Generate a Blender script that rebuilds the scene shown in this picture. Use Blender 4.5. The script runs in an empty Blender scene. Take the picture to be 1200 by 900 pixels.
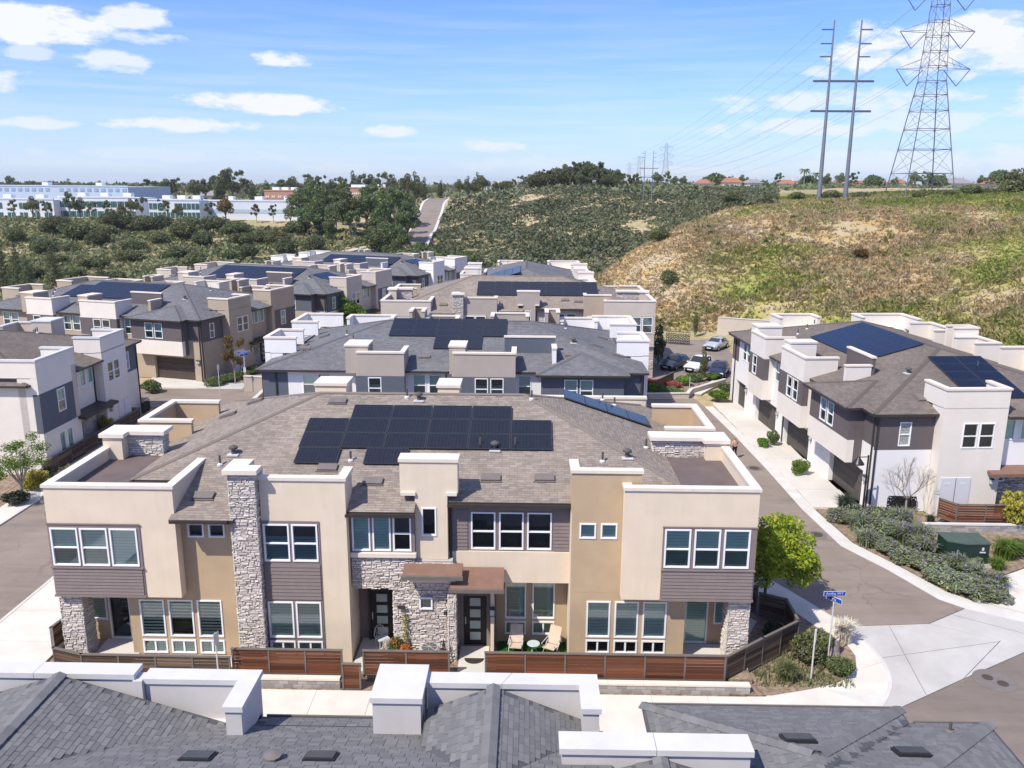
import bpy, math, random
import numpy as np
from mathutils import Vector, Matrix
S=bpy.context.scene; COL=S.collection
rnd=random.Random(7)
R=math.radians
# ---------------------------------------------------------------- camera
FPX=980.; CH=20.
def cam_axes():
    pi,ya,ro=R(13.4),R(-1.0),R(-.33)
    cp,sp,cy,sy,cr,sr=math.cos(pi),math.sin(pi),math.cos(ya),math.sin(ya),math.cos(ro),math.sin(ro)
    f=Vector((sy*cp,cy*cp,-sp)); r=Vector((cy,-sy,0)); d=f.cross(r)
    return r*cr+d*sr, -r*sr+d*cr, f
CR,CD,CF=cam_axes()
cam=bpy.data.objects.new('camera',bpy.data.cameras.new('camera')); COL.objects.link(cam)
cam.data.sensor_width=36; cam.data.lens=36*FPX/1200; cam.data.clip_end=20000; cam.data.clip_start=.1
m=Matrix.Identity(4)
for i in range(3): m[i][0]=CR[i]; m[i][1]=-CD[i]; m[i][2]=-CF[i]
m[0][3]=0;m[1][3]=0;m[2][3]=CH
cam.matrix_world=m; S.camera=cam
def ray(px,py): return CR*(px-600)+CD*(py-450)+CF*FPX
def on_ground(px,py,z=0.):
    d=ray(px,py); t=(z-CH)/d.z; return Vector((d.x*t,d.y*t,z))
# ---------------------------------------------------------------- light
SUN_EL,SUN_AZ=52.,225.      # sun stands behind and left of the camera (azimuth from +Y clockwise)
sd=Vector((math.sin(R(SUN_AZ))*math.cos(R(SUN_EL)),math.cos(R(SUN_AZ))*math.cos(R(SUN_EL)),math.sin(R(SUN_EL))))
sun=bpy.data.objects.new('sun',bpy.data.lights.new('sun','SUN')); COL.objects.link(sun)
sun.data.energy=4.2; sun.data.angle=R(.5); sun.data.color=(1,.93,.82)
sun.rotation_euler=sd.to_track_quat('Z','Y').to_euler()
S.view_settings.view_transform='Standard'; S.view_settings.look='None'; S.view_settings.exposure=0.46; S.view_settings.gamma=1
S.view_settings.use_curve_mapping=False
W=bpy.data.worlds.new('World'); S.world=W; W.use_nodes=True
def node(nt,t,**k):
    n=nt.nodes.new(t)
    for a,v in k.items():
        if a.startswith('i_'): n.inputs[a[2:].replace('_',' ')].default_value=v
        else: setattr(n,a,v)
    return n
def mth(nt,op,a,b=None,c=None,clamp=False):
    n=nt.nodes.new('ShaderNodeMath'); n.operation=op; n.use_clamp=clamp
    for i,v in enumerate((a,b,c)):
        if v is None: continue
        if isinstance(v,(int,float)): n.inputs[i].default_value=v
        else: nt.links.new(v,n.inputs[i])
    return n.outputs[0]
def world():
    nt=W.node_tree; nt.nodes.clear(); L=nt.links.new
    out=node(nt,'ShaderNodeOutputWorld'); bg=node(nt,'ShaderNodeBackground'); bg.inputs[1].default_value=.15
    sky=node(nt,'ShaderNodeTexSky',sky_type='NISHITA'); sky.sun_disc=False
    sky.sun_elevation=R(SUN_EL); sky.sun_rotation=R(SUN_AZ); sky.air_density=1.0; sky.dust_density=.1; sky.ozone_density=3.0
    tc=node(nt,'ShaderNodeTexCoord'); sx=node(nt,'ShaderNodeSeparateXYZ'); L(tc.outputs['Generated'],sx.inputs[0])
    az=mth(nt,'ARCTAN2',sx.outputs[0],sx.outputs[1]); el=mth(nt,'ARCSINE',sx.outputs[2])
    cb=node(nt,'ShaderNodeCombineXYZ'); L(az,cb.inputs[0]); L(mth(nt,'MULTIPLY',el,2.6),cb.inputs[1])
    n1=node(nt,'ShaderNodeTexNoise'); n1.inputs['Scale'].default_value=16; n1.inputs['Detail'].default_value=7; n1.inputs['Roughness'].default_value=.62
    L(cb.outputs[0],n1.inputs['Vector'])
    nz=mth(nt,'SUBTRACT',n1.outputs[0],.5)
    clouds=[(60,30,75,22,1),(150,22,45,14,.9),(120,70,50,14,.8),(40,62,28,8,.6),(170,45,40,9,.7),(335,69,42,9,.95),(300,121,100,13,1.),(220,147,105,9,.9),(50,143,45,8,.7),
            (460,153,38,8,.8),(575,172,45,9,.7),(1110,52,110,30,1.0),(1180,60,80,26,.9),(1000,118,150,13,.75),(930,150,110,12,.7),(1090,140,120,14,.6),(958,86,24,8,.7),(420,198,80,8,.35),(640,192,120,10,.35),
            (800,205,170,12,.5),(1100,190,200,18,.6),(200,182,150,9,.35),(1165,18,30,6,.5),
            (-150,90,110,22,.8),(-300,150,160,18,.7),(1400,100,150,26,.8),(1650,60,160,30,.8),(700,-90,120,24,.6),(200,-130,160,30,.7),(1100,-160,150,30,.7)]
    acc=None
    for cx,cy,w,h,s in clouds:
        d=ray(cx,cy).normalized(); a0=math.atan2(d.x,d.y); e0=math.asin(d.z)
        dx=mth(nt,'MULTIPLY',mth(nt,'SUBTRACT',az,a0),FPX/w*1.08); dy=mth(nt,'MULTIPLY',mth(nt,'SUBTRACT',el,e0),FPX/h*1.08)
        r2=mth(nt,'ADD',mth(nt,'MULTIPLY',dx,dx),mth(nt,'MULTIPLY',dy,dy))
        v=mth(nt,'MULTIPLY',mth(nt,'SUBTRACT',1.,r2),.6)
        v=mth(nt,'MULTIPLY',mth(nt,'ADD',v,mth(nt,'MULTIPLY',nz,3.0)),2.4,clamp=True)
        # no cloud material far outside the ellipse
        v=mth(nt,'MULTIPLY',v,mth(nt,'SUBTRACT',2.6,r2,clamp=True))
        v=mth(nt,'MULTIPLY',v,min(1,s*.98))
        acc=v if acc is None else mth(nt,'MAXIMUM',acc,v)
    # thin high veil everywhere
    mp=node(nt,'ShaderNodeMapping'); mp.inputs['Scale'].default_value=(3.,22.,1); L(cb.outputs[0],mp.inputs[0])
    n2=node(nt,'ShaderNodeTexNoise'); n2.inputs['Scale'].default_value=1.6; n2.inputs['Detail'].default_value=6; n2.inputs['Roughness'].default_value=.55; L(mp.outputs[0],n2.inputs['Vector'])
    veil=mth(nt,'MULTIPLY',mth(nt,'SUBTRACT',n2.outputs[0],.42),1.6,clamp=True)
    low=mth(nt,'SUBTRACT',1.,mth(nt,'MULTIPLY',el,3.6),clamp=True)
    veil=mth(nt,'MULTIPLY',veil,mth(nt,'ADD',mth(nt,'MULTIPLY',low,.75),.0))
    acc=mth(nt,'MAXIMUM',acc,veil)
    acc=mth(nt,'MULTIPLY',acc,mth(nt,'MULTIPLY',mth(nt,'ADD',el,.01),60,clamp=True),clamp=True)
    # unseen broken cloud field overhead, added to lift and whiten the fill light
    n4=node(nt,'ShaderNodeTexNoise'); n4.inputs['Scale'].default_value=3.2; n4.inputs['Detail'].default_value=6; L(tc.outputs['Generated'],n4.inputs['Vector'])
    oh=mth(nt,'MULTIPLY',mth(nt,'MULTIPLY',mth(nt,'SUBTRACT',n4.outputs[0],.44),5.,clamp=True),mth(nt,'MULTIPLY',mth(nt,'SUBTRACT',el,.42),4.,clamp=True))
    acc=mth(nt,'MAXIMUM',acc,mth(nt,'MULTIPLY',oh,.85))
    tint=node(nt,'ShaderNodeMix',data_type='RGBA',blend_type='MULTIPLY'); tint.inputs[0].default_value=1; L(sky.outputs[0],tint.inputs[6]); tint.inputs[7].default_value=(.41,.575,1.0,1)
    mx=node(nt,'ShaderNodeMix',data_type='RGBA'); L(acc,mx.inputs[0]); mx.inputs[7].default_value=(4.7,4.8,5.0,1)
    hz=mth(nt,'MULTIPLY',mth(nt,'EXPONENT',mth(nt,'MULTIPLY',mth(nt,'MAXIMUM',el,0.),-13.)),.9,clamp=True)
    mh=node(nt,'ShaderNodeMix',data_type='RGBA'); L(hz,mh.inputs[0]); L(tint.outputs[2],mh.inputs[6]); mh.inputs[7].default_value=(3.5,4.1,4.75,1)
    L(mh.outputs[2],mx.inputs[6])
    L(mx.outputs[2],bg.inputs[0]); L(bg.outputs[0],out.inputs[0])
world()
# ---------------------------------------------------------------- materials
def srgb(*c): return tuple(((v/255)/12.92 if v/255<=.04045 else ((v/255+.055)/1.055)**2.4) for v in c)+(1,)
def mk(name):
    m=bpy.data.materials.new(name); m.use_nodes=True; nt=m.node_tree; b=nt.nodes['Principled BSDF']; return m,nt,b
def ramp(nt,fac,cols):
    r=node(nt,'ShaderNodeValToRGB'); e=r.color_ramp.elements
    while len(e)<len(cols): e.new(.5)
    for i,(p,c) in enumerate(cols): e[i].position=p; e[i].color=(*c,1) if len(c)==3 else c
    nt.links.new(fac,r.inputs[0]); return r.outputs[0]
def noise(nt,scale,detail=4,rough=.55,vec=None,coord='Object',mapscale=None):
    n=node(nt,'ShaderNodeTexNoise'); n.inputs['Scale'].default_value=scale; n.inputs['Detail'].default_value=detail; n.inputs['Roughness'].default_value=rough
    if vec is None:
        tc=node(nt,'ShaderNodeTexCoord'); vec=tc.outputs[coord]
    if mapscale:
        mp=node(nt,'ShaderNodeMapping'); mp.inputs['Scale'].default_value=mapscale; nt.links.new(vec,mp.inputs[0]); vec=mp.outputs[0]
    nt.links.new(vec,n.inputs['Vector']); return n.outputs[0]
def bump(nt,b,h,strength=.3,dist=.02):
    n=node(nt,'ShaderNodeBump'); n.inputs['Strength'].default_value=strength; n.inputs['Distance'].default_value=dist
    nt.links.new(h,n.inputs['Height']); nt.links.new(n.outputs[0],b.inputs['Normal'])
def sc(c,k): return tuple(min(1,v*k) for v in c[:3])
MC={}
def surf(name,col,rough=.8,var=.12,scale=1.2,bs=0,bsc=60,spec=.3,metal=0,streak=0,geo=False):
    """plain coloured surface with blotchy variation and fine relief"""
    if name in MC: return MC[name]
    m,nt,b=mk(name)
    gp=node(nt,'ShaderNodeNewGeometry').outputs['Position']
    n=noise(nt,scale,5,.6,vec=gp)
    if streak:
        n2=noise(nt,1,3,.5,vec=gp,mapscale=(6,6,.35)); n=mth(nt,'ADD',mth(nt,'MULTIPLY',n,1-streak),mth(nt,'MULTIPLY',n2,streak))
    c=ramp(nt,n,[(.3,sc(col,1-var)),(.7,sc(col,1+var))])
    nt.links.new(c,b.inputs['Base Color'])
    b.inputs['Roughness'].default_value=rough; b.inputs['Specular IOR Level'].default_value=spec; b.inputs['Metallic'].default_value=metal
    if bs: bump(nt,b,noise(nt,bsc,3,.6,vec=gp),bs,.01)
    MC[name]=m; return m
def rnd_surf(name,cols,rough=.85,bs=.4,bsc=25,dist=.02,noisy=.5,nsc=4,coord=None):
    """each loose island takes its own tint"""
    if name in MC: return MC[name]
    m,nt,b=mk(name); g=node(nt,'ShaderNodeNewGeometry')
    f=mth(nt,'ADD',mth(nt,'MULTIPLY',g.outputs['Random Per Island'],1-noisy),mth(nt,'MULTIPLY',noise(nt,nsc,4,.6,vec=g.outputs['Position']),noisy))
    nt.links.new(ramp(nt,f,cols),b.inputs['Base Color']); b.inputs['Roughness'].default_value=rough; b.inputs['Specular IOR Level'].default_value=.25
    if bs: bump(nt,b,noise(nt,bsc,3,.6,vec=g.outputs['Position']),bs,dist)
    MC[name]=m; return m
def obj_rnd(name,cols,rough=.8,grain=None,bs=.2):
    if name in MC: return MC[name]
    m,nt,b=mk(name); oi=node(nt,'ShaderNodeObjectInfo'); f=oi.outputs['Random']
    gp=node(nt,'ShaderNodeNewGeometry').outputs['Position']
    n=noise(nt,1,4,.6,mapscale=grain,coord='Object') if grain else noise(nt,6,4,.6,vec=gp)
    f2=mth(nt,'ADD',mth(nt,'MULTIPLY',f,.55),mth(nt,'MULTIPLY',n,.45))
    nt.links.new(ramp(nt,f2,cols),b.inputs['Base Color']); b.inputs['Roughness'].default_value=rough; b.inputs['Specular IOR Level'].default_value=.25
    if bs: bump(nt,b,n,bs,.01)
    MC[name]=m; return m
def shingle(name,c1,c2,c3,w=.34,h=.15):
    m,nt,b=mk(name); tc=node(nt,'ShaderNodeTexCoord'); uv=tc.outputs['UV']
    br=node(nt,'ShaderNodeTexBrick'); nt.links.new(uv,br.inputs['Vector']); br.offset=.37; br.offset_frequency=3; br.squash=1
    br.inputs['Scale'].default_value=1; br.inputs['Brick Width'].default_value=w; br.inputs['Row Height'].default_value=h; br.inputs['Mortar Size'].default_value=.012
    br.inputs['Mortar Smooth'].default_value=.3; br.inputs['Bias'].default_value=0
    br.inputs['Color1'].default_value=(*c1,1); br.inputs['Color2'].default_value=(*c2,1); br.inputs['Mortar'].default_value=(*sc(c3,.5),1)
    n=noise(nt,.35,5,.6,vec=uv); mx=node(nt,'ShaderNodeMix',data_type='RGBA',blend_type='MULTIPLY'); mx.inputs[0].default_value=1
    nt.links.new(br.outputs['Color'],mx.inputs[6]); nt.links.new(ramp(nt,n,[(.3,(.82,.82,.82)),(.7,(1.12,1.1,1.08))]),mx.inputs[7])
    n3=noise(nt,3.3,3,.7,vec=uv,mapscale=(1,2.2,1)); mx2=node(nt,'ShaderNodeMix',data_type='RGBA'); nt.links.new(mth(nt,'MULTIPLY',mth(nt,'SUBTRACT',n3,.5),2.2,clamp=True),mx2.inputs[0])
    nt.links.new(mx.outputs[2],mx2.inputs[6]); mx2.inputs[7].default_value=(*c3,1)
    nt.links.new(mx2.outputs[2],b.inputs['Base Color']); b.inputs['Roughness'].default_value=.9; b.inputs['Specular IOR Level'].default_value=.2
    sy=node(nt,'ShaderNodeSeparateXYZ'); nt.links.new(uv,sy.inputs[0])
    saw=mth(nt,'FRACT',mth(nt,'DIVIDE',sy.outputs[1],h))
    hgt=mth(nt,'ADD',mth(nt,'MULTIPLY',mth(nt,'SUBTRACT',1.,saw),.8),mth(nt,'MULTIPLY',noise(nt,40,2,.5,vec=uv),.5))
    hgt=mth(nt,'SUBTRACT',hgt,mth(nt,'MULTIPLY',br.outputs['Fac'],.8)); bump(nt,b,hgt,.7,.012)
    MC[name]=m; return m
def glassmat():
    m,nt,b=mk('window_glass'); nt.nodes.remove(b); out=nt.nodes['Material Output']
    t=node(nt,'ShaderNodeBsdfTransparent'); t.inputs[0].default_value=(.74,.90,.85,1)
    g=node(nt,'ShaderNodeBsdfGlossy'); g.inputs['Roughness'].default_value=.03; g.inputs[0].default_value=(.9,.97,1,1)
    lw=node(nt,'ShaderNodeLayerWeight'); lw.inputs[0].default_value=.25
    f=mth(nt,'ADD',mth(nt,'MULTIPLY',lw.outputs['Fresnel'],.9),.12,clamp=True)
    mx=node(nt,'ShaderNodeMixShader'); nt.links.new(f,mx.inputs[0]); nt.links.new(t.outputs[0],mx.inputs[1]); nt.links.new(g.outputs[0],mx.inputs[2])
    nt.links.new(mx.outputs[0],out.inputs[0]); return m
def leafmat(name,cols,trans=.35,region=None):
    if name in MC: return MC[name]
    m,nt,b=mk(name); g=node(nt,'ShaderNodeNewGeometry'); oi=node(nt,'ShaderNodeObjectInfo')
    f=mth(nt,'ADD',mth(nt,'MULTIPLY',g.outputs['Random Per Island'],.45),mth(nt,'MULTIPLY',noise(nt,region or .9,3,.6,vec=g.outputs['Position']),.55))
    c=ramp(nt,f,cols)
    hs=node(nt,'ShaderNodeHueSaturation'); nt.links.new(c,hs.inputs['Color'])
    nt.links.new(mth(nt,'ADD',.82,mth(nt,'MULTIPLY',oi.outputs['Random'],.36)),hs.inputs['Value'])
    nt.links.new(mth(nt,'ADD',.488,mth(nt,'MULTIPLY',oi.outputs['Random'],.024)),hs.inputs['Hue'])
    nt.links.new(hs.outputs[0],b.inputs['Base Color']); b.inputs['Roughness'].default_value=.65; b.inputs['Specular IOR Level'].default_value=.25
    out=nt.nodes['Material Output']; tr=node(nt,'ShaderNodeBsdfTranslucent'); nt.links.new(hs.outputs[0],tr.inputs[0])
    mx=node(nt,'ShaderNodeMixShader'); mx.inputs[0].default_value=trans; nt.links.new(b.outputs[0],mx.inputs[1]); nt.links.new(tr.outputs[0],mx.inputs[2]); nt.links.new(mx.outputs[0],out.inputs[0])
    MC[name]=m; return m
def solarmat():
    m,nt,b=mk('solar_cells'); tc=node(nt,'ShaderNodeTexCoord')
    br=node(nt,'ShaderNodeTexBrick'); nt.links.new(tc.outputs['UV'],br.inputs['Vector']); br.offset=0; br.inputs['Scale'].default_value=1
    br.inputs['Brick Width'].default_value=.158; br.inputs['Row Height'].default_value=.158; br.inputs['Mortar Size'].default_value=.004
    br.inputs['Color1'].default_value=(.008,.011,.020,1); br.inputs['Color2'].default_value=(.011,.014,.025,1); br.inputs['Mortar'].default_value=(.035,.04,.05,1)
    nt.links.new(br.outputs['Color'],b.inputs['Base Color']); b.inputs['Roughness'].default_value=.22; b.inputs['Specular IOR Level'].default_value=.3
    return m
M={}
M['beige']=surf('beige_stucco',(.70,.59,.45),.9,.075,.8,.3,70,streak=.25)
M['cream']=surf('cream_stucco',(.72,.665,.59),.9,.05,.8,.2,70,streak=.12)
M['tan']=surf('tan_stucco',(.47,.35,.225),.9,.10,.7,.25,70,streak=.12)
M['lbtan']=surf('grey_tan_stucco',(.40,.325,.245),.9,.08,.7,.2,60,streak=.2)
M['taupe']=surf('taupe_stucco',(.40,.345,.30),.9,.07,.7,.2,60,streak=.1)
M['greige']=surf('grey_beige_stucco',(.52,.455,.385),.9,.06,.7,.2,60,streak=.1)
M['white']=surf('white_stucco',(.76,.74,.72),.9,.04,.8,.2,70,streak=.12)
M['pwhite']=surf('painted_white_parapet',(.54,.52,.505),.75,.08,.8,.15,50,streak=.1)
M['coping']=surf('pale_coping',(.70,.62,.53),.7,.05,1.5,.1,50)
M['wcoping']=surf('white_coping',(.57,.56,.55),.6,.06,1.5,.08,50)
M['siding']=surf('mauve_grey_siding',(.215,.175,.165),.7,.06,2,.1,40)
M['bsiding']=surf('blue_grey_siding',(.10,.115,.14),.7,.06,2,.1,40)
M['dsiding']=surf('dark_brown_siding',(.125,.105,.105),.7,.06,2,.1,40)
M['frame']=surf('white_vinyl',(.82,.82,.82),.4,.02,2)
M['trim']=surf('grey_trim',(.17,.145,.145),.6,.05,2)
M['gutter']=surf('dark_bronze_metal',(.055,.045,.04),.45,.1,3,metal=.2)
M['brownroof']=surf('brown_membrane',(.135,.105,.10),.9,.14,1.1,.3,30)
M['canopy']=surf('rust_brown_metal_roof',(.20,.115,.085),.6,.12,2,.1,20)
M['dark']=surf('interior_shade_colour',(.03,.034,.038),.95,.2,2)  # near-black colour stands in for the shade of unlit interiors
M['doorp']=surf('black_brown_door',(.018,.017,.018),.45,.1,3)
M['garage']=surf('brown_garage_door',(.075,.055,.045),.6,.06,2)
M['ggarage']=surf('grey_brown_garage_door',(.085,.075,.068),.6,.06,2)
M['frost']=surf('frosted_glass',(.42,.50,.50),.25,.06,3)
M['utild']=surf('pale_utility_door',(.62,.61,.64),.5,.03,2)
M['blind']=surf('cream_blind',(.62,.68,.63),.8,.04,3)
M['shade']=surf('grey_green_reflection',(.20,.24,.215),.8,.06,3)  # sheet colour stands in for the reflection in lower panes
M['navy']=surf('navy_shade',(.19,.27,.31),.8,.05,3)
M['concrete']=surf('pale_concrete',(.55,.52,.475),.9,.07,.5,.15,40)
M['walk']=surf('bright_sidewalk',(.60,.565,.51),.9,.09,.9,.12,40)
M['apron']=surf('grey_concrete_apron',(.45,.435,.415),.9,.12,.5,.15,40)
M['curb']=surf('curb_concrete',(.55,.53,.50),.9,.1,.8,.15,40)
M['mulch']=rnd_surf('mulch_soil',[(.3,(.13,.09,.06)),(.5,(.25,.185,.13)),(.72,(.36,.29,.22))],bs=.8,bsc=12,dist=.05,noisy=1,nsc=5)
M['cmu']=obj_rnd('grey_wall_block',[(.25,(.26,.24,.225)),(.5,(.34,.315,.295)),(.75,(.41,.385,.36))],.9)
M['slat']=obj_rnd('red_brown_wood',[(.25,(.075,.028,.016)),(.5,(.13,.046,.024)),(.75,(.20,.078,.04))],.6,grain=(.5,6,9))
M['oldslat']=obj_rnd('weathered_wood',[(.25,(.06,.038,.026)),(.5,(.10,.062,.042)),(.75,(.17,.11,.075))],.7,grain=(.5,6,9))
M['rail']=surf('fence_metal',(.15,.13,.115),.6,.1,3)
M['stone']=rnd_surf('stone_veneer',[(.2,(.42,.37,.33)),(.42,(.53,.475,.43)),(.6,(.61,.555,.505)),(.8,(.68,.62,.57))],bs=.7,bsc=22,dist=.03,noisy=.55,nsc=6)
M['gstone']=rnd_surf('grey_stone_veneer',[(.2,(.26,.25,.24)),(.42,(.42,.40,.385)),(.6,(.54,.52,.50)),(.8,(.64,.62,.60))],bs=.6,bsc=22,dist=.03,noisy=.5,nsc=6)
M['mortar']=surf('stone_backing',(.46,.41,.37),.95,.1,2)
M['shA']=shingle('brown_grey_shingles',(.305,.26,.222),(.205,.171,.145),(.375,.325,.28))
M['shG']=shingle('grey_shingles',(.18,.182,.196),(.12,.121,.131),(.235,.236,.25))
M['shB']=shingle('brown_shingles',(.20,.17,.15),(.14,.118,.105),(.235,.20,.178))
M['shF']=surf('slate_grey_underlay',(.085,.088,.098),.9,.1,2,.3,40)
M['tab']=obj_rnd('slate_grey_shingle',[(.2,(.135,.134,.136)),(.5,(.155,.154,.158)),(.8,(.185,.184,.187))],.9,bs=.5)
M['tabs']=rnd_surf('slate_grey_shingles',[(.25,(.135,.134,.136)),(.5,(.155,.154,.158)),(.75,(.185,.184,.187))],bs=.5,bsc=60,dist=.01,noisy=.5,nsc=3)
M['hipcap']=surf('dark_ridge_shingle',(.075,.078,.09),.9,.12,6,.4,50)
M['glass']=glassmat(); M['solar']=solarmat()
M['sframe']=surf('panel_frame',(.045,.05,.06),.4,.1,3)
M['pframe']=surf('black_panel_frame',(.02,.02,.022),.4,.1,3)
M['vent']=surf('roof_vent_metal',(.16,.14,.13),.6,.1,3)
M['pipe']=surf('vent_pipe',(.09,.085,.08),.6,.1,3)
M['lead']=surf('pale_flashing',(.55,.55,.55),.5,.1,3)
M['bark']=surf('bark',(.14,.105,.08),.95,.25,8,.7,20)
M['pbark']=surf('pale_bark',(.30,.25,.22),.95,.2,8,.6,20)
# ---------------------------------------------------------------- mesh helpers
class G:
    def __init__(s): s.v=[];s.f=[];s.m=[];s.mats=[];s.uv=[]
    def mi(s,m):
        if m not in s.mats: s.mats.append(m)
        return s.mats.index(m)
    def poly(s,pts,m,uv=None):
        n=len(s.v); s.v+= [tuple(p) for p in pts]; s.f.append(tuple(range(n,n+len(pts)))); s.m.append(s.mi(m)); s.uv.append(uv)
    def faces(s,vs,fs,m):
        n=len(s.v); s.v+=[tuple(p) for p in vs]; k=s.mi(m)
        for f in fs: s.f.append(tuple(n+i for i in f)); s.m.append(k); s.uv.append(None)
    def box(s,x0,x1,y0,y1,z0,z1,m,top=None):
        v=[(x0,y0,z0),(x1,y0,z0),(x1,y1,z0),(x0,y1,z0),(x0,y0,z1),(x1,y0,z1),(x1,y1,z1),(x0,y1,z1)]
        s.faces(v,[(3,2,1,0),(0,1,5,4),(1,2,6,5),(2,3,7,6),(3,0,4,7)],m); n=len(s.v)
        s.f.append((n-4,n-3,n-2,n-1)); s.m.append(s.mi(top or m)); s.uv.append(None)
    def prism(s,pts,z0,z1,m,top=None):
        n=len(pts); v=[(p[0],p[1],z0) for p in pts]+[(p[0],p[1],z1) for p in pts]
        s.faces(v,[tuple(reversed(range(n)))]+[(i,(i+1)%n,n+(i+1)%n,n+i) for i in range(n)],m)
        k=len(s.v)-n; s.f.append(tuple(range(k,k+n))); s.m.append(s.mi(top or m)); s.uv.append(None)
    def tube(s,p0,p1,r0,r1=None,n=8,m=None,cap=True):
        p0=Vector(p0);p1=Vector(p1); r1=r0 if r1 is None else r1; d=(p1-p0).normalized()
        a=d.orthogonal().normalized(); b=d.cross(a); v=[]
        for p,r in ((p0,r0),(p1,r1)):
            for i in range(n): t=2*math.pi*i/n; v.append(p+(a*math.cos(t)+b*math.sin(t))*r)
        fs=[(i,(i+1)%n,n+(i+1)%n,n+i) for i in range(n)]
        if cap: fs+=[tuple(reversed(range(n))),tuple(range(n,2*n))]
        s.faces(v,fs,m)
    def lathe(s,prof,m,n=16,cx=0,cy=0):
        v=[];fs=[]
        for r,z in prof:
            for i in range(n): t=2*math.pi*i/n; v.append((cx+r*math.cos(t),cy+r*math.sin(t),z))
        for j in range(len(prof)-1):
            for i in range(n): fs.append((j*n+i,j*n+(i+1)%n,(j+1)*n+(i+1)%n,(j+1)*n+i))
        fs.append(tuple(reversed(range(n)))); fs.append(tuple(range((len(prof)-1)*n,len(prof)*n)))
        s.faces(v,fs,m)
    def mesh(s,name):
        me=bpy.data.meshes.new(name); me.from_pydata(s.v,[],s.f)
        for m in s.mats: me.materials.append(m)
        me.polygons.foreach_set('material_index',s.m)
        if any(u is not None for u in s.uv):
            ul=me.uv_layers.new(name='UV')
            for p,u in zip(me.polygons,s.uv):
                if u:
                    for li,c in zip(p.loop_indices,u): ul.data[li].uv=c
        me.update(); return me
    def obj(s,name,parent=None,loc=(0,0,0),rot=0,**k): return link(name,s.mesh(name),parent,loc,rot,**k)
def link(name,me,parent=None,loc=(0,0,0),rot=0,label=None,cat=None,group=None,kind=None,smooth=False):
    o=bpy.data.objects.new(name,me); COL.objects.link(o); o.location=loc
    o.rotation_euler=(0,0,rot) if isinstance(rot,(int,float)) else rot
    if parent: o.parent=parent
    if label: o['label']=label
    if cat: o['category']=cat
    if group: o['group']=group
    if kind: o['kind']=kind
    if smooth and me: me.polygons.foreach_set('use_smooth',[True]*len(me.polygons))
    return o
def thing(name,label,cat,loc=(0,0,0),rot=0,group=None): return link(name,None,None,loc,rot,label=label,cat=cat,group=group)
def copy_tree(o,parent=None,**k):
    c=o.copy(); COL.objects.link(c)
    if parent: c.parent=parent
    for ch in o.children: copy_tree(ch,c)
    return c
def ribbon(pts,t,closed=False):
    """left/right offsets of a polyline with mitred corners"""
    P=[Vector(p[:2]) for p in pts]; n=len(P); A=[];B=[]
    for i in range(n):
        d0=(P[i]-P[i-1]).normalized() if (i>0 or closed) else None
        d1=(P[(i+1)%n]-P[i]).normalized() if (i<n-1 or closed) else None
        d0=d0 or d1; d1=d1 or d0
        n0=Vector((-d0.y,d0.x)); n1=Vector((-d1.y,d1.x)); nn=(n0+n1).normalized(); k=t/max(.3,nn.dot(n0))
        A.append(P[i]+nn*k); B.append(P[i]-nn*k)
    return A,B
class Face:
    def __init__(s,x,y,ang=0): s.x=x;s.y=y;s.a=R(ang)
    def at(s,u,d=0.):   # u along the wall, d inward
        return (s.x+math.cos(s.a)*u-math.sin(s.a)*d, s.y+math.sin(s.a)*u+math.cos(s.a)*d)
WC={}
def win_meshes(w,h,kind):
    key=(round(w,2),round(h,2),kind)
    if key in WC: return WC[key]
    w,h=key[0],key[1]; g=G(); ft=.065; y0,y1=-.035,.10; F=M['frame']
    g.box(0,w,y0,y1,0,ft,F); g.box(0,w,y0,y1,h-ft,h,F); g.box(0,ft,y0+.003,y1,ft,h-ft,F); g.box(w-ft,w,y0+.003,y1,ft,h-ft,F)
    if kind in('hung','hungD','hungN'): g.box(ft,w-ft,y0+.02,y1-.02,h*.48-.03,h*.48+.03,F)
    if kind in('slide','slideD'): g.box(w/2-.035,w/2+.035,y0+.02,y1-.02,ft,h-ft,F)
    D=M['dark']  # room box behind the glass, its darkness put into the colour
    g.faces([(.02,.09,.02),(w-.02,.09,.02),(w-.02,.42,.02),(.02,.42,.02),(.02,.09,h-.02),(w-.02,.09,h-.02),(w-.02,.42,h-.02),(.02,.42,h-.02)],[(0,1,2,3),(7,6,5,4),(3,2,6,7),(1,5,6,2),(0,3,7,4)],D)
    fr=g.mesh('window')
    g=G(); g.poly([(ft,.04,ft),(w-ft,.04,ft),(w-ft,.04,h-ft),(ft,.04,h-ft)],M['glass']); pane=g.mesh('pane')
    bl=None; g=G()
    def strip(z0,z1,m=M['blind'],n=None,gap=0):
        n=n or max(2,int((z1-z0)/.12)); dz=(z1-z0)/n
        for i in range(n):
            a=z0+i*dz; g.poly([(ft,.11,a+gap),(w-ft,.11,a+gap),(w-ft,.10,a+dz-.004),(ft,.10,a+dz-.004)],m)
    if kind in('full','slide','hungF'): strip(ft,h-ft)
    elif kind=='zebra': strip(ft,h-ft,n=11,gap=.05)
    elif kind=='zebraH': strip(h*.45,h-ft,n=6,gap=.05)
    elif kind=='hung': strip(h*.5,h-ft); strip(ft,h*.5,m=M['shade'])  # blind above; lower strip paints the pane's grey-green reflection
    elif kind=='hungN': strip(ft,h*.65,m=M['navy'])
    elif kind=='curt':
        for k in range(5): x=w*.62+k*.04; g.poly([(x,.12+.02*(k%2),ft),(x+.04,.12+.02*((k+1)%2),ft),(x+.04,.12+.02*((k+1)%2),h-ft),(x,.12+.02*(k%2),h-ft)],M['blind'])
    if g.f: bl=g.mesh('blind')
    WC[key]=(fr,pane,bl); return WC[key]
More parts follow.
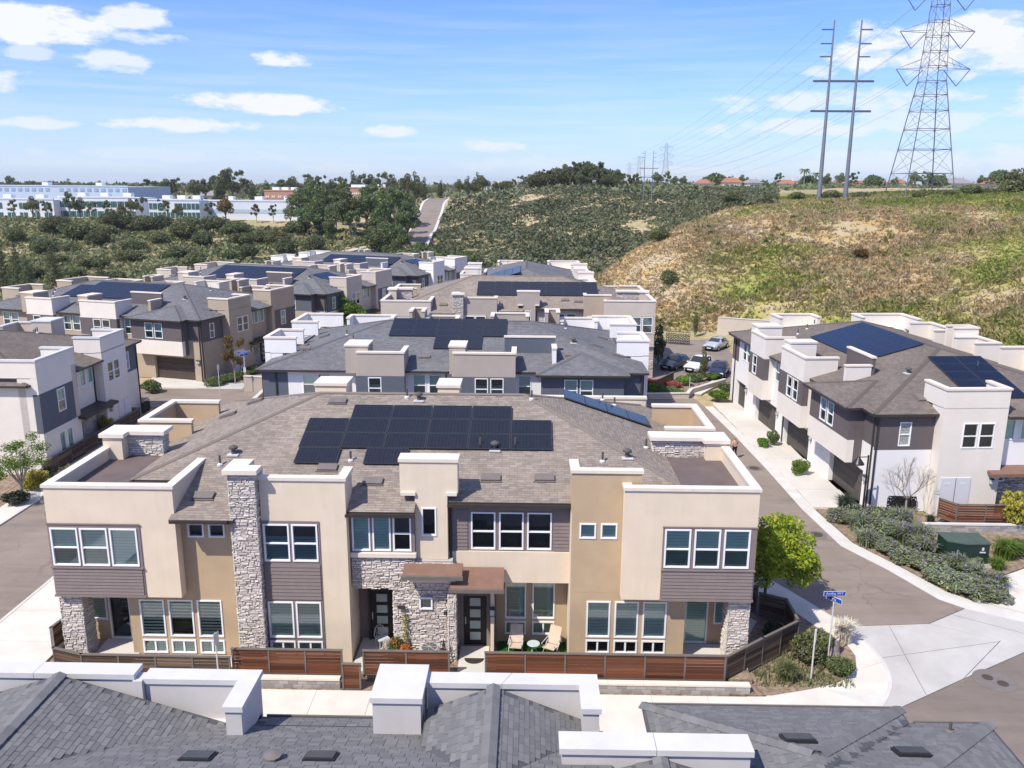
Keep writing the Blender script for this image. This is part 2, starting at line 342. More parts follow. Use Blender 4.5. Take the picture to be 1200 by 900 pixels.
class Bld:
    """one building: an Empty at its base, parts in its own frame"""
    def __init__(s,name,label,cat,base,loc,rot=0,group=None):
        s.bx,s.by=base; s.e=thing(name,label,cat,(loc[0],loc[1],0),R(rot),group); s.rot=R(rot)
    def put(s,g,name,parent=None,**k):
        if isinstance(g,G): me=g.mesh(name)
        else: me=g
        return link(name,me,parent or s.e,(-s.bx,-s.by,0),0,**k)
    def local(s,f,u,z,d=0): x,y=f.at(u,d); return (x-s.bx,y-s.by,z)
    def on(s,g,name,f,u=0,z=0,d=0,**k):
        me=g.mesh(name) if isinstance(g,G) else g
        return link(name,me,s.e,s.local(f,u,z,d),f.a,**k)
    def win(s,f,u,z,w,h,kind='full',d=0,label=None):
        fr,pane,bl=win_meshes(w,h,kind); o=link('window',fr,s.e,s.local(f,u,z,d),f.a,label=label)
        link('pane',pane,o)
        if bl: link('blind',bl,o)
        return o
    def wall(s,f,u0,u1,z0,z1,mat,ops=(),t=.45,name='wall',d=0,rev=.12):
        g=G(); U=sorted({u0,u1,*[round(o[0],3) for o in ops],*[round(o[0]+o[2],3) for o in ops]}); Z=sorted({z0,z1,*[round(o[1],3) for o in ops],*[round(o[1]+o[3],3) for o in ops]})
        U=[u for u in U if u0<=u<=u1]; Z=[z for z in Z if z0<=z<=z1]
        for a,b in zip(U,U[1:]):
            for c,e in zip(Z,Z[1:]):
                mu,mz=(a+b)/2,(c+e)/2
                if any(o[0]<mu<o[0]+o[2] and o[1]<mz<o[1]+o[3] for o in ops): continue
                g.poly([(a,0,c),(b,0,c),(b,0,e),(a,0,e)],mat)
        for o in ops:
            a,c,b,e=o[0],o[1],o[0]+o[2],o[1]+o[3]; r=rev
            g.faces([(a,0,c),(b,0,c),(b,0,e),(a,0,e),(a,r,c),(b,r,c),(b,r,e),(a,r,e)],[(0,4,5,1),(1,5,6,2),(2,6,7,3),(3,7,4,0)],mat)
        g.faces([(u0,0,z0),(u1,0,z0),(u1,0,z1),(u0,0,z1),(u0,t,z0),(u1,t,z0),(u1,t,z1),(u0,t,z1)],[(0,4,5,1),(1,5,6,2),(2,6,7,3),(3,7,4,0)],mat)
        return s.on(g,name,f,d=d)
    def wwall(s,f,u0,u1,z0,z1,mat,wins=(),t=.45,name='wall',d=0,extra=()):
        """wall with windows: wins=(u,z,w,h,kind)"""
        s.wall(f,u0,u1,z0,z1,mat,[w[:4] for w in wins]+list(extra),t,name,d)
        for w in wins: s.win(f,w[0],w[1],w[2],w[3],w[4],d)
    def boards(s,f,u0,u1,z0,z1,mat,d=-.02,h=.17,gap=.012):
        """lap siding, every board a part"""
        n=max(1,round((z1-z0)/h)); hh=(z1-z0)/n; g=G()
        w=u1-u0
        g.faces([(0,-.03,0),(w,-.03,0),(w,-.008,hh-gap),(0,-.008,hh-gap),(0,.02,0),(w,.02,0),(w,.02,hh-gap),(0,.02,hh-gap)],[(0,1,2,3),(4,0,3,7),(1,5,6,2),(3,2,6,7),(0,4,5,1)],mat)
        me=g.mesh('siding_board')
        for i in range(n): link('siding_board',me,s.e,s.local(f,u0,z0+i*hh,d),f.a)
    def box(s,name,x0,x1,y0,y1,z0,z1,mat,top=None,label=None):
        g=G(); g.box(x0,x1,y0,y1,z0,z1,mat,top); return s.put(g,name,label=label)
    def parapet(s,pts,z0,z1,mat,cop,t=.13,over=.06,ch=.13,closed=False):
        A,B=ribbon(pts,t,closed); g=G(); n=len(pts); rng=range(n if closed else n-1)
        for i in rng:
            j=(i+1)%n; g.prism([A[i],B[i],B[j],A[j]][::-1] if False else [B[i],B[j],A[j],A[i]],z0,z1,mat)
        s.put(g,'parapet')
        A,B=ribbon(pts,t+over,closed)
        if not closed:
            d0=(Vector(pts[0][:2])-Vector(pts[1][:2])).normalized()*over; d1=(Vector(pts[-1][:2])-Vector(pts[-2][:2])).normalized()*over
            A[0]+=d0;B[0]+=d0;A[-1]+=d1;B[-1]+=d1
        for i in rng:   # cap pieces with open joints
            j=(i+1)%n; L=(Vector(pts[j][:2])-Vector(pts[i][:2])).length; k=max(1,round(L/2.6)); e=.006/max(L,.1)
            for q in range(k):
                a,c=(q/k+(e if q else 0)),((q+1)/k-(e if q<k-1 else 0)); g=G(); g.prism([B[i].lerp(B[j],a),B[i].lerp(B[j],c),A[i].lerp(A[j],c),A[i].lerp(A[j],a)],z1,z1+ch,cop); s.put(g,'coping')
    def roof(s,pts,mat,edir=None,name='roof',th=.16,under=None):
        """planar roof slab; uv in metres, u along the eave"""
        P=[Vector(p) for p in pts]; nrm=(P[1]-P[0]).cross(P[2]-P[0]).normalized()
        if nrm.z<0: P.reverse(); nrm=-nrm
        e=Vector((-nrm.y,nrm.x,0)); e=e.normalized() if e.length>1e-4 else Vector((1,0,0)); v=nrm.cross(e)
        if v.z<0: v=-v
        g=G(); uv=[(p.dot(e),p.dot(v)) for p in P]; g.poly(P,mat,uv)
        Q=[p-Vector((0,0,th)) for p in P]; n=len(P)
        for i in range(n): j=(i+1)%n; g.poly([P[j],P[i],Q[i],Q[j]],under or M['gutter'])
        g.poly(Q[::-1],under or M['gutter'])
        s.put(g,name); return P,e,v,nrm
    def caps(s,a,b,mat,w=.16,name='ridge_cap'):
        a=Vector(a);b=Vector(b); d=(b-a); L=d.length; d.normalize(); sdv=Vector((-d.y,d.x,0)).normalized(); g=G()
        v=[a+Vector((0,0,.055)),b+Vector((0,0,.055))]; lo=Vector((0,0,-.01))
        g.poly([a+sdv*w+lo,a+Vector((0,0,.06)),b+Vector((0,0,.06)),b+sdv*w+lo],mat); g.poly([a+Vector((0,0,.06)),a-sdv*w+lo,b-sdv*w+lo,b+Vector((0,0,.06))],mat)
        s.put(g,name)
    def panels(s,org,e,v,cols,rows,mask=None,w=1.9,h=1.12,lift=.13):
        """solar panels standing on a roof plane; org = low left corner"""
        e=Vector(e).normalized(); v=Vector(v).normalized(); nrm=e.cross(v).normalized(); key=('sol',w,h)
        if key not in WC:
            g=G(); x,y=w-.03,h-.03
            g.faces([(0,0,-.05),(x,0,-.05),(x,y,-.05),(0,y,-.05),(0,0,0),(x,0,0),(x,y,0),(0,y,0)],[(3,2,1,0),(0,1,5,4),(1,2,6,5),(2,3,7,6),(3,0,4,7),(4,5,6,7)],M['sframe'])
            fr=.03; q=[(fr,fr,.004),(x-fr,fr,.004),(x-fr,y-fr,.004),(fr,y-fr,.004)]; g.poly(q,M['solar'],[(a,b) for a,b,_ in q]); WC[key]=g.mesh('solar_panel')
        mt=Matrix((e,v,nrm)).transposed().to_4x4(); eu=mt.to_euler()
        for r in range(rows):
            for c in range(cols):
                if mask and mask[r][c]=='0': continue
                p=Vector(org)+e*(c*w)+v*(r*h)+nrm*lift
                link('solar_panel',WC[key],s.e,(p.x-s.bx,p.y-s.by,p.z),eu)
    def vent(s,x,y,z,sl=(0,1/3),kind='box'):
        """roof vent or pipe resting on a slope (dz/dx, dz/dy)"""
        if kind=='box':
            g=G(); g.box(-.42,.42,-.22,.22,0,.10,M['vent']); g.box(-.48,.48,-.28,-.225,0,.03,M['vent']); o=g.obj('roof_vent',s.e,(x-s.bx,y-s.by,z+.02)); o.rotation_euler=(math.atan(sl[1]),-math.atan(sl[0]),0)
        elif kind=='pipe':
            g=G(); g.tube((0,0,-.1),(0,0,.45),.05,m=M['pipe']); g.lathe([(.13,-.06),(.13,.04),(.06,.10)],M['lead'],10); g.obj('vent_pipe',s.e,(x-s.bx,y-s.by,z))
        else:
            g=G(); g.lathe([(.10,-.1),(.10,.22),(.2,.26),(.2,.34),(.05,.42)],M['pipe'],12); g.box(-.25,.25,-.25,.25,-.04,.02,M['lead']); g.obj('vent_cap',s.e,(x-s.bx,y-s.by,z))
    def stones(s,f,u0,u1,z0,z1,mat='stone',holes=(),d=0,rh=.085,seed=1,name='stone_veneer'):
        r=random.Random(seed); g=G(); m=M[mat]; z=z0
        g.faces([(u0,.0,z0),(u1,.0,z0),(u1,.0,z1),(u0,.0,z1)],[],M['mortar'])
        while z<z1-.03:
            h=min(r.uniform(rh*.6,rh*1.5),z1-z); u=u0+r.uniform(-.2,0)
            while u<u1-.02:
                w=r.uniform(.12,.42); a=max(u,u0);b=min(u+w,u1); u+=w
                if b-a<.04: continue
                if any(a<q[0]+q[2] and b>q[0] and z<q[1]+q[3] and z+h>q[1] for q in holes):
                    cut=False
                    for q in holes:
                        if a<q[0]+q[2] and b>q[0] and z<q[1]+q[3] and z+h>q[1]:
                            if a<q[0]-.05: b=q[0]
                            elif b>q[0]+q[2]+.05: a=q[0]+q[2]
                            else: cut=True
                    if cut: continue
                p=r.uniform(.025,.065); gp=.006
                q0=[p+r.uniform(-.022,.022) for _ in range(4)]
                x0,x1,y0,y1=a+gp,b-gp,z+gp,z+h-gp; ix=.02
                v=[(x0,-.0,y0),(x1,-.0,y0),(x1,-.0,y1),(x0,-.0,y1),(x0+ix*r.random(),-q0[0],y0+.01),(x1-ix*r.random(),-q0[1],y0+.01),(x1-ix,-q0[2],y1-.01),(x0+ix,-q0[3],y1-.01)]
                g.faces(v,[(0,1,5,4),(1,2,6,5),(2,3,7,6),(3,0,4,7),(4,5,6,7)],m)
            z+=h
        return s.on(g,name,f,d=d,kind='stuff')
    def stonebox(s,x0,x1,y0,y1,z0,z1,mat='stone',seed=1,back=False):
        s.box('column',x0+.06,x1-.06,y0+.06,y1-.06,z0,z1,M['mortar'])
        s.stones(Face(x0,y0+.06,0),0,x1-x0,z0,z1,mat,seed=seed); s.stones(Face(x1-.06,y0,90),0,y1-y0,z0,z1,mat,seed=seed+1)
        s.stones(Face(x0+.06,y1,-90),0,y1-y0,z0,z1,mat,seed=seed+2)
        if back: s.stones(Face(x1,y1-.06,180),0,x1-x0,z0,z1,mat,seed=seed+3)
    def cap(s,x0,x1,y0,y1,z,mat,o=.08,h=.16): s.box('coping',x0-o,x1+o,y0-o,y1+o,z,z+h,mat)
    def door(s,f,u,z,w,h,d=.25,glass=True):
        g=G(); g.box(0,w,0,.06,0,h,M['doorp']); g.box(-.09,0,-.06,.08,0,h+.09,M['gutter']); g.box(w,w+.09,-.06,.08,0,h+.09,M['gutter']); g.box(0,w,-.06,.08,h,h+.09,M['gutter'])
        o=s.on(g,'door',f,u,z,d)
        if glass:
            for i in range(4):
                g=G(); g.box(w*.27,w*.73,-.012,.03,h*(.10+.225*i),h*(.10+.225*i)+h*.155,M['frost']); g.obj('door_light',o)
        g=G(); g.box(w*.06,w*.10,-.05,-.005,h*.42,h*.56,M['lead']); g.obj('handle',o); return o
    def gdoor(s,f,u,w=4.9,h=2.35,mat=None,d=.32,z=0.02):
        mat=mat or M['garage']; o=None; g=G(); g.box(-.05,w+.05,.07,.12,-.02,h+.05,M['dark']); o=s.on(g,'garage_door',f,u,z,d)
        n=4
        for i in range(n):
            g=G(); hh=h/n; g.box(0,w,0,.06,i*hh+.008,(i+1)*hh-.008,mat); 
            for k in range(4): ww=w/4; g.box(k*ww+.12,(k+1)*ww-.12,-.012,.005,i*hh+.1,(i+1)*hh-.1,mat)
            g.obj('door_panel',o)
        return o
    def lamp(s,f,u,z,d=0):
        g=G(); g.box(-.06,.06,-.04,0,0,.3,M['gutter']); g.box(-.09,.09,-.2,-.04,.02,.06,M['gutter']); g.box(-.08,.08,-.2,-.05,.06,.34,M['frost']); g.box(-.11,.11,-.24,-.02,.34,.4,M['gutter']); s.on(g,'wall_lamp',f,u,z,d)
    def gutter(s,f,u0,u1,z,d=-.1):
        g=G(); g.box(u0,u1,d-.11,d,z-.14,z-.005,M['gutter']); s.on(g,'gutter',f)
    def spout(s,f,u,z0,z1,d=-.06):
        g=G(); g.box(u-.045,u+.045,d-.04,d+.04,z0,z1,M['gutter']); s.on(g,'downspout',f)
# ---------------------------------------------------------------- building with its living front to the paseo
def on_plane(px,py,a,b,c):
    d=ray(px,py); t=(a-CH)/(d.z-b*d.x-c*d.y); return Vector((d.x*t,d.y*t,CH+d.z*t))
SL=1/3
def front_building(label,loc,near=True,pal=None,group=None):
    p=dict(box='beige',tan='tan',mid='beige',sid='siding',sh='shA',cop='coping',stone='stone',flat='brownroof'); p.update(pal or {})
    m={k:(M[v] if k!='stone' else v) for k,v in p.items()}
    b=Bld('townhouse_building',label,'building',(-5,31.4),loc,0,group)
    zr=lambda y:6.85+(y-31.1)*SL
    P=lambda x,y:(x,y,zr(y)); N=lambda x,y:(x,y,zr(80.4-y)); E=lambda x,y:(x,y,9.883-(x+.1)*SL); Wp=lambda x,y:(x,y,9.883+(x+10.2)*SL)
    sh=m['sh']
    b.roof([P(-16.9,33.5),P(6.6,33.5),P(-.1,40.2),P(-10.2,40.2)],sh); b.roof([N(-16.9,46.9),N(6.6,46.9),N(-.1,40.2),N(-10.2,40.2)],sh)
    b.roof([E(6.6,33.5),E(6.6,46.9),E(-.1,40.2)],sh); b.roof([Wp(-16.9,33.5),Wp(-16.9,46.9),Wp(-10.2,40.2)],sh)
    for x0,x1,y0 in ((-14.3,-11.7,31.1),(-11.7,-7.3,31.85),(-7.3,-4.5,31.7),(-4.5,-3.25,32.8),(-3.25,1.9,32.35)): b.roof([P(x0,y0),P(x1,y0),P(x1,33.5),P(x0,33.5)],sh)
    b.roof([N(-16.9,49),N(6.6,49),N(6.6,46.9),N(-16.9,46.9)],sh); b.roof([E(6.6,37.9),E(9.25,37.9),E(9.25,46.9),E(6.6,46.9)],sh); b.roof([Wp(-19.4,37.2),Wp(-16.9,37.2),Wp(-16.9,46.9),Wp(-19.4,46.9)],sh)
    for a,c in ((P(-16.9,33.5),P(-10.2,40.2)),(P(6.6,33.5),P(-.1,40.2)),(P(-10.2,40.2),P(-.1,40.2)),(N(6.6,46.9),P(-.1,40.2)),(N(-16.9,46.9),P(-10.2,40.2))): b.caps(a,c,sh,.13)
    g=G(); g.box(4.86,9.2,31.72,38,7.3,7.62,m['flat']); g.box(1.95,4.858,32.3,36,7.3,7.62,m['flat']); b.put(g,'flat_roof'); g=G(); g.box(-19.35,-14.26,31.72,37.2,7.2,7.56,m['flat']); b.put(g,'flat_roof')
    B_=m['box']
    # body
    b.box('wall',-16.7,6.7,33.56,48.2,0,6.7,B_); b.box('wall',-19.35,-16.6,37.3,46.5,0,6.4,m['tan']); b.box('wall',6.6,9.2,38.05,46.5,0,6.4,m['tan'])
    # left box over its porch
    F=Face(0,31.45); w=[(-19.36,4.66,1.13,1.66,'hung'),(-18.14,4.66,1.13,1.66,'hung'),(-16.92,4.66,1.13,1.66,'hungF')]
    b.wwall(F,-19.45,-15.66,3.3,6.46,m['sid'],w,d=-.04,t=.49); b.wall(F,-15.66,-14.2,3.25,6.72,B_); b.wall(F,-19.45,-15.66,6.46,6.72,B_,name='lintel_wall')
    b.boards(F,-19.4,-15.72,3.38,4.52,m['sid'],d=-.05,h=.15); g=G(); g.box(-19.47,-15.64,-.1,-.04,4.54,4.61,m['sid']); g.box(-19.47,-15.64,-.1,-.04,3.27,3.36,m['sid']); g.box(-19.47,-15.64,-.07,-.04,6.46,6.52,m['sid']); b.on(g,'trim',F)
    b.box('wall',-19.43,-14.22,31.92,37.4,3.25,7.0,B_)
    b.parapet([(-14.33,35.1),(-14.33,31.58),(-19.32,31.58),(-19.32,36.85)],6.72,8.03,B_,m['cop'])
    b.stonebox(-19.42,-16.9,36.95,37.7,7.0,8.62,m['stone'],seed=5); g=G(); g.prism([(-19.55,36.3),(-18.4,36.3),(-18.4,36.8),(-16.75,36.8),(-16.75,37.85),(-19.55,37.85)],8.62,8.8,m['cop']); b.put(g,'coping'); b.box('parapet',-19.43,-18.55,36.4,36.98,7.0,8.615,B_)
    b.stonebox(-19.5,-18.5,31.6,32.5,0,3.25,m['stone'],seed=9)
    # tan wall, windows in two rows
    F=Face(0,32.0); w=[(-16.3+i*1.23,1.15,1.06,1.72,k) for i,k in enumerate(('zebra','zebraH','zebra'))]+[(-16.3+i*1.23,.36,1.06,.64,'slide') for i in range(3)]+[(-13.95,5.72,.68,.62,'void'),(-13.08,5.72,.68,.62,'void')]
    b.wwall(F,-16.74,-11.8,0,6.95,m['tan'],w)
    b.box('wall',-16.72,-11.8,32.47,33.6,0,6.6,m['tan'])
    F=Face(0,33.15); b.wwall(F,-19.4,-16.74,0,3.25,m['tan'],[(-19.1,1.25,.78,1.1,'full'),(-18.25,.34,.95,2.15,'void')],t=.4)
    b.gutter(Face(0,31.1),-14.25,-11.9,6.86,d=0)
    # stone chimney
    b.stonebox(-11.86,-10.74,31.2,32.3,0,8.8,m['stone'],seed=20); g=G(); g.prism([(-11.98,31.05),(-10.6,31.05),(-10.6,31.75),(-11.15,31.75),(-11.15,32.5),(-11.98,32.5)],8.8,8.98,m['cop']); b.put(g,'coping')
    # middle beige wall
    F=Face(0,31.6); w=[(-10.66,4.9,1.06,1.64,'hungN'),(-9.5,4.9,1.06,1.64,'hungN'),(-10.66,1.43,1.06,1.66,'full'),(-9.5,1.43,1.06,1.66,'full'),(-10.66,.68,1.06,.6,'slide'),(-9.5,.68,1.06,.6,'slide')]
    b.wwall(F,-10.75,-8.36,.6,6.66,m['sid'],w,d=-.04,t=.49); b.wall(F,-8.36,-7.25,0,6.95,m['mid']); b.wall(F,-10.73,-8.36,6.66,6.95,m['mid'],name='lintel_wall'); b.wall(F,-10.73,-8.36,0,.6,m['mid'],name='plinth')
    b.boards(F,-10.7,-8.4,3.2,4.8,m['sid'],d=-.05,h=.16)
    b.box('wall',-10.72,-7.27,32.08,34.4,0,6.95,m['mid']); b.parapet([(-10.72,31.73),(-7.38,31.73),(-7.38,32.95)],6.95,8.4,m['mid'],m['cop'])
    # bay with three windows above stone
    F=Face(0,32.1); b.wwall(F,-7.25,-4.55,5.12,6.98,m['sid'],[(-7.15,5.17,.76,1.62,'full'),(-6.3,5.17,.76,1.62,'full'),(-5.45,5.17,.76,1.62,'hungD')]); b.box('ledge',-7.23,-4.5,31.95,32.5,4.93,5.11,m['cop'])
    b.box('wall',-7.2,-4.6,32.2,33.5,3.5,4.92,M['mortar']); b.stones(F,-7.22,-4.55,3.45,4.93,m['stone'],seed=31)
    b.box('wall',-5.5,-3.0,32.17,33.5,0,3.49,M['mortar']); b.box('wall',-4.59,-3.0,32.17,33.5,3.5,4.72,M['mortar'])
    b.stones(F,-5.52,-2.95,0,3.45,m['stone'],holes=[(-4.41,2.57,.56,.55)],seed=33); b.stones(F,-4.55,-2.95,3.45,4.7,m['stone'],seed=34); b.stones(Face(-5.5,33.5,-90),0,1.4,0,3.45,m['stone'],seed=35)
    b.win(F,-4.41,2.57,.56,.55,'void',d=-.08)
    b.gutter(Face(0,31.7),-7.3,-4.5,6.98,d=0)
    F=Face(0,33.5); b.wall(F,-7.25,-5.45,0,3.5,M['siding'],t=.05); b.door(F,-6.75,.34,1.02,2.35,d=-.1)
    # tower
    F=Face(0,32.3); b.wwall(F,-4.54,-3.2,4.74,7.6,m['mid'],[(-4.28,5.78,.62,1.26,'void')],t=.4); b.box('wall',-4.53,-3.22,32.72,33.5,4.74,7.3,m['mid']); b.box('wall',-5.14,-2.77,32.3,33.0,7.6,9.0,m['mid']); b.cap(-5.14,-2.77,32.3,33.0,9.0,m['cop'],.05,.14)
    for x0,x1 in ((-5.1,-4.5),(-3.25,-2.8)): b.box('flashing',x0,x1,32.2,32.29,7.58,7.72,m['cop'])
    # canopies
    def canopy(x0,x1,y0,y1,z0,z1):
        g=G(); P4=[(x0,y0,z0),(x1,y0,z0),(x1,y1,z1),(x0,y1,z1)]; Q4=[(a,c,d-.16) for a,c,d in P4]
        g.faces(P4+Q4,[(0,1,2,3)],M['canopy']); g.faces(P4+Q4,[(4,5,1,0),(5,6,2,1),(7,4,0,3),(7,6,5,4)],M['canopy'])
        b.put(g,'canopy'); g=G(); g.box(x0-.04,x1+.04,y0-.09,y0-.003,z0-.17,z0-.01,M['rail']); b.put(g,'gutter')
    canopy(-5.0,-2.55,31.4,32.1,4.42,4.66); canopy(-3.05,-.85,31.3,32.55,3.92,4.28)
    b.box('trim',-4.75,-2.85,31.66,32.02,3.98,4.22,m['cop'])
    # siding wall, spandrel, front door and patio recess
    F=Face(0,32.7); b.wwall(F,-3.2,1.9,4.97,7.2,m['sid'],[(-2.26+i*1.18,5.03,1.03,1.68,'hungD') for i in range(3)])
    b.boards(F,-3.15,-2.4,5.0,6.95,m['sid'],d=-.01,h=.16); b.boards(F,1.2,1.88,5.0,6.95,m['sid'],d=-.01,h=.16)
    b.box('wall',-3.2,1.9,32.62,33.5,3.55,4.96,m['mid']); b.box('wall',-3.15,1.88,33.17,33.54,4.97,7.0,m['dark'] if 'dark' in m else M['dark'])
    b.gutter(Face(0,32.35),-3.2,1.88,7.2,d=0); b.spout(Face(0,32.62),-3.1,3.9,7.1,d=-.02)
    b.stonebox(-3.2,-2.82,31.75,32.35,0,3.4,m['stone'],seed=40)
    F=Face(0,32.95); b.wall(F,-2.95,-1.25,.3,3.55,M['siding'],[(-2.62,.34,1.0,2.4)],t=.3,rev=.2); b.door(F,-2.62,.34,1.0,2.4,d=.12); b.box('post',-1.42,-1.28,32.3,32.94,.3,3.54,m['mid']); b.lamp(Face(0,32.3),-1.35,2.2)
    F=Face(0,33.4); b.wwall(F,-1.24,1.9,0,3.56,m['tan'],[(-.83,1.45,.92,1.76,'curt'),(.36,1.45,.98,1.76,'curt'),(-.83,.68,.92,.64,'slideD'),(.36,.68,.98,.64,'slideD')])
    # tall tan wall
    F=Face(0,32.0); w=[(2.24,5.88,.68,.68,'full'),(3.11,5.88,.68,.68,'full')]; b.wwall(F,1.92,4.2,3.47,7.0,m['tan'],w); b.wall(F,4.2,4.84,3.47,7.0,m['tan'])
    w=[(2.62+i*1.18,1.4,1.0,1.68,'full') for i in range(3)]+[(2.62+i*1.18,.66,1.0,.62,'slideD') for i in range(3)]; b.wwall(F,1.92,6.75,0,3.465,m['tan'],w)
    b.box('wall',1.925,6.73,32.46,33.7,0,3.46,m['tan']); b.box('wall',1.925,4.82,32.46,33.7,3.462,7.0,m['tan']); b.box('corner_band',1.885,1.92,32.0,33.38,0,7.0,m['mid'])
    b.parapet([(2.02,33.3),(2.02,32.13),(4.71,32.13)],7.0,8.72,m['tan'],m['cop'])
    # right box
    F=Face(0,31.45); w=[(5.64+i*1.19,4.92,1.05,1.68,'hung') for i in range(3)]
    b.wwall(F,5.56,9.33,3.47,6.65,m['sid'],w,d=-.04,t=.49); b.wall(F,3.98,5.56,3.45,7.1,B_); b.wall(F,5.56,9.33,6.65,7.1,B_,name='lintel_wall')
    b.boards(F,5.62,9.28,3.58,4.76,m['sid'],d=-.05,h=.15); g=G(); g.box(5.54,9.35,-.1,-.04,4.78,4.85,m['sid']); g.box(5.54,9.35,-.1,-.04,3.45,3.55,m['sid']); g.box(5.54,9.35,-.07,-.04,6.65,6.71,m['sid']); b.on(g,'trim',F)
    b.box('wall',4.0,9.31,31.92,38.2,3.46,7.1,B_); b.parapet([(4.11,31.95),(4.11,31.58),(9.2,31.58),(9.2,38.0)],7.1,8.2,B_,m['cop'])
    b.stonebox(5.95,9.3,37.5,38.2,7.0,8.45,m['stone'],seed=50); g=G(); g.prism([(5.8,37.35),(8.2,37.35),(8.2,36.95),(9.42,36.95),(9.42,38.35),(5.8,38.35)],8.45,8.62,m['cop']); b.put(g,'coping'); b.box('parapet',8.35,9.3,37.05,37.52,7.0,8.445,B_)
    b.stonebox(8.42,9.35,31.6,32.5,0,3.45,m['stone'],seed=60)
    F=Face(0,33.45); b.wwall(F,6.75,9.3,0,3.45,m['tan'],[(7.05,.36,1.0,2.3,'full'),(8.3,1.3,.72,1.15,'full')],t=.4)
    # tan parapets at both ends, small towers on the far side
    b.parapet([(6.9,39.75),(9.12,39.75),(9.12,44.15),(6.9,44.15)],6.3,8.3,m['tan'],m['cop']); b.parapet([(-16.8,40.2),(-19.28,40.2),(-19.28,44.0),(-16.8,44.0)],6.3,8.3,m['tan'],m['cop'])
    b.box('wall',-12.3,-10.5,47.2,48.9,5,8.55,B_); b.cap(-12.3,-10.5,47.2,48.9,8.55,m['cop']); b.parapet([(-10.4,47.6),(-5.6,47.6)],6,7.9,B_,m['cop'])
    b.box('wall',-5.15,-3.9,47.2,48.9,5,8.5,B_); b.cap(-5.15,-3.9,47.2,48.9,8.5,m['cop']); b.parapet([(-3.8,47.6),(7.0,47.6)],6,7.85,B_,m['cop'])
    return b
main=front_building('long beige and tan stucco building with stone veneer columns, its whole front facing us',(-5,31.4))
ms=1.905; main.panels((-10.15,34.62+.0,6.85+(34.62-31.1)*SL),(1,0,0),(0,3,1),1,1,w=ms,h=1.17)
for k,(x,c,r) in enumerate(((-7.1,1,0),(-10.2,6,1),(-10.2,6,2),(-8.27,4,3))):
    y=34.62+r*1.17*.9487; main.panels((x,y,6.85+(y-31.1)*SL),(1,0,0),(0,3,1),c,1,w=ms,h=1.17)
for k in range(4):
    q=on_plane(686+k*19.2,476+k*9.0,9.883-.1*SL,-SL,0)
    if k==0: q0=q
main.panels((1.95+1.17*3*.9487+1.2,q0.y-.1,9.883-(1.95+1.17*3*.9487+1.2+.1)*SL),(0,1,0),(-3,0,1),1,4,w=1.9,h=1.2)
Sp=(6.85-31.1*SL,0,SL)
for px,py,k in ((258,545,'pipe'),(274,532,'cap'),(411,540,'pipe'),(437,565,'box'),(384,549,'box'),(239,582,'box'),(575,561,'box'),(638,561,'box'),(563,524,'pipe'),(604,524,'pipe'),(580,527,'cap'),(706,541,'pipe'),(735,536,'cap'),(477,466,'pipe'),(396,471,'box'),(623,468,'pipe'),(491,469,'cap')):
    q=on_plane(px,py,*Sp); main.vent(q.x,q.y,q.z,(0,SL),k)
for px,py,k in ((757,525,'pipe'),(706,469,'pipe'),(720,475,'pipe')):
    q=on_plane(px,py,9.883-.1*SL,-SL,0); main.vent(q.x,q.y,q.z,(-SL,0),k)
for px,py,k in ((219,495,'pipe'),(300,471,'box'),(268,487,'box')):
    q=on_plane(px,py,9.883+10.2*SL,SL,0); main.vent(q.x,q.y,q.z,(SL,0),k)
q=on_plane(199,548,7.56,0,0); g=G(); g.box(-.4,.4,-.4,.4,0,.04,M['lead']); g.box(-.15,.15,-.15,.15,.04,.18,M['navy']); g.obj('roof_drain',main.e,(q.x+5,q.y-31.4,7.565))
# building three rows back: same front, other colours
b3=front_building('beige building three rows back, long flat black solar array, brown corner box with white windows',(-.9,87.0),False,dict(box='greige',tan='lbtan',mid='taupe',sid='greige',sh='shA'))
b3.panels((-9.6,35.2,6.85+4.1*SL),(1,0,0),(0,3,1),7,3,w=1.9,h=1.17)
for x,y,k in ((-13,33,'box'),(-3,34,'box'),(0,34.3,'box'),(1.4,34,'box'),(4,35,'pipe'),(-7,33,'pipe')): b3.vent(x,y,6.85+(y-31.1)*SL,(0,SL),k)
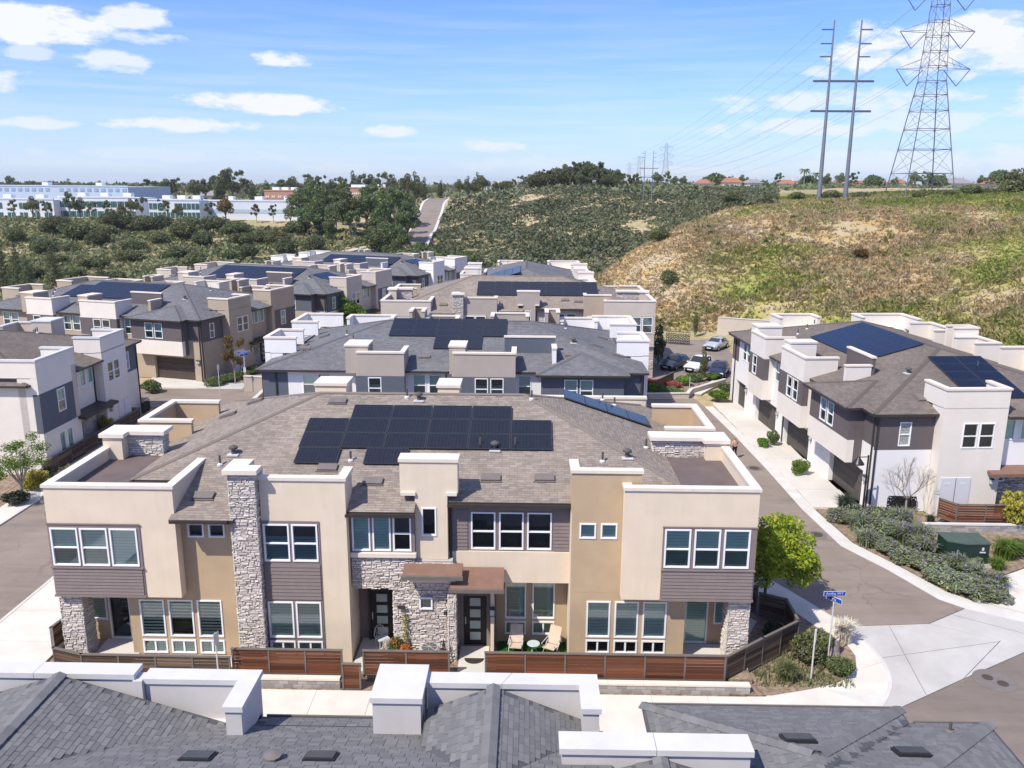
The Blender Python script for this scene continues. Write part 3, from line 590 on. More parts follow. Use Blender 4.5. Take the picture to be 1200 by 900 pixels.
# ---------------------------------------------------------------- building with garages along one side
def garage_building(label,loc,rot,pal=None,ends=(0,1),front=True,cat='building',door='garage',group=None):
    p=dict(low='white',up='bsiding',tower='taupe',body='taupe',end='white',endcorner='dsiding',jut='bsiding',jutlow='white',sh='shG',cop='coping',stone='gstone',box='white'); p.update(pal or {})
    m={k:(M[v] if k!='stone' else v) for k,v in p.items()}
    b=Bld('townhouse_building',label,'building',(0,0),loc,rot,group); sh=m['sh']; s=.28; L=28.5; D=16.5; zE=6.5; e=.4; gm=M[door]
    H=lambda y:zE+(y+e)*s
    r=D/2; zr_=zE+(r+e)*s
    b.roof([(-e,-e,zE),(L+e,-e,zE),(L-r,r,zr_),(r,r,zr_)],sh); b.roof([(L+e,D+e,zE),(-e,D+e,zE),(r,r,zr_),(L-r,r,zr_)],sh)
    b.roof([(L+e,-e,zE),(L+e,D+e,zE),(L-r,r,zr_)],sh); b.roof([(-e,D+e,zE),(-e,-e,zE),(r,r,zr_)],sh)
    for a,c in (((-e,-e,zE),(r,r,zr_)),((L+e,-e,zE),(L-r,r,zr_)),((r,r,zr_),(L-r,r,zr_)),((-e,D+e,zE),(r,r,zr_)),((L+e,D+e,zE),(L-r,r,zr_))): b.caps(a,c,sh,.15)
    # garage side -----------------------------------------------------
    F=Face(0,0)
    b.box('wall',0.02,L-.02,.5,D-.5,0,6.3,m['low'])
    doors=[(1.6,2.7),(7.2,4.9),(14.0,4.9),(22.6,4.9)]
    ops=[(x,0.0,w,2.4) for x,w in doors]
    b.wall(F,0,L,0,3.0,m['low'],ops,t=.5,rev=.4)
    for x,w in doors: b.gdoor(F,x,w,mat=gm); b.lamp(F,x+w+.45,1.9)
    b.lamp(F,L-.35,1.9)
    W2=lambda u,k='hung',z=4.55,w=.98,h=1.6:(u,z,w,h,k)
    b.wall(F,0,1.9,3.0,4.1,m['low']); b.wall(F,0,1.9,4.1,6.45,m['up']); b.wwall(F,1.9,7.0,3.0,6.45,m['low'],[W2(3.0),W2(4.15)]); b.wwall(F,10.4,14.2,3.0,6.45,m['low'],[W2(11.3),W2(12.5)]); b.wwall(F,18.6,21.0,3.0,6.45,m['low'],[W2(19.2)])
    # tower + overhanging body, twice
    for t0,t1,b0,b1,wu in ((6.4,8.1,7.2,10.8,((8.1,'hungN'),)),(14.1,15.3,14.3,19.0,((16.0,'hungN'),(17.15,'hungN')))):
        F2=Face(0,-.85); z0,z1=2.75,7.9
        b.wall(F2,b0,b1,z0,4.4,m['jutlow'],t=.45,name='wall'); b.wwall(F2,b0,b1,4.4,6.2,m['jut'],[W2(u,k,4.5) for u,k in wu]); b.wall(F2,b0,b1,6.2,6.3,m['body'])
        b.box('wall',b0+.015,b1-.015,-.398,.6,z0,6.3,m['body'])
        b.parapet([(b1-.13,1.6),(b1-.13,-.72),(b0+.13,-.72)],6.3,z1+.001,m['body'],m['cop']); b.box('wall',t0,t1,-.55,1.5,6.32,8.35,m['tower']); b.cap(t0,t1,-.55,1.5,8.35,m['cop'],.06,.13)
    # screen wall on the roof
    b.box('wall',18.1,22.0,2.6,2.85,6.9,8.55,m['up']); b.cap(18.1,22.0,2.6,2.85,8.55,m['cop'],.05,.12); b.box('wall',21.75,22.05,.8,2.58,6.6,8.0,m['box']); b.cap(21.75,22.05,.8,2.58,8.0,m['cop'],.05,.1)
    # jut with its own hip
    F2=Face(0,-1.0); b.wall(F2,20.9,27.0,2.8,4.3,m['jutlow'],t=.45); b.wwall(F2,20.9,27.0,4.3,6.3,m['jut'],[W2(22.6,'hung',4.5),W2(23.75,'hung',4.5)]); b.box('wall',20.92,26.98,-.54,.6,2.8,6.3,m['jut']); 
    b.wall(F,21,L,3.0,4.3,m['low']); b.wall(F,27.0,L,4.3,6.45,m['up'])
    zj=6.5; y0=-1.4; xa,xb=20.5,27.4; xm=(xa+xb)/2; run=(xb-xa)/2; zt=zj+run*s; ya=y0+run; yb=(zt-zE)/s-e
    b.roof([(xa,y0,zj),(xb,y0,zj),(xm,ya,zt)],sh); 
    b.roof([(xa,y0,zj),(xm,ya,zt),(xm,yb,zt),(xa,-e,zE)],sh) if False else None
    c=(y0+(-e))/2
    b.roof([(xb,y0,zj),(xb,-e+.9,zj+.05),(xm,yb+.05,zt+.01),(xm,ya,zt)],sh); b.roof([(xa,-e+.9,zj+.05),(xa,y0,zj),(xm,ya,zt),(xm,yb+.05,zt+.01)],sh)
    b.caps((xa,y0,zj),(xm,ya,zt),sh,.15); b.caps((xb,y0,zj),(xm,ya,zt),sh,.15)
    b.gutter(Face(0,-e),0,6.4,zE,d=0); b.gutter(Face(0,-e),10.9,14.0,zE,d=0); b.gutter(Face(0,-1.4),xa,xb,zj,d=0); b.spout(F,L-.12,0,6.4); b.spout(F,13.8,0,6.4); b.spout(F,1.0,0,6.4)
    # ends --------------------------------------------------------------
    for en in (0,1):
        if en==1: f=lambda u,d=0.:Face(L+d,u,90); mir=1
        X=L if en else 0; sg=1 if en else -1
        def FF(d): return Face(L+d,0,90) if en else Face(-d,0,-90)
        def U(u,w=0): return u if en else -u-w
        def wall(d,u0,u1,z0,z1,mat,wins=(),t=.45):
            ws=[(U(q[0],q[2]),)+tuple(q[1:]) for q in wins]; a,c=(u0,u1) if en else (-u1,-u0); b.wwall(FF(d),a,c,z0,z1,mat,ws,t=t)
        def bx(name,d0,d1,y0,y1,z0,z1,mat): b.box(name,min(X+sg*d0,X+sg*d1),max(X+sg*d0,X+sg*d1),y0,y1,z0,z1,mat)
        wall(.02,.01,3.7,0,4.1,m['end']); wall(.02,.01,3.7,4.1,6.45,m['endcorner'],[(1.5,4.35,.75,1.55,'hungD')])
        # box with a double window and utility doors
        wall(.9,3.7,7.7,0,7.0,m['box'],[(5.0,4.45,.95,1.6,'hungD'),(6.05,4.45,.95,1.6,'hungD')]); bx('wall',-.5,.45,3.72,7.68,0,6.9,m['box'])
        xs=X+sg*.77; b.parapet([(X-sg*1.6,3.83),(xs,3.83),(xs,7.57),(X-sg*1.2,7.57)],6.95,8.1,m['box'],m['cop'])
        g=G(); g.box(0,1.9,-.05,.0,0,2.5,M['utild']); g.box(.93,.97,-.06,-.051,0,2.5,M['trim'])
        for k in (.25,1.25):
            for z in (.25,2.05): g.box(k,k+.4,-.06,-.051,z,z+.14,M['blind'])
        b.on(g,'utility_door',FF(.9),U(4.0,1.9),.05); b.lamp(FF(.9),U(7.2),2.1)
        # eave bay with three windows and entry canopy
        wall(.2,7.7,11.6,2.95,6.5,m['low'],[(7.95+i*1.15,4.75,.82,1.45,'full') for i in range(3)])
        za=zE-.05; d0,d1=.9,-1.0
        P4=[(X+sg*1.0,7.75,6.45),(X+sg*1.0,11.6,6.45),(X-sg*1.1,11.6,6.45+2.1*s),(X-sg*1.1,7.75,6.45+2.1*s)]; b.roof(P4,sh)
        g=G(); (g.box(7.75,11.6,-.09,0,6.3,6.44,M['gutter']) if en else g.box(-11.6,-7.75,-.09,0,6.3,6.44,M['gutter'])); b.on(g,'gutter',FF(1.0))
        g=G(); y0_,y1_=(6.9,12.0); P=[(X+sg*1.5,y0_,2.95),(X+sg*1.5,y1_,2.95),(X+sg*.2,y1_,3.1),(X+sg*.2,y0_,3.1)]; Q=[(a,c,z-.2) for a,c,z in P]; g.faces(P+Q,[(0,1,2,3),(7,6,5,4),(4,5,1,0),(5,6,2,1),(7,4,0,3)],m['canopy'] if 'canopy' in m else M['gutter']); b.put(g,'canopy')
        fe=FF(-.3); u0,u1=(7.7,11.6) if en else (-11.6,-7.7); b.box('wall',min(X,X-sg*.6),max(X,X-sg*.6),7.72,11.58,0,2.95,M['mortar'])
        f0=FF(.05); b.stones(f0,U(7.75,2.3) if not en else 7.75,(U(7.75,2.3)+2.3) if not en else 10.05,0,2.9,m['stone'],seed=7+en,holes=[(U(8.05,.5),2.0,.5,.5)]); b.win(f0,U(8.05,.5),2.0,.5,.5,'void',d=-.08); b.door(f0,U(10.3,.95),.1,.95,2.3,d=-.02)
        # last box: siding band over a pale base
        wall(.9,11.6,D+.02,0,3.0,m['low'],[(12.9,.95,.8,1.6,'full'),(13.9,.95,.8,1.6,'full')]); wall(.92,12.2,D+.02,3.0,5.8,m['jut'],[(13.4,4.0,1.0,1.65,'hung')]); wall(.9,11.6,12.2,3.0,6.95,m['tower']); wall(.9,12.2,D+.02,5.8,6.95,m['box']); bx('wall',-.5,.45,11.62,D,0,6.9,m['low'])
        b.parapet([(X-sg*1.4,11.73),(xs,11.73),(xs,D-.1),(X-sg*2.6,D-.1)],6.95,8.1,m['box'],m['cop']); b.spout(FF(.2),U(7.95),3.1,6.4); b.spout(FF(0),U(.12),0,6.4)
    # far side: boxes and chimneys rising over the eaves
    F3=Face(L,D,180); b.wall(F3,0,L,0,6.45,m['low'])
    for x0,x1,z,k in ((3.2,7.5,7.9,'box'),(9.0,10.4,8.6,'tower'),(10.5,13.5,7.9,'body'),(16.5,20.0,8.2,'body'),(21.5,22.8,8.6,'tower'),(22.9,26.3,7.8,'box')):
        b.parapet([(x0+.13,D-1.3),(x0+.13,D+.6),(x1-.13,D+.6),(x1-.13,D-1.3)],5.8,z,m[k],m['cop']); b.box('wall',x0+.02,x1-.02,D-.44+.46,D+.45,0,6.2,m[k])
    for x,y,k in ((2.5,3,'box'),(6,4.5,'pipe'),(12,1.8,'box'),(6.8,3.4,'pipe'),(17.2,1.9,'box'),(23.5,4.4,'cap'),(23.2,2.3,'box'),(5.3,5.4,'pipe')): b.vent(x,y,H(y),(0,s),k)
    for x,y,k in ((L-1.5,3.4,'box'),(L-3,5.2,'box'),(L-2.2,10,'box'),(L-5.4,9.4,'pipe'),(1.6,6,'box'),(2.6,9,'box')):
        z=zE+((L+e-x) if x>L/2 else (x+e))*s; b.vent(x,y,z,((-s if x>L/2 else s),0),k)
    return b
def hip_array(b,side,x,y,cols,rows,mask=None,w=1.9,h=1.12):
    s=.28;e=.4;zE=6.5;L=28.5;D=16.5
    if side=='S': b.panels((x,y,zE+(y+e)*s),(1,0,0),(0,1,s),cols,rows,mask,w,h)
    if side=='E': b.panels((x,y,zE+(L+e-x)*s),(0,1,0),(-1,0,s),cols,rows,mask,w,h)
    if side=='W': b.panels((x,y,zE+(x+e)*s),(0,-1,0),(1,0,s),cols,rows,mask,w,h)
    if side=='N': b.panels((x,y,zE+(D+e-y)*s),(-1,0,0),(0,-1,s),cols,rows,mask,w,h)
b2=garage_building('grey roofed building directly behind the front one, blue grey siding, T shaped solar array',(-19.8,60.9),0,dict(end='white'))
hip_array(b2,'S',8.7,5.2,5,3,None); hip_array(b2,'S',12.5,3.05,2,2,None)
rb=garage_building('brown roofed building right of the lane with a row of garages and two navy arrays',(19.6,78.4),-86,dict(sh='shB',body='cream',tower='cream',low='white',up='dsiding',jut='dsiding',jutlow='cream',box='cream',canopy='canopy'),door='ggarage')
hip_array(rb,'S',9.0,3.6,5,4,None,w=1.95,h=1.15)
hip_array(rb,'E',27.2,6.6,2,5,None,w=1.9,h=1.15)
ln=garage_building('brown roofed pale building at the left frame edge with a blue grey siding panel',(-34.3,71.5),180,dict(sh='shB',low='cream',endcorner='bsiding',jut='bsiding',box='cream',tower='greige',body='greige',end='cream',cop='wcoping',stone='stone'),door='garage')
lb=garage_building('tan walled building on the left with one visible brown garage door and mauve siding',(-60.6,91.2),-16,dict(low='lbtan',up='dsiding',jut='dsiding',jutlow='cream',endcorner='dsiding',end='lbtan',box='lbtan',tower='lbtan',body='cream',sh='shG'))
hip_array(lb,'S',7.8,3.4,6,4,['111110','111111','111111','011111'])
lc=garage_building('grey roofed building between the tan garage building and the farthest left one',(-52.5,113.5),-18,dict(low='greige',up='dsiding',jut='bsiding',jutlow='taupe',endcorner='bsiding',end='white',box='greige',tower='greige',body='greige',sh='shG'))
hip_array(lc,'S',8,3.0,7,4,None); hip_array(lc,'E',26.4,5.5,2,3,None)
ld=garage_building('farthest building on the left with white end walls, below the tree belt',(-43.5,137.0),-20,dict(low='white',up='bsiding',jut='bsiding',jutlow='greige',endcorner='bsiding',end='cream',box='white',tower='greige',body='greige',sh='shG'))
hip_array(ld,'S',9,3.4,7,3,None); hip_array(ld,'E',26.6,5.5,2,3,None)
b4=garage_building('farthest centre building, narrow end toward us, with blue sheen solar panels on its left slope',(-8.4,134.5),-90,dict(low='cream',up='bsiding',jut='greige',box='cream',tower='cream',body='cream',end='greige',sh='shG'))
hip_array(b4,'S',14.5,3.2,5,4,None)
# ---------------------------------------------------------------- terrain
TP={ # image column -> (distance, height) profile
 -400:[(60,0),(110,0),(150,1),(200,3),(260,8.5),(330,10),(600,15),(2000,17)],
 0:[(60,0),(118,0),(150,.6),(200,3.2),(240,7.6),(262,9.2),(330,9.8),(600,15),(2000,17)],
 200:[(60,0),(125,0),(160,.6),(200,3),(240,7.4),(265,9.0),(330,9.8),(600,15),(2000,17)],
 350:[(60,0),(165,0),(200,.6),(235,4),(275,8.6),(330,10.5),(600,15.5),(2000,17)],
 430:[(60,0),(175,0),(205,-.5),(240,2.5),(290,8.5),(340,12.5),(600,16),(2000,17)],
 500:[(60,0),(170,0),(200,-1.2),(240,1),(285,7),(335,13.2),(420,13.4),(700,15),(2000,16.5)],
 560:[(60,0),(150,0),(195,-2.2),(238,.5),(280,9),(320,15.8),(400,17),(2000,17)],
 640:[(60,0),(148,0),(180,-2),(220,-1.5),(250,4),(300,17.0),(330,19.0),(500,18.5),(2000,17.5)],
 690:[(60,0),(130,0),(146,1.2),(158,3.0),(175,-1),(215,-1),(250,6),(300,18),(340,19.5),(600,18.5),(2000,17.5)],
 760:[(60,0),(112,0),(122,1.8),(146,8.5),(160,9.4),(180,4.5),(215,1),(250,8),(300,17.2),(350,18.4),(600,18.6),(2000,17.5)],
 800:[(60,0),(112,0),(120,2.0),(140,8.6),(160,12.5),(180,12.6),(210,8),(250,11),(300,17.5),(350,18.8),(600,18.8),(2000,17.5)],
 850:[(60,0),(113,0),(120,2.4),(140,8.6),(165,14.2),(186,16.8),(215,17.2),(250,16.6),(300,18.3),(400,19),(2000,17.5)],
 920:[(60,0),(98,0),(106,1.8),(125,6.8),(150,13.4),(178,17.3),(200,18.2),(240,18.0),(300,18.6),(400,19),(2000,17.5)],
 1000:[(60,0),(86,0),(94,1.2),(120,8.0),(150,14.2),(178,17.7),(200,18.6),(240,18.4),(300,18.8),(2000,17.5)],
 1100:[(60,0),(74,0),(84,1.4),(110,8.6),(140,14.4),(170,17.9),(200,18.9),(300,18.9),(2000,17.5)],
 1200:[(48,0),(66,0),(76,2.2),(100,9.5),(135,15.6),(165,18.3),(200,19.0),(300,19.0),(2000,17.5)],
 1600:[(40,0),(60,0),(72,3),(95,10),(125,16),(160,18.8),(300,19.3),(2000,17.5)]}
TK=sorted(TP); TU=np.array([(k-617)/980 for k in TK]); YK=np.unique(np.concatenate([np.linspace(30,420,196),np.geomspace(425,2000,40)]))
TZ=np.array([np.interp(YK,[p[0] for p in TP[k]],[p[1] for p in TP[k]]) for k in TK])
kern=np.array([1,2,3,2,1])/9.
TZ=np.array([np.convolve(np.pad(r,2,mode='edge'),kern,'valid') for r in TZ])
def _vn(x,y,s):
    # cheap smooth value noise
    x=np.asarray(x,float)/s; y=np.asarray(y,float)/s; xi=np.floor(x);yi=np.floor(y);fx=x-xi;fy=y-yi; fx=fx*fx*(3-2*fx);fy=fy*fy*(3-2*fy)
    h=lambda a,b:np.modf(np.abs(np.sin(a*127.1+b*311.7)*43758.5453))[0]
    return (h(xi,yi)*(1-fx)+h(xi+1,yi)*fx)*(1-fy)+(h(xi,yi+1)*(1-fx)+h(xi+1,yi+1)*fx)*fy
def terr(x,y):
    x=np.asarray(x,float);y=np.asarray(y,float); r=np.hypot(x,y); th=np.arctan2(x,y)
    tc=np.clip(th,math.atan(TU[0]),math.atan(TU[-1])); u=np.tan(tc); Yd=r*np.cos(tc)
    j=np.clip(np.searchsorted(TU,u)-1,0,len(TU)-2); f=np.clip((u-TU[j])/(TU[j+1]-TU[j]),0,1); f=f*f*(3-2*f)*.5+f*.5
    i=np.clip(np.searchsorted(YK,Yd)-1,0,len(YK)-2); g=np.clip((Yd-YK[i])/(YK[i+1]-YK[i]),0,1)
    z=(TZ[j,i]*(1-g)+TZ[j,i+1]*g)*(1-f)+(TZ[j+1,i]*(1-g)+TZ[j+1,i+1]*g)*f
    back=np.clip((2.2-np.abs(th))/.5,0,1); z=z*back
    k=np.clip(np.abs(z)/4,0,1)*np.clip(1.6-r/900,0,1)
    z=z+k*((_vn(x,y,23)-.5)*1.6+(_vn(x,y,9)-.5)*.7)
    return np.where(r>2200,z-(r-2200)*.004,z)
def TZat(x,y): return float(terr(x,y))
def hill_colour(nt,jitter=None):
    """dry grass colours of the right hill, patchy at two scales"""
    g=node(nt,'ShaderNodeNewGeometry'); gp=g.outputs['Position']
    a=noise(nt,.022,4,.6,vec=gp); c=noise(nt,.085,5,.68,vec=gp); f=mth(nt,'ADD',mth(nt,'MULTIPLY',a,.5),mth(nt,'MULTIPLY',c,.5))
    if jitter: f=mth(nt,'ADD',f,mth(nt,'MULTIPLY',mth(nt,'SUBTRACT',g.outputs['Random Per Island'],.5),jitter))
    sx=node(nt,'ShaderNodeSeparateXYZ'); nt.links.new(gp,sx.inputs[0])
    f=mth(nt,'ADD',f,mth(nt,'MULTIPLY',mth(nt,'SUBTRACT',mth(nt,'DIVIDE',sx.outputs[0],100.),.41),-.30)); f=mth(nt,'ADD',f,mth(nt,'MULTIPLY',mth(nt,'SUBTRACT',sx.outputs[2],9.),.0035)); f=mth(nt,'ADD',f,.004)
    return ramp(nt,f,[(.33,(.15,.20,.04)),(.42,(.25,.28,.075)),(.47,(.36,.31,.12)),(.51,(.41,.345,.225)),(.55,(.43,.30,.13)),(.60,(.45,.375,.265)),(.70,(.52,.38,.19))]),gp,c
def groundmat():
    m,nt,b=mk('hill_soil'); col2,gp,c0=hill_colour(nt)
    a=noise(nt,.035,5,.65,vec=gp); c=noise(nt,.9,4,.65,vec=gp); f=mth(nt,'ADD',mth(nt,'MULTIPLY',a,.5),mth(nt,'MULTIPLY',c,.5))
    col=ramp(nt,f,[(.34,(.19,.19,.09)),(.45,(.32,.28,.15)),(.54,(.44,.34,.21)),(.66,(.52,.42,.30))])
    sx=node(nt,'ShaderNodeSeparateXYZ'); nt.links.new(gp,sx.inputs[0]); k=mth(nt,'MULTIPLY',mth(nt,'SUBTRACT',sx.outputs[0],10.),.2,clamp=True); k=mth(nt,'MULTIPLY',k,mth(nt,'MULTIPLY',mth(nt,'SUBTRACT',sx.outputs[2],.25),1.5,clamp=True)); k=mth(nt,'MULTIPLY',k,mth(nt,'MULTIPLY',mth(nt,'SUBTRACT',215.,sx.outputs[1]),.1,clamp=True))
    mx=node(nt,'ShaderNodeMix',data_type='RGBA'); nt.links.new(k,mx.inputs[0]); nt.links.new(col,mx.inputs[6]); nt.links.new(col2,mx.inputs[7])
    nt.links.new(mx.outputs[2],b.inputs['Base Color']); b.inputs['Roughness'].default_value=1; b.inputs['Specular IOR Level'].default_value=.1; bump(nt,b,c,.6,.3); return m
def build_terrain():
    rs=np.concatenate([[2],np.linspace(8,56,8),np.linspace(60,260,101),np.linspace(264,420,40),np.geomspace(430,9000,40)])
    ts=np.concatenate([np.linspace(-math.pi,-.9,24)[:-1],np.linspace(-.9,.9,230),np.linspace(.9,math.pi,24)[1:-1]])
    nt_=len(ts); T,Rr=np.meshgrid(ts,rs); X=Rr*np.sin(T); Yy=Rr*np.cos(T); Z=terr(X,Yy)-.06
    v=np.stack([X,Yy,Z],-1).reshape(-1,3); n=len(rs); fs=[]
    for i in range(n-1):
        for j in range(nt_): k=(j+1)%nt_; fs.append((i*nt_+j,i*nt_+k,(i+1)*nt_+k,(i+1)*nt_+j))
    fs.append(tuple(range(nt_)))
    me=bpy.data.meshes.new('ground'); me.from_pydata(v.tolist(),[],[f[::-1] for f in fs]); me.materials.append(groundmat()); me.update()
    if me.polygons[500].normal.z<0: me.flip_normals()
    o=link('ground',me,kind='structure',smooth=True); return o
build_terrain()
def sheet(name,pts,z,mat,th=.12,parent=None,kind='structure'):
    a=sum(pts[i][0]*pts[(i+1)%len(pts)][1]-pts[(i+1)%len(pts)][0]*pts[i][1] for i in range(len(pts)))
    pts=pts if a>0 else pts[::-1]; g=G(); g.prism(pts,z-th,z,mat); return g.obj(name,parent,kind=None if parent else kind)
def asphalt(name,c,cracks=True):
    m,nt,b=mk(name); gp=node(nt,'ShaderNodeNewGeometry').outputs['Position']
    a=noise(nt,.22,5,.65,vec=gp); s=noise(nt,.5,3,.6,vec=gp,mapscale=(.5,3,.5)); f=mth(nt,'ADD',mth(nt,'MULTIPLY',a,.6),mth(nt,'MULTIPLY',s,.4))
    col=ramp(nt,f,[(.32,sc(c,.74)),(.5,c),(.68,sc(c,1.2))])
    # hairline cracks that come and go, and oil spots
    n=node(nt,'ShaderNodeTexNoise'); n.inputs['Scale'].default_value=1.1; n.inputs['Detail'].default_value=4; nt.links.new(gp,n.inputs['Vector'])
    vm=node(nt,'ShaderNodeVectorMath',operation='MULTIPLY_ADD'); nt.links.new(n.outputs['Color'],vm.inputs[0]); vm.inputs[1].default_value=(1.2,1.2,0); nt.links.new(gp,vm.inputs[2])
    vo=node(nt,'ShaderNodeTexVoronoi',feature='DISTANCE_TO_EDGE'); vo.inputs['Scale'].default_value=.28; nt.links.new(vm.outputs[0],vo.inputs['Vector'])
    ck=mth(nt,'MULTIPLY',mth(nt,'SUBTRACT',1.,mth(nt,'MULTIPLY',vo.outputs[0],70.),clamp=True),mth(nt,'MULTIPLY',mth(nt,'SUBTRACT',noise(nt,.12,3,.5,vec=gp),.5),7.,clamp=True))
    sp=mth(nt,'MULTIPLY',mth(nt,'SUBTRACT',noise(nt,1.7,2,.5,vec=gp),.68),9.,clamp=True)
    k=mth(nt,'MAXIMUM',mth(nt,'MULTIPLY',ck,.75),mth(nt,'MULTIPLY',sp,.35)); mx=node(nt,'ShaderNodeMix',data_type='RGBA'); nt.links.new(k,mx.inputs[0]); nt.links.new(col,mx.inputs[6]); mx.inputs[7].default_value=(*sc(c,.33),1)
    nt.links.new(mx.outputs[2],b.inputs['Base Color']); b.inputs['Roughness'].default_value=.9
    bump(nt,b,noise(nt,70,3,.7,vec=gp),.5,.006); return m
M['asph']=asphalt('warm_asphalt',(.23,.186,.155)); M['asph2']=asphalt('dark_asphalt',(.19,.155,.132))
# plots
sheet('building_pad',[(-24.2,17),(11.9,17),(11.9,60.5),(-24.2,60.5)],.0,M['mulch'],.05)
sheet('alley_road',[(-24.3,49.3),(10.0,49.3),(10.0,60.3),(-24.3,60.3)],.03,M['asph'],.05)
sheet('side_street',[(-31.3,-30),(-24.3,-30),(-24.3,60),(-26,80),(-28,82),(-22.5,112),(-14,150),(-21,152),(-30.5,112),(-33.5,84),(-31.3,72)],.02,M['asph'],.05)
sheet('cross_street',[(-110,73.2),(-31.35,73.2),(-31.35,80.4),(-110,80.4)],.024,M['asph'],.05)
lane=[(13.9,38.3),(15.21,35.71),(19.05,36.05),(21.54,37.6),(20.65,38.5),(19.48,41.7),(18.07,44.7),(17.62,50.3),(17.5,57.6),(17.2,66),(16.63,75.5),(15.5,84.5),(9.9,84.5),(9.9,45)]
sheet('lane',lane,.02,M['asph'],.05)
sheet('parking_court',[(11.8,86.2),(24,86.2),(27.5,92),(27.5,112.2),(8,112.6),(15.2,104),(14.6,92)],.02,M['asph'],.05)
sheet('parking_link',[(14.5,84.4),(18.5,83.0),(22,86.4),(14.5,86.4)],.016,M['asph'],.05)
# concrete apron in three poured slabs, joints left open
def slabs(name,polys,z,mat):
    p=None
    for i,q in enumerate(polys):
        if i==0: p=sheet(name,q,z,mat,.14)
        else: sheet('slab',q,z+rnd.uniform(-.003,.004),mat,.14,parent=p)
    return p
slabs('concrete_apron',[[(15.25,35.66),(19.04,36.0),(24.6,31.9),(22.12,33.6),(19.6,32.15),(15.6,34.1)][:0] or [(15.25,35.66),(19.04,36.0),(21.6,34.6),(18.4,31.52),(15.0,29.5),(13.3,29.0),(13.3,33),(14.4,36.5)],
 [(19.08,36.02),(21.54,37.55),(25.5,35.5),(22.12,33.65),(18.45,31.54),(21.64,34.6)]],.024,M['apron'])
sheet('main_road',[(14.93,29.42),(18.46,31.46),(22.12,33.6),(60,55.6),(66,45),(22,18),(12,10),(12.3,27.8),(14.2,29.1)],.018,M['asph2'],.05)
for (xa,ya),(xb,yb) in (((17.1,35.8),(16.3,30.3)),((15.6,33.0),(21.5,34.5)),((20.6,36.9),(24.0,34.6))):
    L_=math.hypot(xb-xa,yb-ya); g=G(); g.box(0,L_,-.012,.012,0,.0035,surf('joint_sealant',(.17,.16,.15),.9,.1,2)); g.obj('joint',None,(xa,ya,.0245),math.atan2(yb-ya,xb-xa),kind='structure')
# paseo walk behind the front fences and the sidewalk round the corner
for i in range(15):
    x0=-24.1+i*2.25; 
    sl=sheet('paseo_walk',[(x0,27.2),(x0+2.235,27.2),(x0+2.235,29.95),(x0,29.95)],.035+rnd.uniform(0,.003),M['walk'],.14) if i==0 else sheet('slab',[(x0,27.2),(x0+2.235,27.2),(x0+2.235,29.95),(x0,29.95)],.035+rnd.uniform(0,.004),M['walk'],.14,parent=sl0)
    if i==0: sl0=sl
def smooth(pts,k=5):
    out=[]
    for i in range(len(pts)-1):
        p0=pts[max(i-1,0)];p1=pts[i];p2=pts[i+1];p3=pts[min(i+2,len(pts)-1)]
        for j in range(k): t=j/k; out.append(tuple(.5*((2*p1[c])+(p2[c]-p0[c])*t+(2*p0[c]-5*p1[c]+4*p2[c]-p3[c])*t*t+(3*p1[c]-p0[c]-3*p2[c]+p3[c])*t**3) for c in (0,1)))
    return out+[pts[-1]]
oc=smooth([(12.3,27.2),(13.4,28.55),(14.45,29.75),(15.25,31.05),(15.6,32.6),(15.5,34.2),(14.95,36.0),(13.9,38.3),(12.6,40.8),(11.6,43),(9.95,46)],4)
ic=smooth([(9.0,29.95),(10.1,30.02),(11.7,30.5),(13.1,31.1),(14.1,32.0),(14.45,33.2),(14.35,34.4),(13.7,35.5),(12.5,38.0),(11.2,39.8),(9.9,41.5)],4)
n_=len(oc); cuts=[0,9,16,23,30,n_-1]; w0=None
sheet('corner_kerb_face',oc+[(9.8,46),(9.8,27.2)],.046,M['curb'],.1)
sheet('corner_sidewalk_inner',[(9.7,27.2),(12.15,27.2)]+[(o[0]-.25,o[1]) for o in oc[2:8]]+ic[:10][::-1],.052,M['walk'],.1)
for a_,b_ in zip(cuts,cuts[1:]):
    i0=int(a_/(n_-1)*(len(ic)-1)); i1=int(b_/(n_-1)*(len(ic)-1)); O_=[(o[0]-.16,o[1]) for o in oc[a_:b_+1]]; I_=ic[i0:i1+1]
    O_[-1]=(O_[-1][0],O_[-1][1]-.012)
    if a_>=7:
        sl=sheet('corner_sidewalk' if w0 is None else 'slab',O_+I_[::-1],.056+rnd.uniform(0,.004),M['walk'],.1,parent=w0); w0=w0 or sl
sheet('sidewalk_kerb',[(-24.45,16),(-24.3,16),(-24.3,49),(-24.45,49)],.11,M['curb'],.2)
w0=None
for i in range(12):
    y0=17+i*2.7; q=[(-24.28,y0),(-20.4 if y0>28 else -21.5,y0),(-20.4 if y0>28 else -21.5,y0+2.685),(-24.28,y0+2.685)]
    w0=sheet('street_sidewalk',q,.1,M['walk'],.14) if w0 is None else (sheet('slab',q,.1+rnd.uniform(-.003,.003),M['walk'],.14,parent=w0) and w0)
w0=None
for i in range(9):
    y0=34+i*4.2; q=[(-33.0,y0),(-31.5,y0),(-31.5,y0+4.18),(-33.0,y0+4.18)]
    w0=sheet('far_sidewalk',q,.1,M['walk'],.14) if w0 is None else (sheet('slab',q,.1,M['walk'],.14,parent=w0) and w0)
sheet('far_kerb',[(-31.48,34),(-31.3,34),(-31.3,72),(-31.48,72)],.11,M['curb'],.2)
sheet('planting_bed',[(-34.2,44),(-33.02,44),(-33.02,70),(-34.2,70)],.09,M['mulch'],.1)
sheet('planting_bed',[(-50,44),(-34.25,44),(-34.25,54.6),(-50,54.6)],.09,M['mulch'],.1)
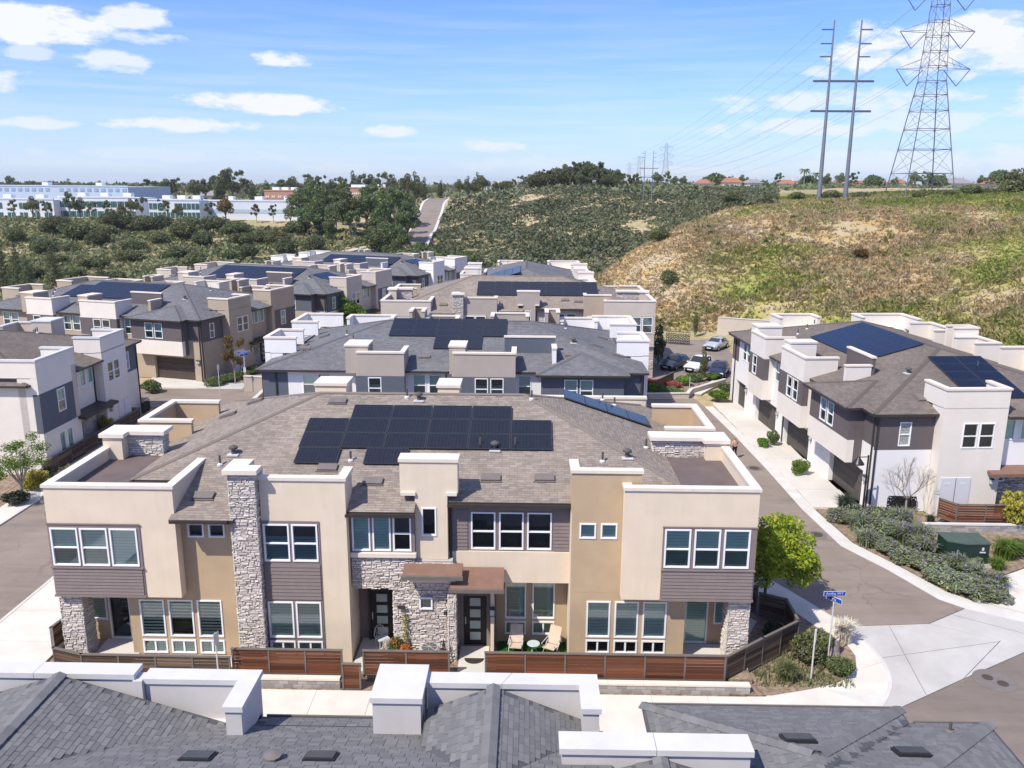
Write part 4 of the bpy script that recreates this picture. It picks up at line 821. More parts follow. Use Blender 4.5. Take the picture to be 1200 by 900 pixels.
# lane gutter and garage aprons on the right
gl=[(16.63,75.5),(17.2,66),(17.5,57.6),(17.62,50.3),(18.07,44.7),(19.48,41.7),(20.65,38.45),(21.55,37.5),(24.3,35.9)]
A,Bb=ribbon(gl,.0); gin=[(p.x,p.y) for p in A]
outer=[(17.4,75.6),(17.95,66),(18.25,57.6),(18.4,50.3),(18.9,45.1),(20.2,42.3),(21.4,39.3),(22.2,38.4),(24.9,36.6)]
gk=None
for i in range(len(gl)-1):
    q=[gl[i],gl[i+1],outer[i+1],outer[i]]
    gk=sheet('lane_gutter',q,.035,M['curb'],.1) if gk is None else (sheet('slab',q,.035+.001*(i%3),M['curb'],.1,parent=gk) and gk)
gk=None
for i in range(8):
    y0=50.6+i*3.3; dx=lambda y:(y-50)*-.033
    q=[(18.42+dx(y0),y0),(21.3+dx(y0),y0),(21.3+dx(y0),y0+3.28),(18.42+dx(y0),y0+3.28)]
    gk=sheet('garage_apron',q,.032,M['concrete'],.1) if gk is None else (sheet('slab',q,.032+.002*(i%2),M['concrete'],.1,parent=gk) and gk)
sheet('garage_driveway',[(-38.6,81),(-31.2,80.6),(-31.0,83.0),(-39.5,85.8)],.04,M['concrete'],.1)
sheet('corner_ramp',[(-31.4,80.5),(-28.3,80.5),(-28.6,83),(-30.9,83.5)],.045,M['apron'],.1)
sheet('planting_bed',[(18.95,45.1),(20.25,42.35),(21.45,39.35),(22.25,38.45),(23.6,38.3),(25.3,41.2),(28.5,43),(33,45),(33,49),(20.4,50.2),(18.5,50.2)],.06,M['mulch'],.1)
sheet('entry_walk',[(24.95,36.65),(33,41.5),(33,45),(28.5,42.9),(25.35,41.1),(23.65,38.2),(22.4,38.35)],.07,M['walk'],.1)
sheet('planting_bed',[(8.3,30.05),(10.0,30.05),(11.75,30.55),(13.15,31.08),(14.15,32.05),(14.5,33.07),(14.45,34.4),(13.65,35.4),(12.55,38.0),(9.9,39.8),(9.5,38),(11,36),(8.3,31)],.07,M['mulch'],.1)
for x0,x1,y0,y1,mm in ((-7.15,-5.5,30.9,34.1,'concrete'),(-2.75,-1.5,30.7,33.0,'concrete'),(6.8,9.4,31.5,33.4,'concrete'),(-18.4,-16.5,31.0,33.1,'concrete'),(-18.4,-12,30.6,31.9,'walk')): sheet('porch_slab',[(x0,y0),(x1,y0),(x1,y1),(x0,y1)],.34,M[mm],.34)
sheet('yard_fill',[(-18.9,30.75),(9.4,30.75),(9.4,33.3),(-18.9,33.3)],.30,M['mulch'],.3)
# artificial grass patio
def grassmat(): return leafmat('turf_green',[(.2,(.03,.11,.012)),(.6,(.055,.19,.02)),(.9,(.10,.26,.03))],.2)
def blades(name,region,n,h,mat,z=0.,seed=1,lean=.4,w=.02,kind='stuff',**k):
    r=np.random.RandomState(seed); x0,x1,y0,y1=region; V=[];Fq=[]
    for i in range(n):
        x=r.uniform(x0,x1);y=r.uniform(y0,y1);a=r.uniform(0,6.28);l=h*r.uniform(.6,1.3); dx,dy=math.cos(a)*w,math.sin(a)*w; ax,ay=r.uniform(-lean,lean,2)*l
        k0=len(V); V+=[(x-dx,y-dy,z),(x+dx,y+dy,z),(x+ax,y+ay,z+l)]; Fq.append((k0,k0+1,k0+2))
    me=bpy.data.meshes.new(name); me.from_pydata(V,[],Fq); me.materials.append(mat); return link(name,me,kind=kind,**k)
sheet('turf',[(-1.15,30.85),(1.85,30.85),(1.85,33.35),(-1.15,33.35)],.345,surf('turf_backing',(.03,.10,.015),1,.2,4),.05)
blades('artificial_grass',(-1.12,1.82,30.9,33.33),9000,.05,grassmat(),.345)
# ---------------------------------------------------------------- fences and low block walls
def fence(label,pts,z0,h,mat='slat',n=7,cap=True,group=None,post=1.6):
    t=thing('slat_fence',label,'fence',(pts[0][0],pts[0][1],z0),0,group); bx,by=pts[0][:2]
    for (xa,ya),(xb,yb) in zip(pts,pts[1:]):
        L=math.hypot(xb-xa,yb-ya); a=math.atan2(yb-ya,xb-xa); k=max(1,round(L/post)); w=L/k
        for i in range(k):
            px,py=xa-bx+math.cos(a)*i*w, ya-by+math.sin(a)*i*w; hh=h/n
            key=('slat',round(w,3),round(hh,3),mat)
            if key not in WC:
                g=G(); g.box(.035,w-.035,-.015,.015,.012,hh-.012,M[mat]); WC[key]=g.mesh('slat')
            for j in range(n): link('slat',WC[key],t,(px,py,j*hh+.02),a)
            g=G(); g.box(-.035,.035,-.035,.035,-.1,h+.05,M['rail']); g.obj('post',t,(px,py,0),a)
        g=G(); g.box(-.035,.035,-.035,.035,-.1,h+.05,M['rail']); g.obj('post',t,(xb-bx,yb-by,0),a)
        if cap: g=G(); g.box(-.05,L+.05,-.06,.06,h+.051,h+.10,M['rail']); g.obj('top_rail',t,(xa-bx,ya-by,0),a); g=G(); g.box(.04,L-.04,-.028,.028,-.03,.015,M['rail']); g.obj('bottom_rail',t,(xa-bx,ya-by,0),a)
    return t
def blockwall(label,x0,x1,y,z1,rows=2,rot=0,bl=.405,cap='coping'):
    t=thing('block_wall',label,'wall',(x0,y,0),rot); L=x1-x0; n=int(round(L/bl)); w=L/n; hh=(z1-.09)/rows
    g=G(); g.box(.004,w-.008,0,.2,.004,hh-.008,M['cmu']); me=g.mesh('block'); g=G(); g.box(.004,w/2-.008,0,.2,.004,hh-.008,M['cmu']); mh=g.mesh('block')
    for r in range(rows):
        if r%2==0:
            for i in range(n): link('block',me,t,(i*w,rnd.uniform(-.004,.004),r*hh),0)
        else:
            link('block',mh,t,(0,0,r*hh)); 
            for i in range(n-1): link('block',me,t,((i+.5)*w,rnd.uniform(-.004,.004),r*hh),0)
            link('block',mh,t,((n-.5)*w,0,r*hh))
    g=G(); g.box(.0,L,.02,.19,0,z1-.1,M['mortar']); g.obj('wall_core',t)
    k=max(1,int(L/1.2))
    for i in range(k): g=G(); g.box(i*L/k+.004,(i+1)*L/k-.004,-.03,.24,z1-.085,z1,M[cap]); g.obj('cap_stone',t)
    return t
fence('red brown slat fence in front of the patio chairs, running to the corner column',[(-1.55,30.6),(8.2,30.6)],.36,1.02,post=1.62)
fence('weathered slat fence bending around the corner bed beside the street sign',[(8.25,30.64),(10.15,32.15),(12.1,33.65),(12.15,35.6),(11.1,36.2)],.2,1.12,mat='oldslat',post=1.5)
fence('slat fence in front of the orange flowers and the stone entry wall',[(-6.55,30.6),(-3.05,30.6)],.36,1.02,post=1.75)
fence('slat fence above the short block wall, below the stone chimney',[(-11.95,30.6),(-7.45,30.6)],.36,1.02,post=1.6)
fence('small low slat gate between two taller fence runs',[(-7.3,30.05),(-6.6,30.05)],.05,1.05,post=.8)
fence('slat fence wrapping the left porch behind the white parapet',[(-20.3,35.2),(-20.6,32.6),(-19.6,31.0),(-18.2,30.55),(-12.05,30.5)],.1,.95,mat='oldslat',post=1.5)
fence('dark slat privacy screen under the corner tree',[(9.6,36.9),(11.0,36.3)],.3,1.3,mat='oldslat',n=5,post=1.5)
blockwall('long low grey block wall under the front fence, right half',2.0,9.15,30.1,.46,2)
blockwall('short low grey block wall left of the small gate',-10.9,-7.45,30.1,.46,2)
blockwall('grey retaining wall behind the green utility box',23.6,33.5,46.7,.62,3,cap='wcoping')
fence('red brown slat fence beside the stone entry of the right building',[(25.2,48.3),(25.8,47.3),(32.5,47.3)],.45,1.1,post=1.6)
fence('brown slat fence below the entry of the left edge building',[(-33.2,54),(-33.1,68.6),(-33.9,68.7)],.1,1.05,mat='oldslat',post=1.8)
fence('red slat fence at the end of the second building',[(9.2,80.6),(13.0,81.0),(15.2,84.6)],.3,.9,post=1.9)
# long retaining walls
def rwall(label,pts,z,mat='taupe',cop='concrete',t=.12):
    A,B=ribbon(pts,t); g=G()
    for i in range(len(pts)-1): g.prism([B[i],B[i+1],A[i+1],A[i]],0,z if isinstance(z,(int,float)) else z[i],M[mat])
    o=g.obj('retaining_wall',label=label,cat='wall'); A,B=ribbon(pts,t+.06); g=G()
    for i in range(len(pts)-1): zz=z if isinstance(z,(int,float)) else z[i]; g.prism([B[i],B[i+1],A[i+1],A[i]],zz,zz+.1,M[cop])
    g.obj('wall_cap',o); return o
rwall('tan retaining wall with pale cap beside the second building, left side',[(-24.0,61.5),(-23.9,70),(-24.3,79.2),(-27.8,79.8)],1.5)
rwall('pale retaining wall at the foot of the orange hill behind the parked cars',[(26,113.2),(36,109),(44,99)],2.6,'greige')
rwall('low pale wall edging the green bed at the lane end',[(8.9,77.9),(15.6,78.6),(16.2,80.2),(20.6,84.8)],.5,'greige')
sheet('green_bed',[(9.0,78.1),(15.5,78.8),(16.0,80.4),(18.0,84.6),(9.5,80.4)],.12,M['mulch'],.12)
sheet('foot_path',[(16.3,80.3),(17.2,80.0),(21.0,86.0),(19.6,86.0)],.14,M['walk'],.12)
# black ornamental fence by the slope
def railing(label,p0,p1,z0,h,n,panel=False):
    t=thing('metal_railing',label,'railing',(p0[0],p0[1],z0)); L=math.hypot(p1[0]-p0[0],p1[1]-p0[1]); a=math.atan2(p1[1]-p0[1],p1[0]-p0[0])
    for z in (.1,h): g=G(); g.box(0,L,-.025,.025,z-.03,z+.03,M['pframe']); g.obj('rail',t,rot=a)
    g=G(); g.box(-.018,.018,-.018,.018,.13,h-.03,M['pframe']); me=g.mesh('picket')
    for i in range(n+1): u=i*L/n; link('picket',me,t,(math.cos(a)*u,math.sin(a)*u,0),a)
    if panel:
        r=random.Random(3)
        for i in range(n):
            for k in range(4):
                g=G(); u=(i+.5)*L/n; z=.3+k*(h-.4)/4+r.uniform(-.05,.05); q=[(u+.22*math.cos(x)*(.6+.4*math.cos(3*x+k)),0,z+.17*math.sin(x)) for x in np.linspace(0,6.28,9)[:-1]]
                for c,d in zip(q,q[1:]+q[:1]): g.tube(c,d,.045,n=4,m=M['pframe'],cap=False)
                g.obj('ring_ornament',t,rot=a)
    return t
railing('black ornamental screen with rings at the top of the parking court',tuple(on_ground(780,403))[:2],tuple(on_ground(808,405))[:2],.1,1.6,7,True)
railing('black scrollwork rack against the pale wall beside the lamp post',(21.6,50.15),(24.6,49.95),.2,.85,8,True)
railing('black scrollwork rack at the foot of the left edge building',(-33.6,70.2),(-33.6,71.6),.15,1.1,4,True)
# ---------------------------------------------------------------- foreground building, seen from above its roof
CAPS=[]
def fore():
    b=Bld('townhouse_building','slate grey roofed building under the camera with white parapets and a white chimney block','building',(-4,10),(-4,10))
    sh=M['shF']; s=SL; z0=6.85; ye=18.55
    Sx=lambda x,y:(x,y,z0+(ye-y)*s)           # north facing plane, rises toward the camera
    # volumes
    b.box('wall',-22,1.8,2,17.6,0,6.6,M['pwhite']); b.box('wall',-22,-6.6,17.5,18.5,0,7.0,M['pwhite']); b.box('wall',-2.3,1.7,17.5,18.5,0,7.0,M['pwhite'])
    polys=[]
    def R_(pts,name='roof'): polys.append(b.roof(pts,sh,name=name))
    R_([Sx(-22,17.9),Sx(1.95,17.9),Sx(1.95,8.4),Sx(-22,8.4)]); R_([Sx(-6.6,ye),Sx(-2.4,ye),Sx(-2.4,17.9),Sx(-6.6,17.9)]) 
    yr=8.4; zr=z0+(ye-yr)*s; b.roof([(-22,yr,zr),(9.6,yr,zr),(9.6,-1.5,zr-9.9*s),(-22,-1.5,zr-9.9*s)],sh)
    # gable ridges running toward the parapets (left and middle)
    for x0,xr,x1,yb,zt,yf in ((-17.2,-11.3,-6.9,18.0,8.28,18.0),(-2.35,-.72,1.55,18.0,8.15,18.0)):
        sl=(zt-6.9)/4.4 if xr<-5 else .40
        yz=ye-(zt-z0)/s     # where the ridge dies into the main plane
        zl=zt-(xr-x0)*sl; zr2=zt-(x1-xr)*sl; yl=ye-(zl-z0)/s; y2=ye-(zr2-z0)/s
        R_([(xr,yb,zt+.02),(x1,yb,zr2+.02),(x1,min(y2,yb-.05),zr2+.02),(xr,yz,zt+.02)]); R_([(x0,yb,zl+.02),(xr,yb,zt+.02),(xr,yz,zt+.02),(x0,min(yl,yb-.05),zl+.02)])
        CAPS.append(((xr,yb,zt+.03),(xr,yz-.3,zt+.03)))
    # right wing: two small hips
    ze=6.85; e0=19.3; AP=(6.45,16.0,ze+1.1)
    R_([(3.1,e0,ze),(9.75,e0,ze),AP]); R_([(3.1,e0,ze),AP,(6.45,9,ze+1.1),(3.1,9,ze)])
    R_([(9.75,e0,ze),(9.75,18.72,ze),(3.95,12.92,ze+1.95),(3.67,13.22,ze+2.03)]) if False else None
    q=lambda y:9.75-(18.72-y)
    R_([(9.75,e0,ze),(9.75,18.72,ze),(q(15.4),15.4,ze+(9.75-q(15.4))*s),(AP[0],15.4,ze+1.1),AP])
    R_([(9.78,18.72,ze),(11.74,18.72,ze),(8.42,15.4,ze+1.107),(q(15.4),15.4,ze+1.107)]); R_([(q(15.4),15.4,ze+1.107),(8.42,15.4,ze+1.107),(6.45,13.4,ze+1.77),(4.45,13.4,ze+1.77)])
    R_([(11.74,18.72,ze),(6.44,13.42,ze+1.767),(6.44,9,ze+1.767),(11.74,9,ze)])
    b.box('wall',3.3,9.6,8,19.0,0,6.65,M['pwhite']); b.box('wall',9.5,11.6,8,18.45,0,6.64,M['pwhite'])
    for a,c in (((3.1,e0,ze),AP),((9.75,e0,ze),AP),((11.74,18.72,ze),(6.45,13.43,ze+1.767))): CAPS.append((a,c))
    g=G(); 
    for (xa,ya),(xb,yb) in (((-6.5,ye+.02),(-2.4,ye+.02)),((3.1,e0+.02),(9.76,e0+.02)),((9.87,18.74),(11.74,18.74))): g=G(); g.box(xa,xb,ya,ya+.05,ze-.14,ze+.03,M['rail']); b.put(g,'roof_edge')
    # parapets
    P_=M['pwhite']; C_=M['wcoping']
    b.parapet([(-22,18.4),(-9.62,18.4)],6.6,8.1,P_,C_,t=.2,over=.05,ch=.14)
    b.parapet([(-9.35,18.42),(-6.79,18.42),(-6.79,17.15)],6.6,7.97,P_,C_,t=.19,over=.05,ch=.14); b.box('parapet',-9.6,-9.37,18.1,18.5,6.6,8.09,P_)
    b.box('chimney_block',-3.56,-2.42,17.4,18.75,6.5,8.1,P_); b.cap(-3.56,-2.42,17.4,18.75,8.1,C_,.05,.14)
    b.parapet([(-2.36,18.45),(1.6,18.45),(1.6,17.3)],6.6,7.97,P_,C_,t=.19,over=.05,ch=.14)
    b.parapet([(.85,15.95),(4.9,15.95)],6.6,8.1,P_,C_,t=.24,over=.06,ch=.14); b.box('wall',.9,4.85,13.0,15.65,6.6,7.3,P_)
    # small gable behind that parapet
    R_([(2.95,15.7,8.02),(5.0,15.7,7.35),(5.0,13,7.35),(2.95,13,8.02)]); R_([(.8,15.7,7.32),(2.95,15.7,8.02),(2.95,13,8.02),(.8,13,7.32)]); CAPS.append(((2.95,15.7,8.03),(2.95,13,8.03)))
    # skylight-like flat vents and pipes
    for px,py,w in ((232,888,.62),(376,888,.62)):
        d=on_plane(px,py,z0+ye*s,0,-s); g=G(); g.box(-w/2,w/2,-.22,.22,0,.07,M['solar']); g.box(-w/2-.04,w/2+.04,-.26,.26,0,.035,M['pframe']); g.obj('roof_vent',b.e,(d.x+4,d.y-10,d.z+.02),(-math.atan(s),0,0))
    for px,py in ((935,868),(1068,884)):
        d=on_plane(px,py,7.3,0,0) ; d=on_plane(px,py,ze+(e0 if px<1000 else 18.72)*s,0,-s); zz=d.z-.1; g=G(); g.box(-.33,.33,-.2,.2,0,.07,M['solar']); g.box(-.37,.37,-.24,.24,-.1,.035,M['pframe']); g.obj('roof_vent',b.e,(d.x+4,d.y-10,zz+.15),(-math.atan(s),0,0))
    for px,py,k in ((214,838,0),(519,856,0),(320,890,1),(1113,858,0),(228,822,2),(619,820,2)):
        d=on_plane(px,py,z0+ye*s,0,-s) if px<1000 else on_plane(px,py,ze+18.72*s,0,-s)
        g=G()
        if k==0: g.tube((0,0,-.1),(0,0,.28),.035,m=M['pipe']); g.lathe([(.12,-.04),(.12,.02),(.05,.07)],M['rail'],10)
        elif k==1: g.lathe([(.14,-.05),(.12,.05),(.2,.09),(.2,.13),(.05,.17)],M['vent'],12)
        else: g.lathe([(.06,-.03),(.06,.06),(.02,.08)],M['wcoping'],8)
        g.obj('vent_pipe',b.e,(d.x+4,d.y-10,d.z+(.12 if px<300 or 600<px<700 else 0)))
    # lapped cap shingles over every hip and ridge
    capm={}
    for a_,c_ in CAPS:
        a_=Vector(a_);c_=Vector(c_); d=c_-a_; L=d.length; d.normalize(); sv=Vector((-d.y,d.x,0)).normalized(); up=sv.cross(d)*-1
        if up.z<0: up=-up
        if 'm' not in capm: g=G(); w_=.17; g.faces([(0,-w_,.0),(0,0,.075),(0,w_,.0),(.30,-w_,-.03),(.30,0,.045),(.30,w_,-.03),(0,-w_,-.03),(0,w_,-.03)],[(0,1,4,3),(1,2,5,4),(6,0,3),(2,7,5),(0,6,1),(1,6,7),(1,7,2)],M['tab']); capm['m']=g.mesh('cap_shingle')
        rt=Matrix((d,up.cross(d),up)).transposed().to_euler()
        for i in range(int(L/.26)): P=a_+d*(i*.26); link('cap_shingle',capm['m'],b.e,(P.x+4,P.y-10,P.z+.015),rt)
    # real shingle tabs
    cells=[]; r=random.Random(4); w,h=.29,.132
    for pts,e,v,nrm in polys:
        U=[p.dot(e) for p in pts]; V=[p.dot(v) for p in pts]; o=pts[0]-e*U[0]-v*V[0]; poly=list(zip(U,V))
        def inside(x,y):
            c=False
            for i in range(len(poly)):
                (x1,y1),(x2,y2)=poly[i],poly[i-1]
                if (y1>y)!=(y2>y) and x<(x2-x1)*(y-y1)/(y2-y1)+x1: c=not c
            return c
        for j in range(int(min(V)/h),int(max(V)/h)+1):
            off=r.choice((0,.11,.22)) if True else 0
            for i in range(int(min(U)/w)-1,int(max(U)/w)+1):
                x,y=i*w+off+w/2,j*h+h/2
                if not(inside(x-w*.35,y) and inside(x+w*.35,y)): continue
                P=o+e*x+v*y; q=P-Vector((0,0,CH)); zc=q.dot(CF)
                if zc<1: continue
                sx,sy=600+FPX*q.dot(CR)/zc,450+FPX*q.dot(CD)/zc
                if -40<sx<1240 and 780<sy<925: cells.append((zc,P,e,v,nrm))
    cells.sort(key=lambda c:c[0]); near=cells[:300]; far=cells[300:]
    def tabv(): return [(-w/2+.006,-h/2,0),(w/2-.006,-h/2,0),(w/2-.006,h/2+.03,-.004),(-w/2+.006,h/2+.03,-.004),(-w/2+.006,-h/2,.018),(w/2-.006,-h/2,.018),(w/2-.006,h/2+.03,.006),(-w/2+.006,h/2+.03,.006)]
    tf=[(0,1,5,4),(1,2,6,5),(3,0,4,7),(4,5,6,7)]
    g=G(); g.faces(tabv(),tf,M['tab']); me=g.mesh('shingle')
    for zc,P,e,v,nrm in near:
        eu=Matrix((e,v,nrm)).transposed().to_euler(); link('shingle',me,b.e,(P.x+4,P.y-10,P.z),eu)
    V=[];Fs=[]; tv=tabv()
    for zc,P,e,v,nrm in far:
        k=len(V); lift=r.uniform(0,.006); V+=[(P+e*a+v*c+nrm*(d+lift)) for a,c,d in tv]; Fs+=[tuple(k+i for i in f) for f in tf]
    g=G(); g.faces([(p.x+4,p.y-10,p.z) for p in V],Fs,M['tabs']); g.obj('shingles',b.e,kind='stuff')
    print('tabs',len(cells))
fore()
# ---------------------------------------------------------------- plants
def tris(name,V,mat,quads=False):
    V=np.asarray(V,np.float32); k=4 if quads else 3; n=len(V); me=bpy.data.meshes.new(name)
    me.vertices.add(n*k); me.vertices.foreach_set('co',V.reshape(-1)); me.loops.add(n*k); me.loops.foreach_set('vertex_index',np.arange(n*k,dtype=np.int32))
    me.polygons.add(n); me.polygons.foreach_set('loop_start',np.arange(0,n*k,k,dtype=np.int32))
    me.materials.append(mat); me.update(calc_edges=True); return me
def leaf_quads(r,C,size,flat=.0):
    """small randomly turned quads around centres C"""
    n=len(C); a=r.normal(size=(n,3)); a/=np.linalg.norm(a,axis=1)[:,None]; b=r.normal(size=(n,3)); b[:,2]*=1-flat; b-=a*(a*b).sum(1)[:,None]; b/=np.linalg.norm(b,axis=1)[:,None]
    s=np.asarray(size)*r.uniform(.6,1.4,n); s=s[:,None]; a=a*s; b=b*s*.62
    return np.stack([C-a*.9,C-b*.8,C+a,C+b*.8],1)
def crown_pts(r,blobs,n,shell=.55):
    w=np.array([bl[3]*bl[4]*bl[5] for bl in blobs])**.66; ch=r.choice(len(blobs),n,p=w/w.sum()); B=np.array(blobs)[ch]
    d=r.normal(size=(n,3)); d/=np.linalg.norm(d,axis=1)[:,None]; rad=r.uniform(shell,1.05,n)**.8
    return B[:,:3]+d*rad[:,None]*B[:,3:6]
LM={'green':leafmat('leaf_green',[(.25,(.07,.10,.038)),(.5,(.14,.185,.07)),(.75,(.23,.275,.11))]),
 'dark':leafmat('leaf_dark',[(.25,(.075,.095,.042)),(.5,(.14,.165,.075)),(.75,(.23,.245,.12))],.4),
 'olive':leafmat('leaf_olive',[(.25,(.09,.105,.045)),(.5,(.16,.18,.075)),(.75,(.25,.26,.12))],.35),
 'grey':leafmat('leaf_grey_green',[(.25,(.035,.05,.03)),(.5,(.075,.095,.058)),(.75,(.13,.15,.10))],.25),
 'bright':leafmat('leaf_bright',[(.2,(.10,.16,.018)),(.42,(.24,.33,.03)),(.62,(.42,.47,.045)),(.85,(.54,.36,.07))],.4,region=1.6),
 'lime':leafmat('leaf_lime',[(.25,(.07,.15,.02)),(.5,(.14,.25,.035)),(.8,(.24,.36,.06))],.35),
 'yellow':leafmat('leaf_yellow',[(.25,(.14,.15,.03)),(.5,(.30,.26,.05)),(.8,(.48,.38,.07))],.3),
 'rust':leafmat('leaf_rust',[(.25,(.08,.05,.02)),(.5,(.16,.10,.035)),(.8,(.24,.15,.06))],.3),
 'lav':leafmat('leaf_lavender_green',[(.2,(.12,.155,.07)),(.5,(.21,.25,.13)),(.8,(.31,.34,.20))],.25,region=1.5),
 'purple':leafmat('flower_purple',[(.3,(.17,.14,.26)),(.7,(.27,.23,.38))],.2),
 'white':leafmat('plume_white',[(.3,(.55,.50,.42)),(.7,(.75,.70,.62))],.3),
 'orange':leafmat('flower_orange',[(.3,(.65,.20,.03)),(.7,(.80,.36,.10))],.2),
 'pink':leafmat('flower_red_pink',[(.3,(.30,.05,.05)),(.7,(.42,.12,.12))],.2)}
PT={}
def plant_proto(kind):
    if kind in PT: return PT[kind]
    r=np.random.RandomState(abs(hash(kind))%9999 if False else sum(map(ord,kind))*7%9973); base=kind.rstrip('0123456789'); g=G(); parts=[]
    bark=M['bark']
    def limbs(g,z0,z1,rad,n,spread,m):
        g.tube((0,0,-.04),(0,0,z0),rad,rad*.75,n=7,m=m)
        for i in range(n):
            a=6.283*i/n+r.uniform(-.4,.4); q=(math.cos(a)*spread*r.uniform(.5,1),math.sin(a)*spread*r.uniform(.5,1),z1*r.uniform(.8,1.05)); mid=(q[0]*.4,q[1]*.4,z0+(q[2]-z0)*.45)
            g.tube((0,0,z0*.9),mid,rad*.6,rad*.4,n=5,m=m); g.tube(mid,q,rad*.4,rad*.12,n=5,m=m)
    if base=='round':    # unit height broadleaf
        limbs(g,.28,.7,.028,6,.28,bark); blobs=[(0,0,.66,.2,.2,.22)]+[(math.cos(a)*r.uniform(.16,.27),math.sin(a)*r.uniform(.16,.27),r.uniform(.42,.78),r.uniform(.11,.17),r.uniform(.11,.17),r.uniform(.09,.15)) for a in np.linspace(0,6.28,10)[:-1]]+[(r.uniform(-.1,.1),r.uniform(-.1,.1),.88,.12,.12,.1)]
        V=leaf_quads(r,crown_pts(r,blobs,2600),.028)
    elif base=='tall':
        limbs(g,.12,.85,.02,5,.1,bark); blobs=[(r.uniform(-.05,.05),r.uniform(-.05,.05),z,w,w,.13) for z,w in ((.2,.13),(.34,.17),(.48,.18),(.62,.16),(.76,.13),(.9,.075))]+[(math.cos(a)*.13,math.sin(a)*.13,r.uniform(.25,.7),.07,.07,.09) for a in np.linspace(0,6.28,8)]
        V=leaf_quads(r,crown_pts(r,blobs,2200),.026)
    elif base=='euc':    # ragged gum tree, open crown
        limbs(g,.3,.85,.022,6,.26,M['pbark']); blobs=[(r.uniform(-.24,.24),r.uniform(-.24,.24),r.uniform(.45,.95),r.uniform(.07,.13),r.uniform(.07,.13),r.uniform(.05,.1)) for _ in range(13)]
        V=leaf_quads(r,crown_pts(r,blobs,1900,.2),.027)
    elif base=='pine':
        g.tube((0,0,-.04),(0,0,.97),.024,.006,n=6,m=bark); blobs=[]
        for z in np.linspace(.12,.95,11): w=.24*(1.05-z)+.01; blobs+=[(math.cos(a)*w*.6,math.sin(a)*w*.6,z,w*.55,w*.55,.045) for a in np.linspace(0,6.28,6)[:-1]+z*9]
        V=leaf_quads(r,crown_pts(r,blobs,2200,.3),.02,.4)
    elif base=='bush':   # wider than tall, height 1, radius ~.75
        limbs(g,.12,.7,.03,7,.45,bark); blobs=[(0,0,.5,.5,.5,.42)]+[(math.cos(a)*r.uniform(.3,.55),math.sin(a)*r.uniform(.3,.55),r.uniform(.25,.62),r.uniform(.2,.33),r.uniform(.2,.33),r.uniform(.18,.3)) for a in np.linspace(0,6.28,9)[:-1]]
        V=leaf_quads(r,crown_pts(r,blobs,2400,.7),.06)
    elif base=='grassy':
        V=[]; n=520
        for i in range(n):
            a=r.uniform(0,6.28); l=r.uniform(.6,1.05); sp=r.uniform(.05,.75); x0,y0=r.normal(0,.12,2); w=.022; p0=np.array([x0,y0,0]); mid=p0+np.array([math.cos(a)*sp*.35*l,math.sin(a)*sp*.35*l,.7*l]); tip=p0+np.array([math.cos(a)*sp*l,math.sin(a)*sp*l,(1-.45*sp)*l]); s=np.array([-math.sin(a)*w,math.cos(a)*w,0])
            V.append([p0-s,p0+s,mid+s,mid-s]); V.append([mid-s,mid+s,tip+s*.1,tip-s*.1])
        V=np.array(V)
    elif base=='airy':   # fine leaved open crown
        limbs(g,.3,.85,.02,9,.36,M['pbark']); blobs=[(r.uniform(-.34,.34),r.uniform(-.34,.34),r.uniform(.45,.95),r.uniform(.08,.16),r.uniform(.08,.16),r.uniform(.06,.12)) for _ in range(16)]
        V=leaf_quads(r,crown_pts(r,blobs,6500,.1),.013)
    elif base=='palm':
        g.tube((0,0,-.02),(0,0,.8),.022,.018,n=7,m=M['pbark']); V=[]
        for i in range(26):
            a=6.283*i/26+r.uniform(-.1,.1); e=r.uniform(-.5,.9); L=.26
            for k in range(6):
                t0,t1=k/6,(k+1)/6; f=lambda t:np.array([math.cos(a)*L*t,math.sin(a)*L*t,.8+L*(math.sin(e)*t-.75*t*t)]); s=np.array([-math.sin(a),math.cos(a),-.3])*.035*(1-abs(t0-.4))
                V.append([f(t0)-s,f(t0)+s,f(t1)+s*.8,f(t1)-s*.8])
        V=np.array(V)
    PT[kind]=(g.mesh('trunk') if g.f else None,V); return PT[kind]
CM={}
def plant(name,label,cat,kind,x,y,h,w=None,leaf='green',z=None,group=None,rot=None,flowers=None):
    tr,V=plant_proto(kind); key=(kind,leaf)
    if key not in CM: CM[key]=tris('crown',V,LM[leaf],True)
    z=TZat(x,y) if z is None else z
    t=thing(name,label,cat,(x,y,z),rnd.uniform(0,6.28) if rot is None else rot,group); w=w or h; t.scale=(w,w,h)
    if tr: link('trunk' if 'tree' in name else 'stems',tr,t)
    link('crown' if 'tree' in name else 'leaves',CM[key],t)
    if flowers:
        k2=('fl',kind,flowers)
        if k2 not in CM:
            r=np.random.RandomState(5); idx=r.choice(len(V),min(len(V)//4,295),replace=False); C=V[idx].mean(1); C=C[C[:,2]>.3]; C[:,2]+=.04; Q=leaf_quads(r,C,.045); Q[:,:,2]=C[:,None,2]+(Q[:,:,2]-C[:,None,2])*1.8; CM[k2]=tris('flowers',Q,LM[flowers],True)
        link('flowers',CM[k2],t)
    return t
def at(px,py,Yv): d=ray(px,py); t=Yv/d.y; return d.x*t,Yv,CH+d.z*t
def xpx(px,Yv): return at(px,217,Yv)[0]
